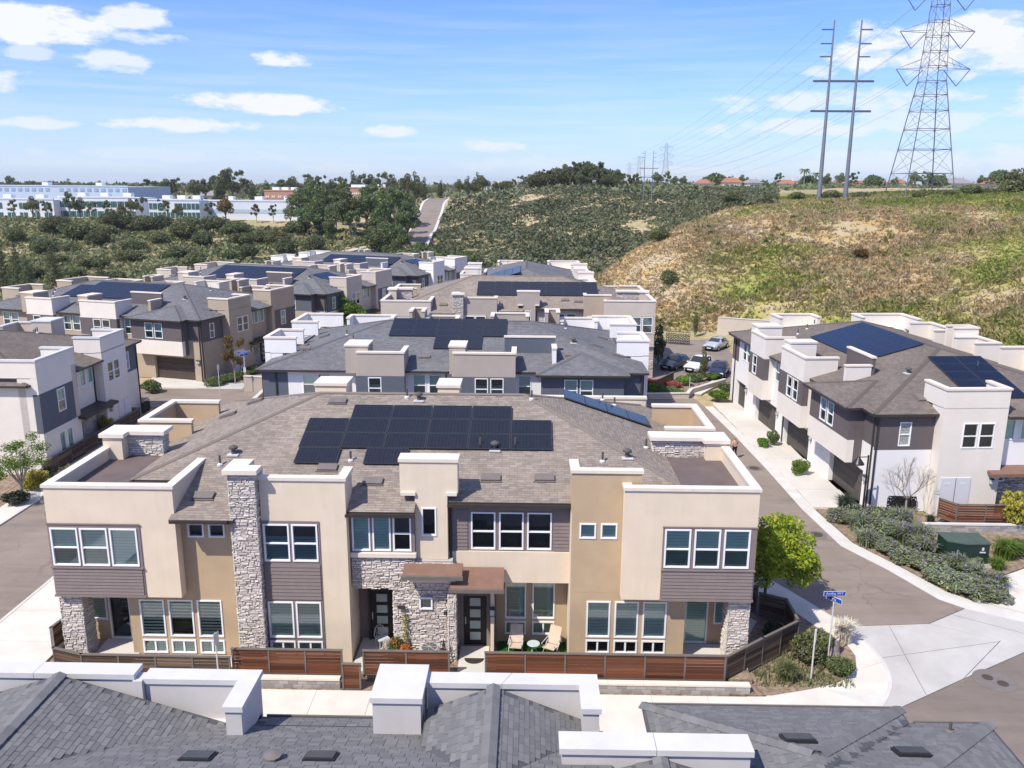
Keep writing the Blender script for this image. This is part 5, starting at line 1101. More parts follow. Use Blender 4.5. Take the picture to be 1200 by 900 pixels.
# the big bright street tree beside the right corner, made of more and smaller leaves
def street_tree():
    r=np.random.RandomState(11); x,y=11.55,37.0; t=thing('street_tree','bright yellow green tree at the right corner of the nearest building','tree',(x,y,.08))
    g=G(); g.tube((0,0,-.1),(.05,.02,1.5),.085,.07,n=9,m=M['bark'])
    for i in range(9):
        a=6.283*i/9+r.uniform(-.3,.3); s=r.uniform(.7,1.5); p=(math.cos(a)*s*.4+.2,math.sin(a)*s*.4,2.3+r.uniform(-.3,.4)); q=(math.cos(a)*s+.4,math.sin(a)*s,r.uniform(2.8,4.4)); g.tube((.05,.02,1.35),p,.045,.03,n=6,m=M['bark']); g.tube(p,q,.03,.01,n=5,m=M['bark'])
    g.obj('trunk',t)
    blobs=[(.5,0,3.0,1.3,1.2,1.2),(1.4,-.3,1.9,.7,.7,.5),(-.3,-.5,1.9,.6,.6,.4),(2.0,.2,2.6,.5,.6,.5)]+[(math.cos(a)*r.uniform(.8,1.5)+.45,math.sin(a)*r.uniform(.7,1.35),r.uniform(2.0,4.2),r.uniform(.45,.75),r.uniform(.45,.75),r.uniform(.35,.6)) for a in np.linspace(0,18.8,22)]+[(.4,0,4.6,.6,.6,.4),(1.7,-.3,2.2,.5,.5,.4)]
    link('crown',tris('crown',leaf_quads(r,crown_pts(r,blobs,12500,.45),.085),LM['bright'],True),t)
street_tree()
def left_tree():
    r=np.random.RandomState(12); t=thing('street_tree','thin leafy tree half hidden behind the left corner of the nearest building','tree',(-20.35,34.9,.1))
    g=G(); g.tube((0,0,-.1),(-.1,0,5.2),.07,.04,n=8,m=M['bark']); bl=[]
    for z,dx in ((3.6,-.7),(4.4,-.75),(5.3,-.9),(5.6,.2),(6.3,-.75),(6.9,-.5),(7.3,-.1),(4.9,.2)):
        g.tube((-.05,0,z-1.0),(dx*.9,r.uniform(-.3,.3),z),.03,.012,n=5,m=M['bark']); bl.append((dx,r.uniform(-.2,.2),z,.38,.4,.33))
    g.obj('trunk',t); link('crown',tris('crown',leaf_quads(r,crown_pts(r,bl,1500,.2),.085),LM['olive'],True),t)
left_tree()
def bare_tree():
    r=random.Random(6); t=thing('bare_tree','leafless tree in front of the pale utility doors of the right building','tree',(23.5,48.9,.1)); g=G()
    def br(p,d,l,rad,k):
        q=p+d*l; g.tube(p,q,rad,rad*.7,n=5 if k>1 else 4,m=M['pbark'],cap=False)
        if k==0: return
        for i in range(3 if k>1 else 2+ (r.random()<.5)):
            dd=(d+Vector((r.uniform(-1,1),r.uniform(-1,1),r.uniform(-.1,.6)))*.62).normalized(); br(q,dd,l*r.uniform(.62,.85),rad*.62,k-1)
    g.tube((0,0,-.1),(0,0,1.25),.07,.06,n=8,m=M['pbark']); 
    for i in range(5): a=i*1.257; br(Vector((0,0,1.2)),Vector((math.cos(a)*.75,math.sin(a)*.75,.8)).normalized(),.85,.032,4)
    g.obj('trunk',t)
bare_tree()
P_=plant
# --- bed between the lane gutter and the right building: lavender
k=0
for px,py,h,w in ((985,612,1.1,1.0),(1004,622,1.1,1.2),(1022,625,1.15,1.2),(1015,640,.9,1.1),(1042,628,1.2,1.3),(1040,648,1.0,1.2),(1060,640,1.3,1.3),(1062,660,1.0,1.2),(1080,640,1.2,1.2),(1085,668,1.1,1.3),(1102,682,1.0,1.2),(1120,672,1.0,1.1),(1122,692,1.05,1.25),(1140,682,1.0,1.2),(1144,700,1.05,1.2),(1160,700,1.0,1.1),(1078,652,1.1,1.1),(1130,660,.8,.9),(1168,690,.8,1.0),(1000,608,1.2,1.1),(1035,614,1.3,1.2),(1056,620,1.2,1.2)):
    p=on_ground(px,py); P_('lavender_shrub','grey green lavender shrub with purple flowers in the bed along the lane','shrub','grassy%d'%(k%3) if k%5 in(1,3) else 'bush%d'%(k%3),p.x,p.y,h*(1.15 if k%5 in(1,3) else .85),w*rnd.uniform(1.05,1.3),'lav',.06,'lavender shrubs in the lane bed',flowers='purple'); k+=1
for nm,lab,px,py,kind,h,w,leaf,fl in (
 ('grass_clump','bright lime green grass clump right of the green utility box',1178,655,'grassy',1.2,1.5,'lime',None),
 ('grass_clump','smaller fresh green clump at the foot of the utility box',1168,668,'grassy',.7,.9,'lime',None),
 ('shrub','dark green shrub at the right frame edge above the entry walk',1196,650,'bush',.9,1.0,'green',None),
 ('shrub','yellow green bushy tree in front of the right building entry',1192,622,'bush1',2.6,1.7,'yellow',None),
 ('shrub','yellow green tuft left of the red slat fence end',1114,614,'bush',.6,.55,'lime',None),
 ('shrub','small grey tuft in front of the pale utility doors',1090,613,'grassy',.5,.6,'grey',None),
 ('shrub','spiky pale green plant beside the lamp post base',990,604,'grassy',1.5,1.3,'grey',None),
 ('shrub','fresh green shrub between first and second garage, counted from the near end',937,556,'bush2',1.15,.95,'lime',None),
 ('shrub','low yellow green shrub left of a darker one between the second and third garage',894,524,'bush',.75,.8,'lime',None),
 ('shrub','dark upright shrub right of the low one between second and third garage',906,522,'bush1',1.3,.75,'green',None),
 ('shrub','tall loose green shrub against the weathered fence near the sign',944,778,'bush',1.5,1.0,'olive',None),
 ('shrub','low green shrub at the front tip of the corner bed',984,790,'bush1',.75,.95,'green',None),
 ('shrub','pale green wispy plant at the front left of the corner bed',922,798,'grassy',.9,.9,'olive',None),
 ('shrub','green shrub in the middle of the corner bed behind the thin pole',958,765,'bush2',1.2,.9,'olive',None),
 ('plume_grass','plume grass with white seed heads beside the street sign pole',988,752,'grassy',1.15,1.15,'white',None),
 ('shrub','grey low plant along the fence inside the corner bed',905,745,'bush',.7,.7,'grey',None),
 ('shrub','dark low shrub under the corner tree',908,724,'bush1',.6,.8,'dark',None),
 ('shrub','bushy light green shrub with airy branches below the left building windows',28,590,'airy',4.3,4.6,'lime',None),
 ('shrub','orange tipped shrub in the left street bed',42,575,'bush1',1.5,1.3,'yellow',None),
 ('shrub','grey green low shrub at the left bed corner',20,592,'bush2',1.0,1.2,'grey',None),
 ('agave','dark blue green spiky clump behind the yellow hydrant',76,530,'grassy',1.5,1.7,'green',None),
 ('shrub','yellow flowering shrub next to the spiky clump',94,520,'bush',.9,.9,'yellow',None),
 ('shrub','tall yellow flowering shrub at the end of the left brown fence',125,513,'bush1',2.0,1.0,'yellow',None),
 ('shrub','small dark shrub at the left edge of the sidewalk bed',55,560,'bush2',.8,1.0,'grey',None)):
    p=on_ground(px,py); P_(nm,lab,'tree' if 'tree' in lab else 'plant',kind,p.x,p.y,h,w,leaf,.06,flowers=fl)
for px,py,h,w,leaf,lab in ((765,462,1.0,1.6,'lime','low bright green shrub at the left of the bed below the second building'),(785,464,.9,1.5,'green','dark green low shrub in the middle of the bed beside the red fence'),(800,452,1.0,1.5,'lime','fresh green shrub mound behind the post in the green bed'),(815,447,.9,1.4,'green','green shrub mound by the parked white car'),(833,446,.8,1.2,'lime','green shrub at the path end near the blue car'),(842,470,1.1,1.5,'lime','bright green shrub mound against the right building corner'),(851,462,1.1,1.2,'green','darker shrub mound beside the right building wall')):
    p=on_ground(px,py); P_('shrub',lab,'shrub','bush%d'%(px%3),p.x,p.y,h,w,leaf,.12)
for px,py,h in ((760,452,.7),(775,453,.7),(790,455,.7)):
    p=on_ground(px,py); P_('flower_shrub','red and pink flowering low shrub along the red slat fence','shrub','bush1',p.x,p.y,h,1.2,'pink',.12,'red flowering shrubs along the fence')
p=on_ground(771,428); P_('cypress_tree','narrow dark tree beside the third building corner','tree','tall',p.x,p.y,5.2,4.0,'dark',.1)
p=on_ground(823,447); P_('young_tree','thin young tree in front of the white parked car','tree','tall1',p.x,p.y,3.6,2.0,'olive',.1)
p=on_ground(814,396); P_('young_tree','slender young tree beyond the ringed black screen','tree','tall1',p.x,p.y,4.0,1.8,'olive',.1)
p=on_ground(425,392); P_('young_tree','light green small tree in front of the farthest left white walls','tree','round1',p.x-1,p.y-4,6.0,6.2,'lime',.1)
p=on_ground(276,450); P_('young_tree','sparse young tree with reddish leaves beside the left corner building','tree','euc1',p.x,p.y,5.0,3.6,'rust',.1)
for i,(px,py) in enumerate(((252,452),(266,448),(282,444),(296,438))): p=on_ground(px,py); P_('shrub','dark green low shrub at the foot of the left corner building','shrub','bush%d'%(i%3),p.x,p.y,.9,1.5,'green',.05,'shrubs along the left corner building')
p=on_ground(170,465); P_('shrub','green shrub beside the brown garage door of the left corner building','shrub','bush',p.x,p.y+1.5,1.4,1.4,'green',.05)
for i in range(7): P_('vine','flowering creeper tumbling over the tan retaining wall','plant','bush%d'%(i%3),-23.6+rnd.uniform(-.2,.2),64+i*1.9,rnd.uniform(1.2,1.7),.6,'rust' if i%2 else 'olive',.1,'creepers on the tan retaining wall')
# --- slopes: individually visible bushes and trees
PLACED={'round bushes on the left slope','olive bushes on the left slope','skyline trees on the left','trees among the ridge houses','tree belt left of the hill road','ridge clump trees','crest trees by the hill road','trees before the industrial fronts','thicket below the hill road'}
def where(px,Yv,h):
    if px<420 and Yv<269 and h<12: 
        col='at the left frame edge' if px<40 else 'below the green windowed office' if px<160 else 'below the white wing' if px<236 else 'below the long white hall' if px<345 else 'below the tree belt'
        return ('high, ' if Yv>225 else 'halfway, ' if Yv>185 else 'low, ')+col
    if px<345 and Yv>300: return 'behind the blue hall' if px<165 else 'left of the cream building' if px<232 else 'beside the tallest gum tree' if px<290 else 'above the terracotta terraces'
    if px<480 and Yv>380: return 'above the tree belt, '+('left part' if px<400 else 'middle part' if px<440 else 'near the road crest')
    if Yv<300 and px<482: return 'front row' if Yv<252 else 'back row' if Yv>270 else 'middle row'
    if px>=760: return 'left of the tan house' if px<800 else 'beside the long red tiled house' if px<880 else 'left of the twin poles' if px<960 else 'between twin poles and lattice tower' if px<1045 else 'behind the lattice tower' if px<1115 else 'near the right frame edge'
    if px>=585: return 'thinning to its left end' if px<635 else 'at its left half' if px<690 else 'at its right end'
    return 'left of the road' if px<505 else 'right of the road' if px>527 else 'at the road'
def many(lst,name,lab,cat,leaf,group,kinds,y0=None):
    for i,(px,Yv,h,*w) in enumerate(lst):
        if 'belt' in lab: h*=.84
        if group=='skyline trees on the left': h*=.86
        if 'slope bush' in lab: h=h*rnd.uniform(.6,1.05); w=[w[0]*rnd.uniform(.75,1.25)] if w else w
        x=xpx(px,Yv); lb=lab+' '+where(px,Yv,h) if group in PLACED else lab; P_(name,lb,cat,kinds[i%len(kinds)],x,Yv,h,(w[0] if w else h),leaf,TZat(x,Yv)-.15,group)
many([(132,238,7.5,6.6),(218,240,6.5,6),(245,238,7,6),(272,236,5.6,6),(300,232,4.6,5.5),(345,252,5.5,6),(60,232,6,6.5),(88,222,6.5,6),(168,238,7,6.5),(186,240,4.5,6),(108,214,6,6),(150,205,4.8,5),(232,213,4.5,5),(285,205,4.6,5),(40,200,4.5,5.2),(200,196,4.2,5),(330,215,5,5.5),(100,180,3,5),(250,178,2.8,4.6),(20,165,4,5),(68,168,3.6,4.4),(350,200,4.4,5),(365,225,5,5.5),(385,210,5,5)],'hillside_bush','rounded dark green slope bush','shrub','dark','round bushes on the left slope',['bush','bush1','bush2'])
many([(118,228,6,6),(280,222,4.5,5),(210,222,4.8,5.5),(75,205,4.5,5.2),(180,214,4.6,5),(320,232,4.6,5.5),(10,215,4.5,5),(140,190,4,5),(222,186,3.6,4.8),(262,198,4,5),(55,185,3.8,4.8),(120,163,3.6,4.6),(200,168,3.4,4.4),(335,190,3.8,5),(375,190,4,5),(340,176,3.4,4.6)],'hillside_bush','olive green slope bush','shrub','olive','olive bushes on the left slope',['bush1','bush2','bush'])
many([(6,150,9),(18,146,7.5),(50,158,7.5),(108,150,6.5),(48,172,6),(-12,150,9)],'conifer','dark narrow conifer at the foot of the left slope','tree','dark','conifers at the left slope foot',['pine','pine1'])
many([(352,262,15),(372,255,17),(392,262,16),(408,252,17),(428,262,17),(448,255,18),(462,262,17),(476,250,15),(358,250,12),(384,244,12),(414,243,12),(440,242,12),(365,275,16),(400,274,17),(436,275,17),(470,280,16)],'broadleaf_tree','tall green tree in the belt left of the hill road,','tree','green','tree belt left of the hill road',['round','tall','euc','round1'])
many([(452,232,9),(470,226,8),(490,205,8),(508,196,7),(500,182,7),(520,190,7.5),(538,190,7.5),(488,190,7),(530,178,6),(460,205,8),(475,198,7),(548,200,7),(515,172,5),(495,168,5.5),(540,165,4.5)],'thicket_tree','dark green tree in the hollow,','tree','green','thicket below the hill road',['bush','round','bush1','round1'])
many([(516,352,8,7),(478,345,12,11),(487,360,12,11),(496,345,10,9),(539,345,7.5,7),(548,350,8,8),(556,352,7,8),(566,348,8,8),(560,360,9,8)],'crest_tree','dark rounded crest tree,','tree','dark','crest trees by the hill road',['tall','round','tall1'])
many([(12,345,14),(30,350,12),(45,360,12),(82,350,13),(108,352,12),(262,380,18),(272,385,19),(255,370,14),(283,380,14),(228,380,13),(240,385,13),(295,380,12),(332,380,13),(344,385,14),(367,385,15),(415,400,14),(425,395,13),(436,400,13),(452,398,14),(462,396,12),(375,395,13),(388,398,11),(400,396,12),(312,388,12),(205,385,13),(192,380,13),(178,384,13)],'skyline_tree','dark skyline tree','tree','dark','skyline trees on the left',['euc','round','euc1','tall'])
many([(642,330,7),(652,332,8),(662,335,9),(668,330,8),(675,332,9.5),(683,334,10),(690,330,10),(700,332,10),(706,330,8),(714,335,8),(722,330,8),(735,330,7),(745,332,7),(632,335,7),(622,335,6),(612,335,6),(602,335,5),(592,338,5),(582,340,5),(728,326,6),(696,322,7),(712,322,6),(680,322,6)],'ridge_tree','dark tree in the ridge clump,','tree','dark','ridge clump trees',['euc','bush','round','euc1'])
many([(770,420,8),(782,415,8),(838,400,8),(868,400,7),(875,396,6),(912,420,8),(948,420,7),(968,430,8),(985,425,8),(1000,430,9),(1022,430,8),(1048,420,6),(1072,430,9),(1086,428,9),(1096,430,8),(1104,430,8),(1150,430,7),(1160,425,7),(1172,430,10),(1186,425,8),(1196,420,8),(855,398,6),(895,405,5),(800,410,6),(790,412,6),(826,402,6)],'ridge_tree','small far ridge tree','tree','green','trees among the ridge houses',['round','euc','bush','round1'])
many([(942,415,11),(955,420,9)],'palm_tree','small palm on the far ridge beside the twin steel poles','tree','green','ridge palms',['palm'])
many([(860,182,3.0,3.4),(776,158,2.6,3.2),(975,186,2.4,3.4),(1140,176,2.6,3.6),(1080,176,2.0,2.6),(1195,172,5.5,5.5),(789,133,2.4,2.2),(905,186,1.8,2.6),(935,188,2,3),(1010,188,2.,3),(1115,180,1.8,2.6),(1160,178,2,3)],'hillside_bush','green bush along the top edge of the orange grass hill','shrub','olive','bushes on the orange hill crest',['bush','bush1','bush2'])
x=xpx(1017,128); P_('hillside_bush','small orange brown bush halfway up the right hill','shrub','bush1',x,128,1.6,1.8,'rust')
many([(12,262,6,5.5),(34,260,7.5,6.5),(52,262,6,5),(78,262,8.5,7.5),(90,264,7,6),(104,262,5.5,5),(122,264,6,4.5),(152,266,6.5,5),(163,262,7.5,6),(190,262,6.5,5.5),(206,262,5,5),(244,266,6.5,5.5),(318,268,6,5),(338,266,6.5,6)],'slope_tree','light green tree standing before the industrial fronts,','tree','olive','trees before the industrial fronts',['euc','round','euc1'])
many([(262,268,8.5,8),(298,268,6,5),(140,262,5,4)],'slope_tree','russet leaved tree before the long white hall or office','tree','rust','russet trees before the industrial fronts',['round1','euc'])
# --- ground cover too fine to count
def cover(name,pxr,yr,n,size,mat,hmin=.3,kk=5,seed=1,up=False,keep=None,tall=1.,bias=1.,thr=.62):
    r=np.random.RandomState(seed); u=(r.uniform(pxr[0],pxr[1],n)-617)/980; Yv=yr[0]+(yr[1]-yr[0])*r.uniform(0,1,n)**bias; x=u*Yv; z=terr(x,Yv); k=z>hmin
    k&=_vn(x,Yv,5.5)*.6+_vn(x,Yv,17)*.4>r.uniform(.12,thr,n)
    if keep is not None: k&=keep(x,Yv,z)
    x,Yv,z=x[k],Yv[k],z[k]; n=len(x); s=size*r.uniform(.5,1.5,n)*(.6+.9*_vn(x,Yv,11))
    C=np.stack([x,Yv,z-.08],-1)
    if up:
        C=np.repeat(C,kk,0); s=np.repeat(s,kk); m=len(C); a=r.uniform(0,6.28,m); off=np.stack([np.cos(a),np.sin(a),np.zeros(m)],-1)*(s*r.uniform(0,.5,m))[:,None]; b=C+off; w=np.stack([-np.sin(a),np.cos(a),np.zeros(m)],-1)*(s*.2)[:,None]
        tip=b+off*.8+np.stack([r.normal(0,.32,m)*s,r.normal(0,.32,m)*s,s*tall*r.uniform(.5,1.1,m)],-1); V=np.stack([b-w,b+w,tip],1); me=tris(name,V,mat)
    else:
        C=np.repeat(C,kk,0); s=np.repeat(s,kk); m=len(C); d=r.normal(size=(m,3)); d/=np.linalg.norm(d,axis=1)[:,None]; d[:,2]=np.abs(d[:,2])*.8; C=C+d*s[:,None]*.6; me=tris(name,leaf_quads(r,C,s*.42),mat,True)
    return link(name,me,kind='stuff')
def grassmat2():
    m,nt,b=mk('hill_grass'); col,gp,c=hill_colour(nt,.07)
    nt.links.new(col,b.inputs['Base Color']); b.inputs['Roughness'].default_value=.9; b.inputs['Specular IOR Level'].default_value=.15
    out=nt.nodes['Material Output']; tr=node(nt,'ShaderNodeBsdfTranslucent'); nt.links.new(col,tr.inputs[0]); mx=node(nt,'ShaderNodeMixShader'); mx.inputs[0].default_value=.35; nt.links.new(b.outputs[0],mx.inputs[1]); nt.links.new(tr.outputs[0],mx.inputs[2]); nt.links.new(mx.outputs[0],out.inputs[0]); return m
HG=grassmat2()
scrubd=leafmat('scrub_dark',[(.25,(.08,.105,.05)),(.45,(.125,.155,.075)),(.6,(.175,.195,.10)),(.78,(.29,.26,.17))],.2,region=.12)
scrubl=leafmat('scrub_left',[(.2,(.09,.12,.045)),(.38,(.15,.185,.072)),(.52,(.22,.245,.105)),(.68,(.35,.32,.17)),(.85,(.46,.37,.22))],.25,region=.09)
cover('hill_grass',(670,1330),(62,215),84000,.62,HG,.5,5,3,True,tall=.6,thr=.46,bias=.9,keep=lambda x,y,z:(y<205)&~((x>33)&(y<72)&(x<38)))
cover('hill_brush',(670,1330),(64,205),1700,.7,leafmat('brush_green',[(.3,(.12,.165,.045)),(.55,(.20,.24,.07)),(.8,(.33,.29,.14))],.4,region=.2),.7,9,31)
cover('dark_hill_scrub',(485,900),(178,318),46000,1.0,scrubd,-2.5,6,5,keep=lambda x,y,z:(y>155)&~((x>-39)&(x<-29.2)&(y>228)))
cover('left_slope_grass',(-140,500),(118,264),30000,.9,leafmat('slope_grass',[(.2,(.17,.19,.07)),(.4,(.27,.29,.11)),(.55,(.38,.36,.17)),(.75,(.50,.42,.24))],.4,region=.07),.1,5,17,True,tall=.6,keep=lambda x,y,z:~((x>-39)&(x<-29.2)&(y>228)))
cover('left_slope_scrub',(-140,500),(120,262),26000,1.15,scrubl,.12,6,7,keep=lambda x,y,z:~((x>-39)&(x<-29.2)&(y>228)))
cover('flat_scrub',(-400,700),(128,240),9000,1.3,scrubl,-4,6,9,keep=lambda x,y,z:(z<.35)&((y>172)|((x<-75)&(y>118))|((x<-48)&(y>150))))
cover('ridge_scrub',(-200,1300),(300,520),16000,1.8,scrubd,5,5,11,keep=lambda x,y,z:~((x>-41)&(x<-28.5)&(y<345)))
cover('far_scrub',(-300,1400),(500,1300),9000,4.5,scrubd,5,5,23,thr=.5)
cover('bed_litter',(560,1300),(28,60),10,.1,HG,5,3,13)if False else None
blades('bed_groundcover',(9.6,13.6,30.6,33.6),1500,.22,LM['olive'],.07,3,w=.03)
blades('bed_groundcover',(9.2,15.4,78.6,80.2),3500,.5,LM['lime'],.1,4,w=.06)
# ---------------------------------------------------------------- hill road
def hill_road():
    ys=np.linspace(228,352,40); m=M['asph']; xc=lambda y:-33.2-(y-236)*.024
    zz=lambda y:max(TZat(xc(y),y),TZat(xc(y)-3.5,y),TZat(xc(y)+3.5,y))+.25
    for name,a,b,dz,mat in (('hill_road',-3.6,3.6,0,m),('hill_road_kerb',3.6,4.5,.12,M['curb']),('hill_road_kerb',-4.4,-3.6,.12,M['curb'])):
        g=G()
        for y0,y1 in zip(ys,ys[1:]):
            z0,z1=zz(y0)+dz,zz(y1)+dz; P=[(xc(y0)+a,y0,z0),(xc(y0)+b,y0,z0),(xc(y1)+b,y1,z1),(xc(y1)+a,y1,z1)]; Q=[(x,y,z-1.2) for x,y,z in P]; g.faces(P+Q,[(0,1,2,3),(4,0,3,7),(1,5,6,2)],mat)
        g.obj(name,kind='structure')
    for k in range(8):
        y=238+k*10; x=xc(y)-8.2; P_('verge_tree','slim tree in the row along the left verge of the hill road','tree','tall%d'%(k%2),x,y,6.5,6,'green',TZat(x,y)-.2,'verge trees of the hill road')
hill_road()
def bank(name,pts,mat):
    V=[(x,y,TZat(x,y)+.12) for x,y in pts]; g=G(); g.poly(V,mat); g.obj(name,kind='structure')
pale=surf('pale_bank_soil',(.50,.43,.37),1,.2,.3,.6,4)
for n,(x0,y0,x1,y1,w) in enumerate(((-44,232,-37.5,262,3.2),(-50,226,-43,246,2.2))):
    g=G(); k=14
    for i in range(k):
        a,c=i/k,(i+1)/k; P=[]
        for t,s in ((a,-1),(a,1),(c,1),(c,-1)): x=x0+(x1-x0)*t+s*w/2; y=y0+(y1-y0)*t; P.append((x,y,TZat(x,y)+.35))
        g.poly(P,pale)
    g.obj('dirt_bank',kind='structure')
# ---------------------------------------------------------------- power line
steel=surf('galvanised_steel',(.21,.225,.25),.5,.12,2,metal=.35); ins=surf('grey_insulator',(.10,.105,.12),.4,.1,3)
def lattice(label,x,y,z,H,s=1.,rot=0):
    t=thing('lattice_tower',label,'pylon',(x,y,z),rot); W=lambda h:(5.3*(1-h/24)+2.1*(h/24) if h<24 else 2.1-(h-24)/21*1.0)*s
    lv=[0,5,10,14.2,18,21.2,24,27,30,33,36,39,42,H]; th=.13*s; s0=s; s=s
    for sx_,sy_ in ((-1,-1),(1,-1),(1,1),(-1,1)):
        g=G()
        for a,c in zip(lv,lv[1:]): g.tube((sx_*W(a),sy_*W(a),a),(sx_*W(c),sy_*W(c),c),.12*s if a<24 else .08*s,n=4,m=steel,cap=False)
        g.obj('leg',t)
    g=G()
    for a,c in zip(lv,lv[1:]):
        for (p,q) in (((-1,-1),(1,-1)),((1,-1),(1,1)),((1,1),(-1,1)),((-1,1),(-1,-1))):
            A=lambda k,h:(k[0]*W(h),k[1]*W(h),h)
            g.tube(A(p,a),A(q,c),.045*s,n=3,m=steel,cap=False); g.tube(A(q,a),A(p,c),.045*s,n=3,m=steel,cap=False); g.tube(A(p,c),A(q,c),.08*s,n=3,m=steel,cap=False)
    g.obj('bracing',t)
    for h in (26.5,34.,41.5):
        for sgn in (-1,1):
            g=G(); w=W(h); tip=(sgn*7.8*s,0,h)
            for yy in (-w,w):
                g.tube((sgn*w,yy,h),tip,.065*s,n=4,m=steel,cap=False); g.tube((sgn*w,yy,h+2.2),tip,.06*s,n=3,m=steel,cap=False)
                for f in (.3,.6): g.tube((sgn*(w+(7.8*s-w)*f),yy*(1-f),h),(sgn*(w+(7.8*s-w)*(f-.15)),yy*(1.15-f),h+2.2*(1.15-f)),.04*s,n=3,m=steel,cap=False)
            g.tube((sgn*7.8*s,0,h),(sgn*5.2*s,0,h-3.4*s),.09*s,n=5,m=ins); g.tube((sgn*2.2*s,0,h-.2),(sgn*5.2*s,0,h-3.4*s),.09*s,n=5,m=ins); g.obj('cross_arm',t)
    return t
X1=xpx(1078,190); Z1=TZat(X1,190); lattice('tall steel lattice transmission tower on the right hill crest',X1,190,Z1-.3,46)
def hframe(label,x,y,z,H,gap,s=1.,group=None):
    t=thing('twin_pole_pylon',label,'pylon',(x,y,z),0,group)
    for k in (0,1):
        g=G(); g.tube((k*gap,0,-.5),(k*gap,0,H*.1),.52*s,.50*s,n=10,m=steel); g.tube((k*gap,0,H*.1),(k*gap,0,H),.44*s,.14*s,n=10,m=steel); g.obj('pole',t)
        for h in (.945,.87,.80): g=G(); sg=-1 if k==0 else 1; g.box(min(k*gap,k*gap+sg*2.4*s),max(k*gap,k*gap+sg*2.4*s),-.1*s,.1*s,H*h,H*h+.25*s,ins); g.obj('davit_arm',t)
    for h in (.665,.50): g=G(); g.box(-.6*gap,gap*1.65,-.17*s,.17*s,H*h,H*h+.42*s,ins); g.obj('cross_arm',t)
    return t
X2=xpx(961,186); Z2=TZat(X2,186); hframe('pair of tall grey steel poles joined by two dark crossarms on the hill crest',X2,186,Z2-.2,36.3,5.6)
hframe('pair of smaller poles with crossarms standing on the dark middle hill',xpx(754.5,285),285,TZat(xpx(754.5,285),285)-.3,17.2,2.75,.45)
for px,Yv,H,lab in ((779,900,46,'distant lattice tower right of the small twin poles'),(748,1250,44,'distant lattice tower left of the small twin poles, rightmost of the faint ones'),(737,1650,46,'faintest distant lattice tower at the far left of the power line')):
    lattice(lab,xpx(px,Yv),Yv,17,H,1.)
def cable(p,q,sag,rad=.035,seg=28):
    g=G(); pts=[Vector(p).lerp(Vector(q),i/seg)-Vector((0,0,sag*4*(i/seg)*(1-i/seg))) for i in range(seg+1)]
    for a,c in zip(pts,pts[1:]): g.tube(a,c,rad,n=3,m=ins,cap=False)
    o=g.obj('power_cable',label='thin dark power line cable sagging between the hill towers',cat='cable',group='power line cables')
far=(xpx(779,900),900,17)
for h in (24.2,31.2,38.7):
    for sg in (-1,1): cable((X1+sg*5.2,190,Z1+h),(far[0]+sg*5.2,900,17+h),16,.03)
for h,w in ((25.2,-3.4),(25.2,9.5),(18.9,-3.4),(18.9,9.5),(36,-2.2),(33,-2.2),(36,8),(33,8)): cable((X2+w,186,Z2+h),(xpx(754.5,285)+w*.45,285,TZat(xpx(754.5,285),285)+h*.45),2.4,.018)
# ---------------------------------------------------------------- far buildings
iw=surf('industrial_white',(.66,.69,.73),.7,.04,.2); ib=surf('industrial_blue_white',(.42,.51,.62),.7,.05,.2); gg=surf('green_blue_glazing',(.05,.12,.12),.15,.2,1,spec=.6); roofw=surf('white_roof',(.7,.72,.75),.8,.06,.3)
def industrial(label,px0,px1,Yv,z0,z1,dep,mat,rows,nw,rot=0,gm=None,band=None,wh=1.8,ww=2.4):
    x0,x1=xpx(px0,Yv),xpx(px1,Yv); L=x1-x0; t=thing('industrial_building',label,'building',(x0,Yv,z0),R(rot)); H=z1-z0
    g=G(); g.box(0,L,0,dep,-2,H,mat,roofw); g.obj('wall',t)
    g=G(); g.box(-.15,L+.15,-.15,.3,H,H+.5,mat); g.obj('parapet',t)
    for r_ in rows:
        for i in range(nw):
            if (i*7+int(r_*10))%11==5: continue
            u=(i+.5)*L/nw; g=G(); g.box(u-ww/2,u+ww/2,-.12,.05,r_,r_+wh,gm or gg); o=g.obj('window',t); g=G(); g.box(u-.06,u+.06,-.16,-.121,r_,r_+wh,mat); g.obj('mullion',o)
    if band: g=G(); g.box(0,L,-.08,0,band[0],band[1],ib if mat is iw else iw); g.obj('band',t)
    for k in range(3): g=G(); u=L*(.2+.3*k); g.box(u,u+2.5,3,5.5,H,H+1.5,roofw); g.obj('roof_unit',t)
    return t
industrial('long pale blue industrial building with small high windows on the left skyline',-60,164,330,9,18.4,30,ib,[7.6],26,-7,surf('small_blue_window',(.24,.34,.5),.3,.1,1),None,1.2,1.6)
industrial('white office building with green windows behind the slope trees, left edge',-70,60,268,8.2,14.6,14,iw,[.6,3.6],9)
industrial('white two storey office building with paired green windows, second from the left edge',66,156,272,8.4,15.2,16,iw,[.8,3.9],11)
industrial('white wing between the green windowed office and the long white hall',172,232,268,8.4,14.6,14,iw,[.7,3.5],6)
industrial('long white hall with a blue band, right end of the industrial row',236,352,275,8.0,14.3,20,iw,[],8,0,None,(2.6,3.8))
terr_=surf('terracotta_wall',(.42,.24,.17),.9,.08,1); tile=surf('red_tile_roof',(.34,.15,.09),.85,.14,2,.5,10); hw=surf('house_wall',(.66,.6,.52),.9,.05,1)
for px0,px1,Yv,z in ((309,345,330,13.5),(405,428,355,14.6),(430,446,360,14.8)):
    industrial('low terracotta terrace block with stacked balconies on the left ridge',px0,px1,Yv,z-1.5,z+3.6,9,terr_,[.6,2.6],5,0,hw,None,.8,1.4)['group']='terracotta terraces on the left ridge'
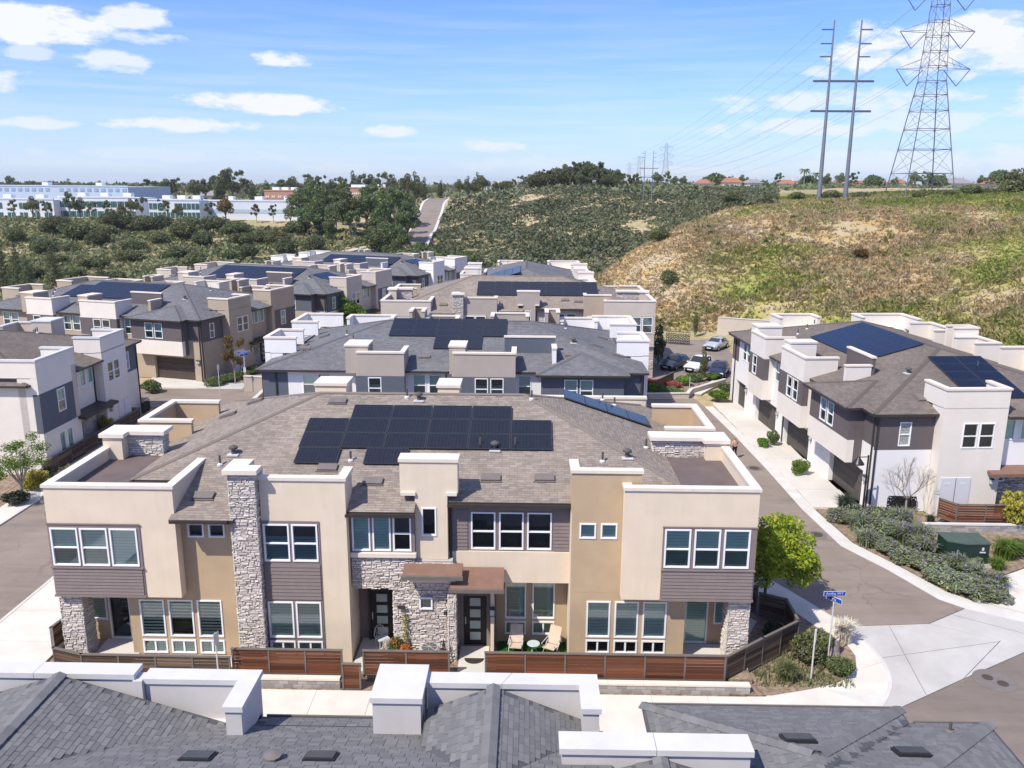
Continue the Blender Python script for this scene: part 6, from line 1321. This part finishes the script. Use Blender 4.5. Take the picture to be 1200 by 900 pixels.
def house(label,px,Yv,wpx,h=3.2,mat=None,rf=None,group=None,zoff=-.6):
    x=xpx(px,Yv); w=wpx*Yv/FPX; z=TZat(x,Yv)+zoff; t=thing('house',label,'house',(x,Yv,z),rnd.uniform(-.25,.25),group); d=9
    g=G(); g.box(-w/2,w/2,0,d,-1.5,h,mat or hw); g.obj('wall',t)
    g=G(); o=.6; e=[(-w/2-o,-o,h),(w/2+o,-o,h),(w/2+o,d+o,h),(-w/2-o,d+o,h)]; rz=h+w*.14+.8; a=(-w/4,d/2,rz); c=(w/4,d/2,rz); g.faces(e+[a,c],[(0,1,5,4),(1,2,5),(2,3,4,5),(3,0,4),(3,2,1,0)],rf or tile); g.obj('roof',t)
    g=G(); g.box(w*.28,w*.28+.9,d*.6,d*.6+.9,h,rz+.9,mat or hw); g.obj('chimney',t)
    for i in range(3): g=G(); u=-w/2+(i+.5)*w/3; g.box(u-.6,u+.6,-.08,.05,.9,2.2,gg); g.obj('window',t)
gr=surf('grey_tile_roof',(.26,.25,.26),.85,.1,2)
for px,Yv,w,lab,rf in ((827,395,20,'tan walled house with brown tile roof, leftmost on the right ridge',tile),(858,390,22,'white house with long red tile roof on the ridge, left of the blue grey one',tile),(886,385,15,'pale blue house with grey gabled roof on the ridge',gr),(922,400,18,'white house with orange red roof left of the twin poles',tile),(1010,430,16,'small red roofed house just right of the twin poles',tile),(1028,432,14,'small red roofed house between poles and lattice tower',tile),(1052,430,16,'low orange roofed house behind the lattice tower left leg',tile),(1128,430,30,'long dark roofed low building right of the lattice tower',gr),(1163,425,16,'orange roofed house near the right frame edge',tile),(1183,425,12,'small orange roofed house at the right end of the ridge',tile),(577,400,14,'white house beside the hill road crest trees',gr),(600,405,12,'small pale house on the middle skyline',gr),(672,345,12,'pale house half hidden in the ridge tree clump',gr),(240,400,24,'cream building on the left skyline behind the trees',gr),(985,430,10,'tiny orange roofed house between the twin poles and the palms',tile)): house(lab,px,Yv,w,rf=rf,zoff=-.4)
def mountain():
    g=G(); n=40; r=np.random.RandomState(2); v=[]
    Yv=6500
    for i in range(n+1):
        px=1085+i*100/n; x=xpx(px,Yv); hh=20+ (math.exp(-((px-1132)/14)**2)*60+math.exp(-((px-1112)/22)**2)*28); v+=[(x,Yv,-60),(x,Yv+150,hh+r.uniform(-3,3)),(x,Yv+900,-60)]
    fs=[]
    for i in range(n): a=i*3; fs+=[(a,a+3,a+4,a+1),(a+1,a+4,a+5,a+2)]
    g.faces(v,fs,surf('far_mountain',(.16,.17,.15),1,.1,.01)); g.obj('mountain',kind='structure')
mountain()
# ---------------------------------------------------------------- street furniture
def lamp_post():
    t=thing('street_lamp','black street lamp with an angled shade at the end of the right building','street lamp',(20.75,48.6,.06)); m=M['pframe']
    g=G(); g.lathe([(.16,0),(.16,.12),(.09,.3),(.07,.35)],m,12); g.obj('base',t); g=G(); g.tube((0,0,.3),(0,0,4.15),.06,.05,n=10,m=m); g.obj('pole',t)
    g=G(); g.tube((0,0,4.05),(-.62,-.1,4.05),.03,n=8,m=m); g.obj('arm',t); g=G(); g.lathe([(.36,3.62),(.34,3.68),(.12,3.98),(.06,4.06)],m,16,-.62,-.1); g.obj('lamp_shade',t)
lamp_post()
def sign(label,x,y,z0,rot,words,h=3.0,thin=False,plate=None):
    t=thing('street_sign',label,'sign',(x,y,z0)); g=G(); g.tube((0,0,-.1),(0,0,h),.032,n=8,m=M['lead']); g.obj('pole',t)
    blue=surf('sign_blue',(.01,.06,.34),.4,.03,3)
    for i,(w,rz,L) in enumerate(words):
        z=h+.02+(.0 if i else .26); o=thing.__call__ if False else None
        g=G(); g.box(-L/2,L/2,-.008,.008,0,.22,M['wcoping']); g.box(-L/2+.02,L/2-.02,-.014,.014,.02,.2,blue); bl=g.obj('sign_blade',t,(0,0,z),rz)
        for sgn in (1,-1):
            c=bpy.data.curves.new('lettering','FONT'); c.body=w; c.size=.17; c.align_x='CENTER'; c.align_y='CENTER'; c.extrude=.001; tmp=bpy.data.objects.new('tmp',c); COL.objects.link(tmp); bpy.context.view_layer.update(); me=bpy.data.meshes.new_from_object(tmp.evaluated_get(bpy.context.evaluated_depsgraph_get())); me.materials.clear(); me.materials.append(M['wcoping']); bpy.data.objects.remove(tmp); to=link('lettering',me,bl,(0,-.0165*sgn,.11)); to.rotation_euler=(R(90),0,0 if sgn>0 else math.pi)
    if plate: g=G(); g.box(-.12,.12,-.05,-.035,plate[0],plate[1],M[plate[2]]); g.obj('sign_plate',t)
    return t
sign('street name sign reading Ardha on a thin pole in the corner bed',13.17,32.7,.07,0,(('Ardha WY',0.05,.95),('Via',R(-52),.75)),2.75)
sign('blue street name sign at the left corner building',-27.4,79.0,.1,0,(('Ardha WY',.2,1.2),('Via',R(60),1.0)),3.6,plate=(2.0,2.5,'lead'))
def post(label,x,y,h,z=0,plate=True,name='sign_post'):
    t=thing(name,label,'post',(x,y,z)); g=G(); g.tube((0,0,-.1),(0,0,h),.035,n=8,m=M['lead']); g.obj('pole',t)
    if plate: g=G(); g.box(-.15,.15,-.045,-.03,h-.5,h+.02,M['lead']); g.obj('sign_plate',t,rot=R(70))
post('bare grey pole with a small edge-on plate in the corner bed',11.95,31.2,2.3,.07)
post('thin grey pole with a narrow plate rising above the front parapet',-12.35,30.0,2.45,.04)
post('grey pole with a plate at the left corner garage driveway',-29.6,77.9,3.0,.05)
t=thing('tree_stump','pale cut tree stump next to the street sign','stump',(13.55,33.25,.07)); g=G(); g.lathe([(.34,0),(.28,.2),(.26,.72),(.24,.75)],M['pbark'],14); g.obj('trunk',t); g=G(); g.lathe([(.235,.752),(.2,.76)],surf('cut_wood',(.55,.42,.30),.8,.15,8),14); g.obj('cut_face',t)
def util():
    m=surf('dark_green_enamel',(.014,.034,.026),.45,.08,2); m2=surf('faded_green_lid',(.06,.09,.075),.6,.12,2); t=thing('utility_box','dark green utility transformer box in the lavender bed','utility box',(22.9,42.2,.06),R(-2))
    g=G(); g.box(-.1,2.3,-.1,1.7,0,.1,M['concrete']); g.obj('plinth',t)
    g=G(); g.prism([(0,.35),(.9,0),(2.15,.12),(2.15,1.5),(0,1.5)],.1,1.25,m); g.obj('body',t); g=G(); g.prism([(-.04,.33),(.9,-.05),(2.2,.07),(2.2,1.55),(-.04,1.55)],1.25,1.31,m2); g.obj('lid',t)
    for u,z,w,h in ((1.72,.92,.10,.16),(1.62,.78,.3,.06),(1.6,.4,.08,.1)): g=G(); g.box(u,u+w,.02,.07,z,z+h,M['wcoping']); g.obj('sticker',t,rot=0)
util()
def hydrant(x,y):
    m=surf('hydrant_yellow',(.70,.48,.04),.5,.08,4); t=thing('fire_hydrant','yellow fire hydrant on a dark base in the left street bed','hydrant',(x,y,.09)); g=G(); g.lathe([(.2,0),(.2,.18),(.16,.2)],M['gutter'],12); g.obj('base',t)
    g=G(); g.lathe([(.15,.2),(.15,.75),(.2,.78),(.2,.83),(.16,.98),(.06,1.08),(.05,1.15)],m,14); g.obj('body',t)
    for a in (0,2.1,4.2): g=G(); g.tube((0,0,.6),(math.cos(a)*.27,math.sin(a)*.27,.6),.085,n=10,m=m); g.obj('outlet',t)
p=on_ground(67,512); hydrant(p.x,p.y)
def manhole(label,px,py,r_,n=1):
    p=on_ground(px,py); t=thing('manhole_cover',label,'manhole cover',(p.x,p.y,.022)); 
    g=G(); g.lathe([(r_,0),(r_,.006)],surf('collar_concrete',(.17,.15,.14),.9,.1,2),32); g.obj('collar',t)
    for i in range(n): g=G(); g.lathe([(.36 if n==1 else .22,.006),(.36 if n==1 else .22,.016)],surf('cast_iron',(.07,.055,.045),.6,.2,8,.6,40),24,(i-.5*(n-1))*.4,-(i-.5*(n-1))*.45); g.obj('iron_lid',t)
manhole('round manhole cover in the lane by the walking person',884,549,.62); manhole('round manhole in the lane beside the bright tree',957,627,.6); manhole('pair of round lids in one circular collar on the lower right road',1166,798,.85,2)
p=on_ground(808,455); post('short dark bollard light in the green bed',p.x,p.y,1.1,.1,False,'bollard_light')
# ---------------------------------------------------------------- yards
metal=surf('grey_condenser',(.42,.41,.40),.5,.08,3)
def ac(label,x,y,z=.31):
    t=thing('ac_unit',label,'air conditioner',(x,y,z)); g=G(); g.box(-.42,.42,-.42,.42,0,.78,metal); g.obj('casing',t); g=G(); g.lathe([(.38,.78),(.38,.83),(.33,.84)],metal,20); g.lathe([(.33,.845),(.1,.85)],M['pipe'],20); g.obj('fan_ring',t)
    g=G()
    for i in range(8): a=i*.785; g.tube((0,0,.87),(math.cos(a)*.37,math.sin(a)*.37,.86),.012,n=4,m=metal)
    g.obj('fan_grille',t); return t
ac('grey air conditioning unit at the foot of the stone chimney',-11.3,30.91).scale=(.62,.62,.95); ac('grey air conditioning unit below the little stone wall window',-3.95,31.45)
sling=surf('beige_sling_fabric',(.55,.44,.34),.85,.08,5)
def patio_chair(label,x,y,rot):
    t=thing('patio_chair',label,'chair',(x,y,.36),rot); fr=M['lead']
    g=G(); g.faces([(-.27,-.25,.42),(.27,-.25,.42),(.27,.25,.38),(-.27,.25,.38),(-.27,-.25,.39),(.27,-.25,.39),(.27,.25,.35),(-.27,.25,.35)],[(0,1,2,3),(7,6,5,4),(0,4,5,1),(1,5,6,2),(2,6,7,3),(3,7,4,0)],sling); g.obj('seat',t)
    g=G(); g.faces([(-.27,.25,.40),(.27,.25,.40),(.27,.55,1.1),(-.27,.55,1.1),(-.27,.29,.39),(.27,.29,.39),(.27,.59,1.09),(-.27,.59,1.09)],[(0,1,2,3),(7,6,5,4),(0,4,5,1),(1,5,6,2),(2,6,7,3),(3,7,4,0)],sling); g.obj('backrest',t)
    for sx_ in (-.29,.29):
        for a,c in (((sx_,.35,0),(sx_,-.28,.6)),((sx_,-.3,0),(sx_,.3,.5))): g=G(); g.tube(a,c,.014,n=6,m=fr); g.obj('leg',t)
        g=G(); g.tube((sx_,-.28,.6),(sx_,.4,.64),.018,n=6,m=fr); g.obj('armrest',t)
patio_chair('beige folding patio chair left of the round side table',-.35,32.35,R(-6)); patio_chair('beige folding patio chair right of the round side table, turned toward it',1.15,32.3,R(-28))
t=thing('side_table','small round glass side table between the two beige chairs','table',(.42,32.3,.36)); g=G(); g.lathe([(.27,.5),(.28,.52),(.27,.535)],surf('grey_table_top',(.45,.52,.52),.25,.05,3),20); g.obj('tabletop',t)
for a in (0,2.09,4.19): g=G(); g.tube((0,0,.5),(math.cos(a)*.2,math.sin(a)*.2,0),.012,n=6,m=M['lead']); g.obj('leg',t)
def shell_chair():
    t=thing('shell_chair','grey outdoor chair with looped back at the left entry door','chair',(-6.15,32.75,.35),R(35)); m=surf('grey_wicker',(.48,.49,.52),.7,.1,10)
    g=G(); g.box(-.25,.25,-.25,.25,.4,.45,m); g.obj('seat',t); g=G(); q=[(.27*math.cos(a),.24+.1*math.sin(a),.45+.45*math.sin(a)) for a in np.linspace(0,math.pi,11)]
    for a,c in zip(q,q[1:]): g.tube(a,c,.02,n=6,m=m)
    for u in (-.15,-.05,.05,.15): g.tube((u,.24,.43),(u*1.2,.33,.84),.012,n=5,m=m)
    g.obj('backrest',t)
    for sx_ in (-.22,.22):
        for sy_ in (-.22,.22): g=G(); g.tube((sx_,sy_,.4),(sx_*1.1,sy_*1.1,0),.016,n=6,m=m); g.obj('leg',t)
shell_chair()
P_('flower_pot_plant','potted orange and pink flowers beside the stone entry wall','plant','bush',-5.35,31.75,1.15,.62,'olive',.33,flowers='orange'); P_('flower_pot_plant','round orange flower cushion in front of the stone wall','plant','bush1',-5.0,31.5,1.0,.45,'orange',.33)
P_('flower_pot_plant','pale pink flowers at the left of the entry flower pots','plant','bush2',-5.8,31.9,1.0,.42,'white',.33)
def trellis(label,x,y,h,mat):
    t=thing('garden_trellis',label,'garden decoration',(x,y,.33)); g=G()
    for a in range(4): g.tube((.18*math.cos(a*1.57),.18*math.sin(a*1.57),0),(0,0,h),.02,n=5,m=mat)
    g.obj('frame',t)
    for z in (.25,.5,.75): g=G(); r_=.18*(1-z); q=[(r_*math.cos(a),r_*math.sin(a),z*h) for a in np.linspace(0,6.28,9)]; [g.tube(a,c,.012,n=4,m=mat) for a,c in zip(q,q[1:])]; g.obj('ring',t)
trellis('small dark pyramid trellis against the stone wall',-4.75,31.6,1.0,M['gutter']); trellis('slim dark finial trellis beside the stone door column',-3.35,31.5,1.15,M['gutter'])
t=thing('climbing_vine','thin climbing vine on the stone wall beside the left entry','plant',(-5.0,31.95,.35)); r=np.random.RandomState(3); C=np.stack([r.normal(0,.05,160),r.normal(0,.03,160),r.uniform(.2,2.1,160)],-1); link('leaves',tris('leaves',leaf_quads(r,C,.05),LM['yellow'],True),t); g=G(); g.tube((0,.03,0),(.02,.03,2.1),.008,n=5,m=M['bark']); g.obj('stem',t)
t=thing('doormat','dark half round doormat before the middle front door','doormat',(-2.1,31.95,.342)); g=G(); q=[(.42*math.cos(a),.42*math.sin(a)) for a in np.linspace(math.pi,2*math.pi,13)]; g.prism(q,0,.015,M['gutter']); g.obj('mat',t)
for x,z in ((-5.15,2.7),(-3.2,2.45)):
    t=thing('house_number_plaque','small dark house number plaque on the stone wall, %s the little window'%('left of' if x<-4 else 'right of'),'plaque',(x,31.92,z)); g=G(); g.box(-.17,.17,-.0,.02,-.08,.08,M['gutter']); g.obj('plate',t)
# ---------------------------------------------------------------- cars
def carpaint(name,c,met=.3):
    m,nt,b=mk(name); b.inputs['Base Color'].default_value=(*c,1); b.inputs['Metallic'].default_value=met; b.inputs['Roughness'].default_value=.28; b.inputs['Coat Weight'].default_value=.8; b.inputs['Coat Roughness'].default_value=.05; return m
cg=surf('car_glass',(.02,.028,.035),.08,.1,2,spec=.8); tyre=surf('tyre_rubber',(.02,.02,.02),.9,.1,4); rim=surf('alloy_rim',(.5,.5,.52),.3,.05,4,metal=.8); lens=surf('lamp_lens',(.7,.74,.78),.1,.05,4,spec=.8); red=surf('red_lens',(.35,.01,.01),.2,.05,4)
def car(label,x,y,rot,paint,z=.02,suv=False,group=None):
    t=thing('parked_car',label,'car',(x,y,z),rot,group); hr=1.66 if suv else 1.44; L=4.55
    # stations along x: (x, half width, sill z, belt z, roof z, roof half width)
    st=[(-2.27,.62,.42,.74,.76,.5),(-2.2,.82,.30,.86,.90,.6),(-1.75,.89,.26,.93,1.0 if not suv else 1.25,.66),(-1.25,.91,.24,.95,hr-.06,.64),(-.4,.91,.24,.96,hr,.66),(.25,.91,.24,.95,hr-.04,.64),(.95,.91,.24,.93,1.02,.7),(1.5,.90,.25,.86,.90,.66),(2.05,.84,.28,.74,.78,.6),(2.25,.68,.36,.62,.64,.5)]
    ring=lambda s:[(s[0],-s[1]*.94,s[2]),(s[0],-s[1],(s[2]+s[3])/2),(s[0],-s[1]*.97,s[3]),(s[0],-s[5],s[4]),(s[0],0,s[4]+.03),(s[0],s[5],s[4]),(s[0],s[1]*.97,s[3]),(s[0],s[1],(s[2]+s[3])/2),(s[0],s[1]*.94,s[2])]
    v=[];fs=[];n=9
    for s in st: v+=ring(s)
    for i in range(len(st)-1):
        for j in range(n): k=(j+1)%n; fs.append((i*n+j,i*n+k,(i+1)*n+k,(i+1)*n+j))
    fs.append(tuple(range(n))); fs.append(tuple(reversed(range((len(st)-1)*n,len(st)*n))))
    g=G(); g.faces(v,[f[::-1] for f in fs],paint); me=g.mesh('body'); link('body',me,t,smooth=True)
    def q(name,pts,m): g=G(); g.poly(pts,m); g.poly([(a,-b_,c) for a,b_,c in pts][::-1],m) if name=='side_window' else None; g.obj(name,t)
    def between(a,b_,t0,t1,sgn,o=.012): # side glass between stations
        A=lambda s,tt:(s[0],sgn*((s[1]*.97)*(1-tt)+s[5]*tt+o),s[3]*(1-tt)+s[4]*tt)
        return [A(a,t0),A(b_,t0),A(b_,t1),A(a,t1)]
    for sgn in (-1,1):
        for a,b_ in ((3,4),(4,5)):
            P4=between(st[a],st[b_],.1,.86,sgn); g=G(); g.poly(P4 if sgn<0 else P4[::-1],cg); g.obj('side_window',t)
        g=G(); g.box(.75,.95,sgn*.98-.08,sgn*.98+.08,.95,1.07,paint); g.obj('wing_mirror',t)
        g=G(); g.box(1.98,2.2,sgn*.62-.17,sgn*.62+.17,.60,.74,lens); g.obj('headlight',t); g=G(); g.box(-2.3,-2.12,sgn*.62-.16,sgn*.62+.16,.66,.84,red); g.obj('tail_light',t)
        for xx in (-1.38,1.38):
            g=G(); g.tube((0,-.11,0),(0,.11,0),.33,n=20,m=tyre); w=g.obj('wheel',t,(xx,sgn*.82,.33)); g=G(); g.tube((0,-.118,0),(0,.118,0),.2,n=14,m=rim); g.obj('rim',w)
    a,b_=st[5],st[6]; g=G(); g.poly([(a[0]+.05,-a[5]*.93,a[4]+.0),(a[0]+.05,a[5]*.93,a[4]+.0),(b_[0]-.02,b_[5]*1.0,b_[4]+.045),(b_[0]-.02,-b_[5]*1.0,b_[4]+.045)][::-1],cg); g.obj('windscreen',t,(0,0,.02))
    a,b_=st[3],st[2]; g=G(); g.poly([(a[0]-.05,-a[5]*.93,a[4]),(a[0]-.05,a[5]*.93,a[4]),(b_[0]+.05,b_[5]*.95,b_[4]+.045),(b_[0]+.05,-b_[5]*.95,b_[4]+.045)],cg); g.obj('rear_window',t,(0,0,.02))
    g=G(); g.box(2.13,2.3,-.55,.55,.36,.52,M['pframe']); g.obj('grille',t); g=G(); g.box(2.295,2.31,-.26,.26,.40,.50,M['frame']); g.obj('licence_plate',t)
    return t
p=on_ground(817,438); 
pc=on_ground(819,434); car('white sports utility car parked nose toward us at the lane end',pc.x,pc.y,R(-128),carpaint('white_paint',(.78,.78,.78),.0),suv=True)
pc=on_ground(791,431); car('grey blue car left of the white one in the parking court',pc.x,pc.y,R(-128),carpaint('grey_paint',(.09,.105,.125)),suv=False)
pc=on_ground(842,440); car('dark navy car half hidden behind the right building corner',pc.x,pc.y,R(-112),carpaint('navy_paint',(.015,.02,.05)))
pc=on_ground(839,409); car('silver hatchback at the top right of the parking court',pc.x,pc.y,R(-125),carpaint('silver_paint',(.52,.55,.60)))
for px,lab,c in ((508,'dark blue car in the far parking row, leftmost of three',(.03,.05,.09)),(524,'silver car in the far parking row, middle of three',(.5,.52,.55)),(541,'pale grey car in the far parking row, rightmost of three',(.45,.46,.48))): car(lab,xpx(px,158),158,R(-90+rnd.uniform(-8,8)),carpaint('far_paint_%d'%px,c),z=TZat(xpx(px,158),158)+.05)
sheet('far_parking_court',[(-26,148),(-8,148),(-8,168),(-26,168)],.03,M['apron'],.6)
sheet('far_lane',[(-13.5,112),(-9,112),(-9,149),(-15,149)],.02,M['asph'],.05)
# ---------------------------------------------------------------- the person walking in the lane
def person():
    sk=surf('skin',(.55,.33,.24),.6,.05,20); top=surf('dusty_pink_top',(.50,.25,.24),.85,.1,20); leg=surf('black_leggings',(.012,.012,.016),.8,.1,20); shoe=surf('white_shoes',(.75,.74,.73),.6,.05,10); hair=surf('blonde_brown_hair',(.30,.19,.10),.7,.2,30)
    t=thing('person','person in a pink top and black leggings walking up the lane away from us','person',(15.72,60.3,.02),R(14))
    J={'pel':(0,0,.93),'wa':(0,.01,1.08),'ch':(0,.02,1.28),'ne':(0,.03,1.43),'hd':(0,.02,1.50),'tp':(0,.02,1.64),
       'sl':(-.17,.02,1.36),'el':(-.25,-.03,1.12),'wl':(-.22,.14,.98),'hl':(-.21,.20,.93),'sr':(.17,.02,1.36),'er':(.26,.03,1.13),'wr':(.19,.22,1.12),'hr':(.15,.28,1.15),
       'pl':(-.09,0,.9),'kl':(-.10,.12,.50),'al':(-.10,.02,.10),'tl':(-.10,.16,.04),'pr':(.09,0,.9),'kr':(.10,.02,.50),'ar':(.10,-.22,.16),'tr':(.10,-.12,.05)}
    Rr={'pel':.125,'wa':.10,'ch':.125,'ne':.05,'hd':.075,'tp':.072,'sl':.055,'el':.04,'wl':.028,'hl':.03,'sr':.055,'er':.04,'wr':.028,'hr':.03,'pl':.09,'kl':.055,'al':.038,'tl':.035,'pr':.09,'kr':.055,'ar':.038,'tr':.035}
    E=[('pel','wa'),('wa','ch'),('ch','ne'),('ne','hd'),('hd','tp'),('ch','sl'),('sl','el'),('el','wl'),('wl','hl'),('ch','sr'),('sr','er'),('er','wr'),('wr','hr'),('pel','pl'),('pl','kl'),('kl','al'),('al','tl'),('pel','pr'),('pr','kr'),('kr','ar'),('ar','tr')]
    def skin(name,edges,grow,mat,root):
        ks=sorted({k for e in edges for k in e},key=lambda k:(k!=root,k)); me=bpy.data.meshes.new(name); me.from_pydata([J[k] for k in ks],[(ks.index(a),ks.index(c)) for a,c in edges],[]); me.materials.append(mat)
        o=link(name,me,t); md=o.modifiers.new('skin','SKIN'); sv=me.skin_vertices[0].data
        for i,k in enumerate(ks): r_=Rr[k]*grow; sv[i].radius=(r_,r_*.8 if k in('ch','wa','pel') else r_); sv[i].use_root=(k==root)
        o.modifiers.new('sub','SUBSURF').levels=2; o.modifiers['sub'].render_levels=2; return o
    skin('body',E,1,sk,'pel'); skin('top',[e for e in E if e in(('pel','wa'),('wa','ch'),('ch','sl'),('ch','sr'))]+[],1.13,top,'wa'); skin('leggings',[('pel','pl'),('pl','kl'),('kl','al'),('pel','pr'),('pr','kr'),('kr','ar')],1.13,leg,'pel')
    for k in ('l','r'):
        g=G(); a=Vector(J['a'+k]);c=Vector(J['t'+k]); g.tube(a+Vector((0,-.05,-.05)),c+Vector((0,.05,-.005)),.052,.042,n=10,m=shoe); g.obj('shoe',t)
    g=G(); g.lathe([(.02,1.48),(.075,1.50),(.096,1.58),(.085,1.66),(.04,1.70)],hair,12,0,.0); g.tube((0,-.07,1.62),(0,-.13,1.42),.035,.015,n=8,m=hair); g.obj('hair',t)
person()
# ---------------------------------------------------------------- thin air haze round the whole scene
def haze():
    g=G(); g.box(-7500,7500,-300,7600,-65,75,M['dark']); o=g.obj('haze',kind='stuff'); m=bpy.data.materials.new('haze_air'); m.use_nodes=True; nt=m.node_tree; nt.nodes.clear()
    out=nt.nodes.new('ShaderNodeOutputMaterial'); v=nt.nodes.new('ShaderNodeVolumePrincipled'); v.inputs['Color'].default_value=(.90,.94,1,1); v.inputs['Density'].default_value=.0001; v.inputs['Anisotropy'].default_value=.2
    nt.links.new(v.outputs[0],out.inputs['Volume']); o.data.materials.clear(); o.data.materials.append(m)
haze()
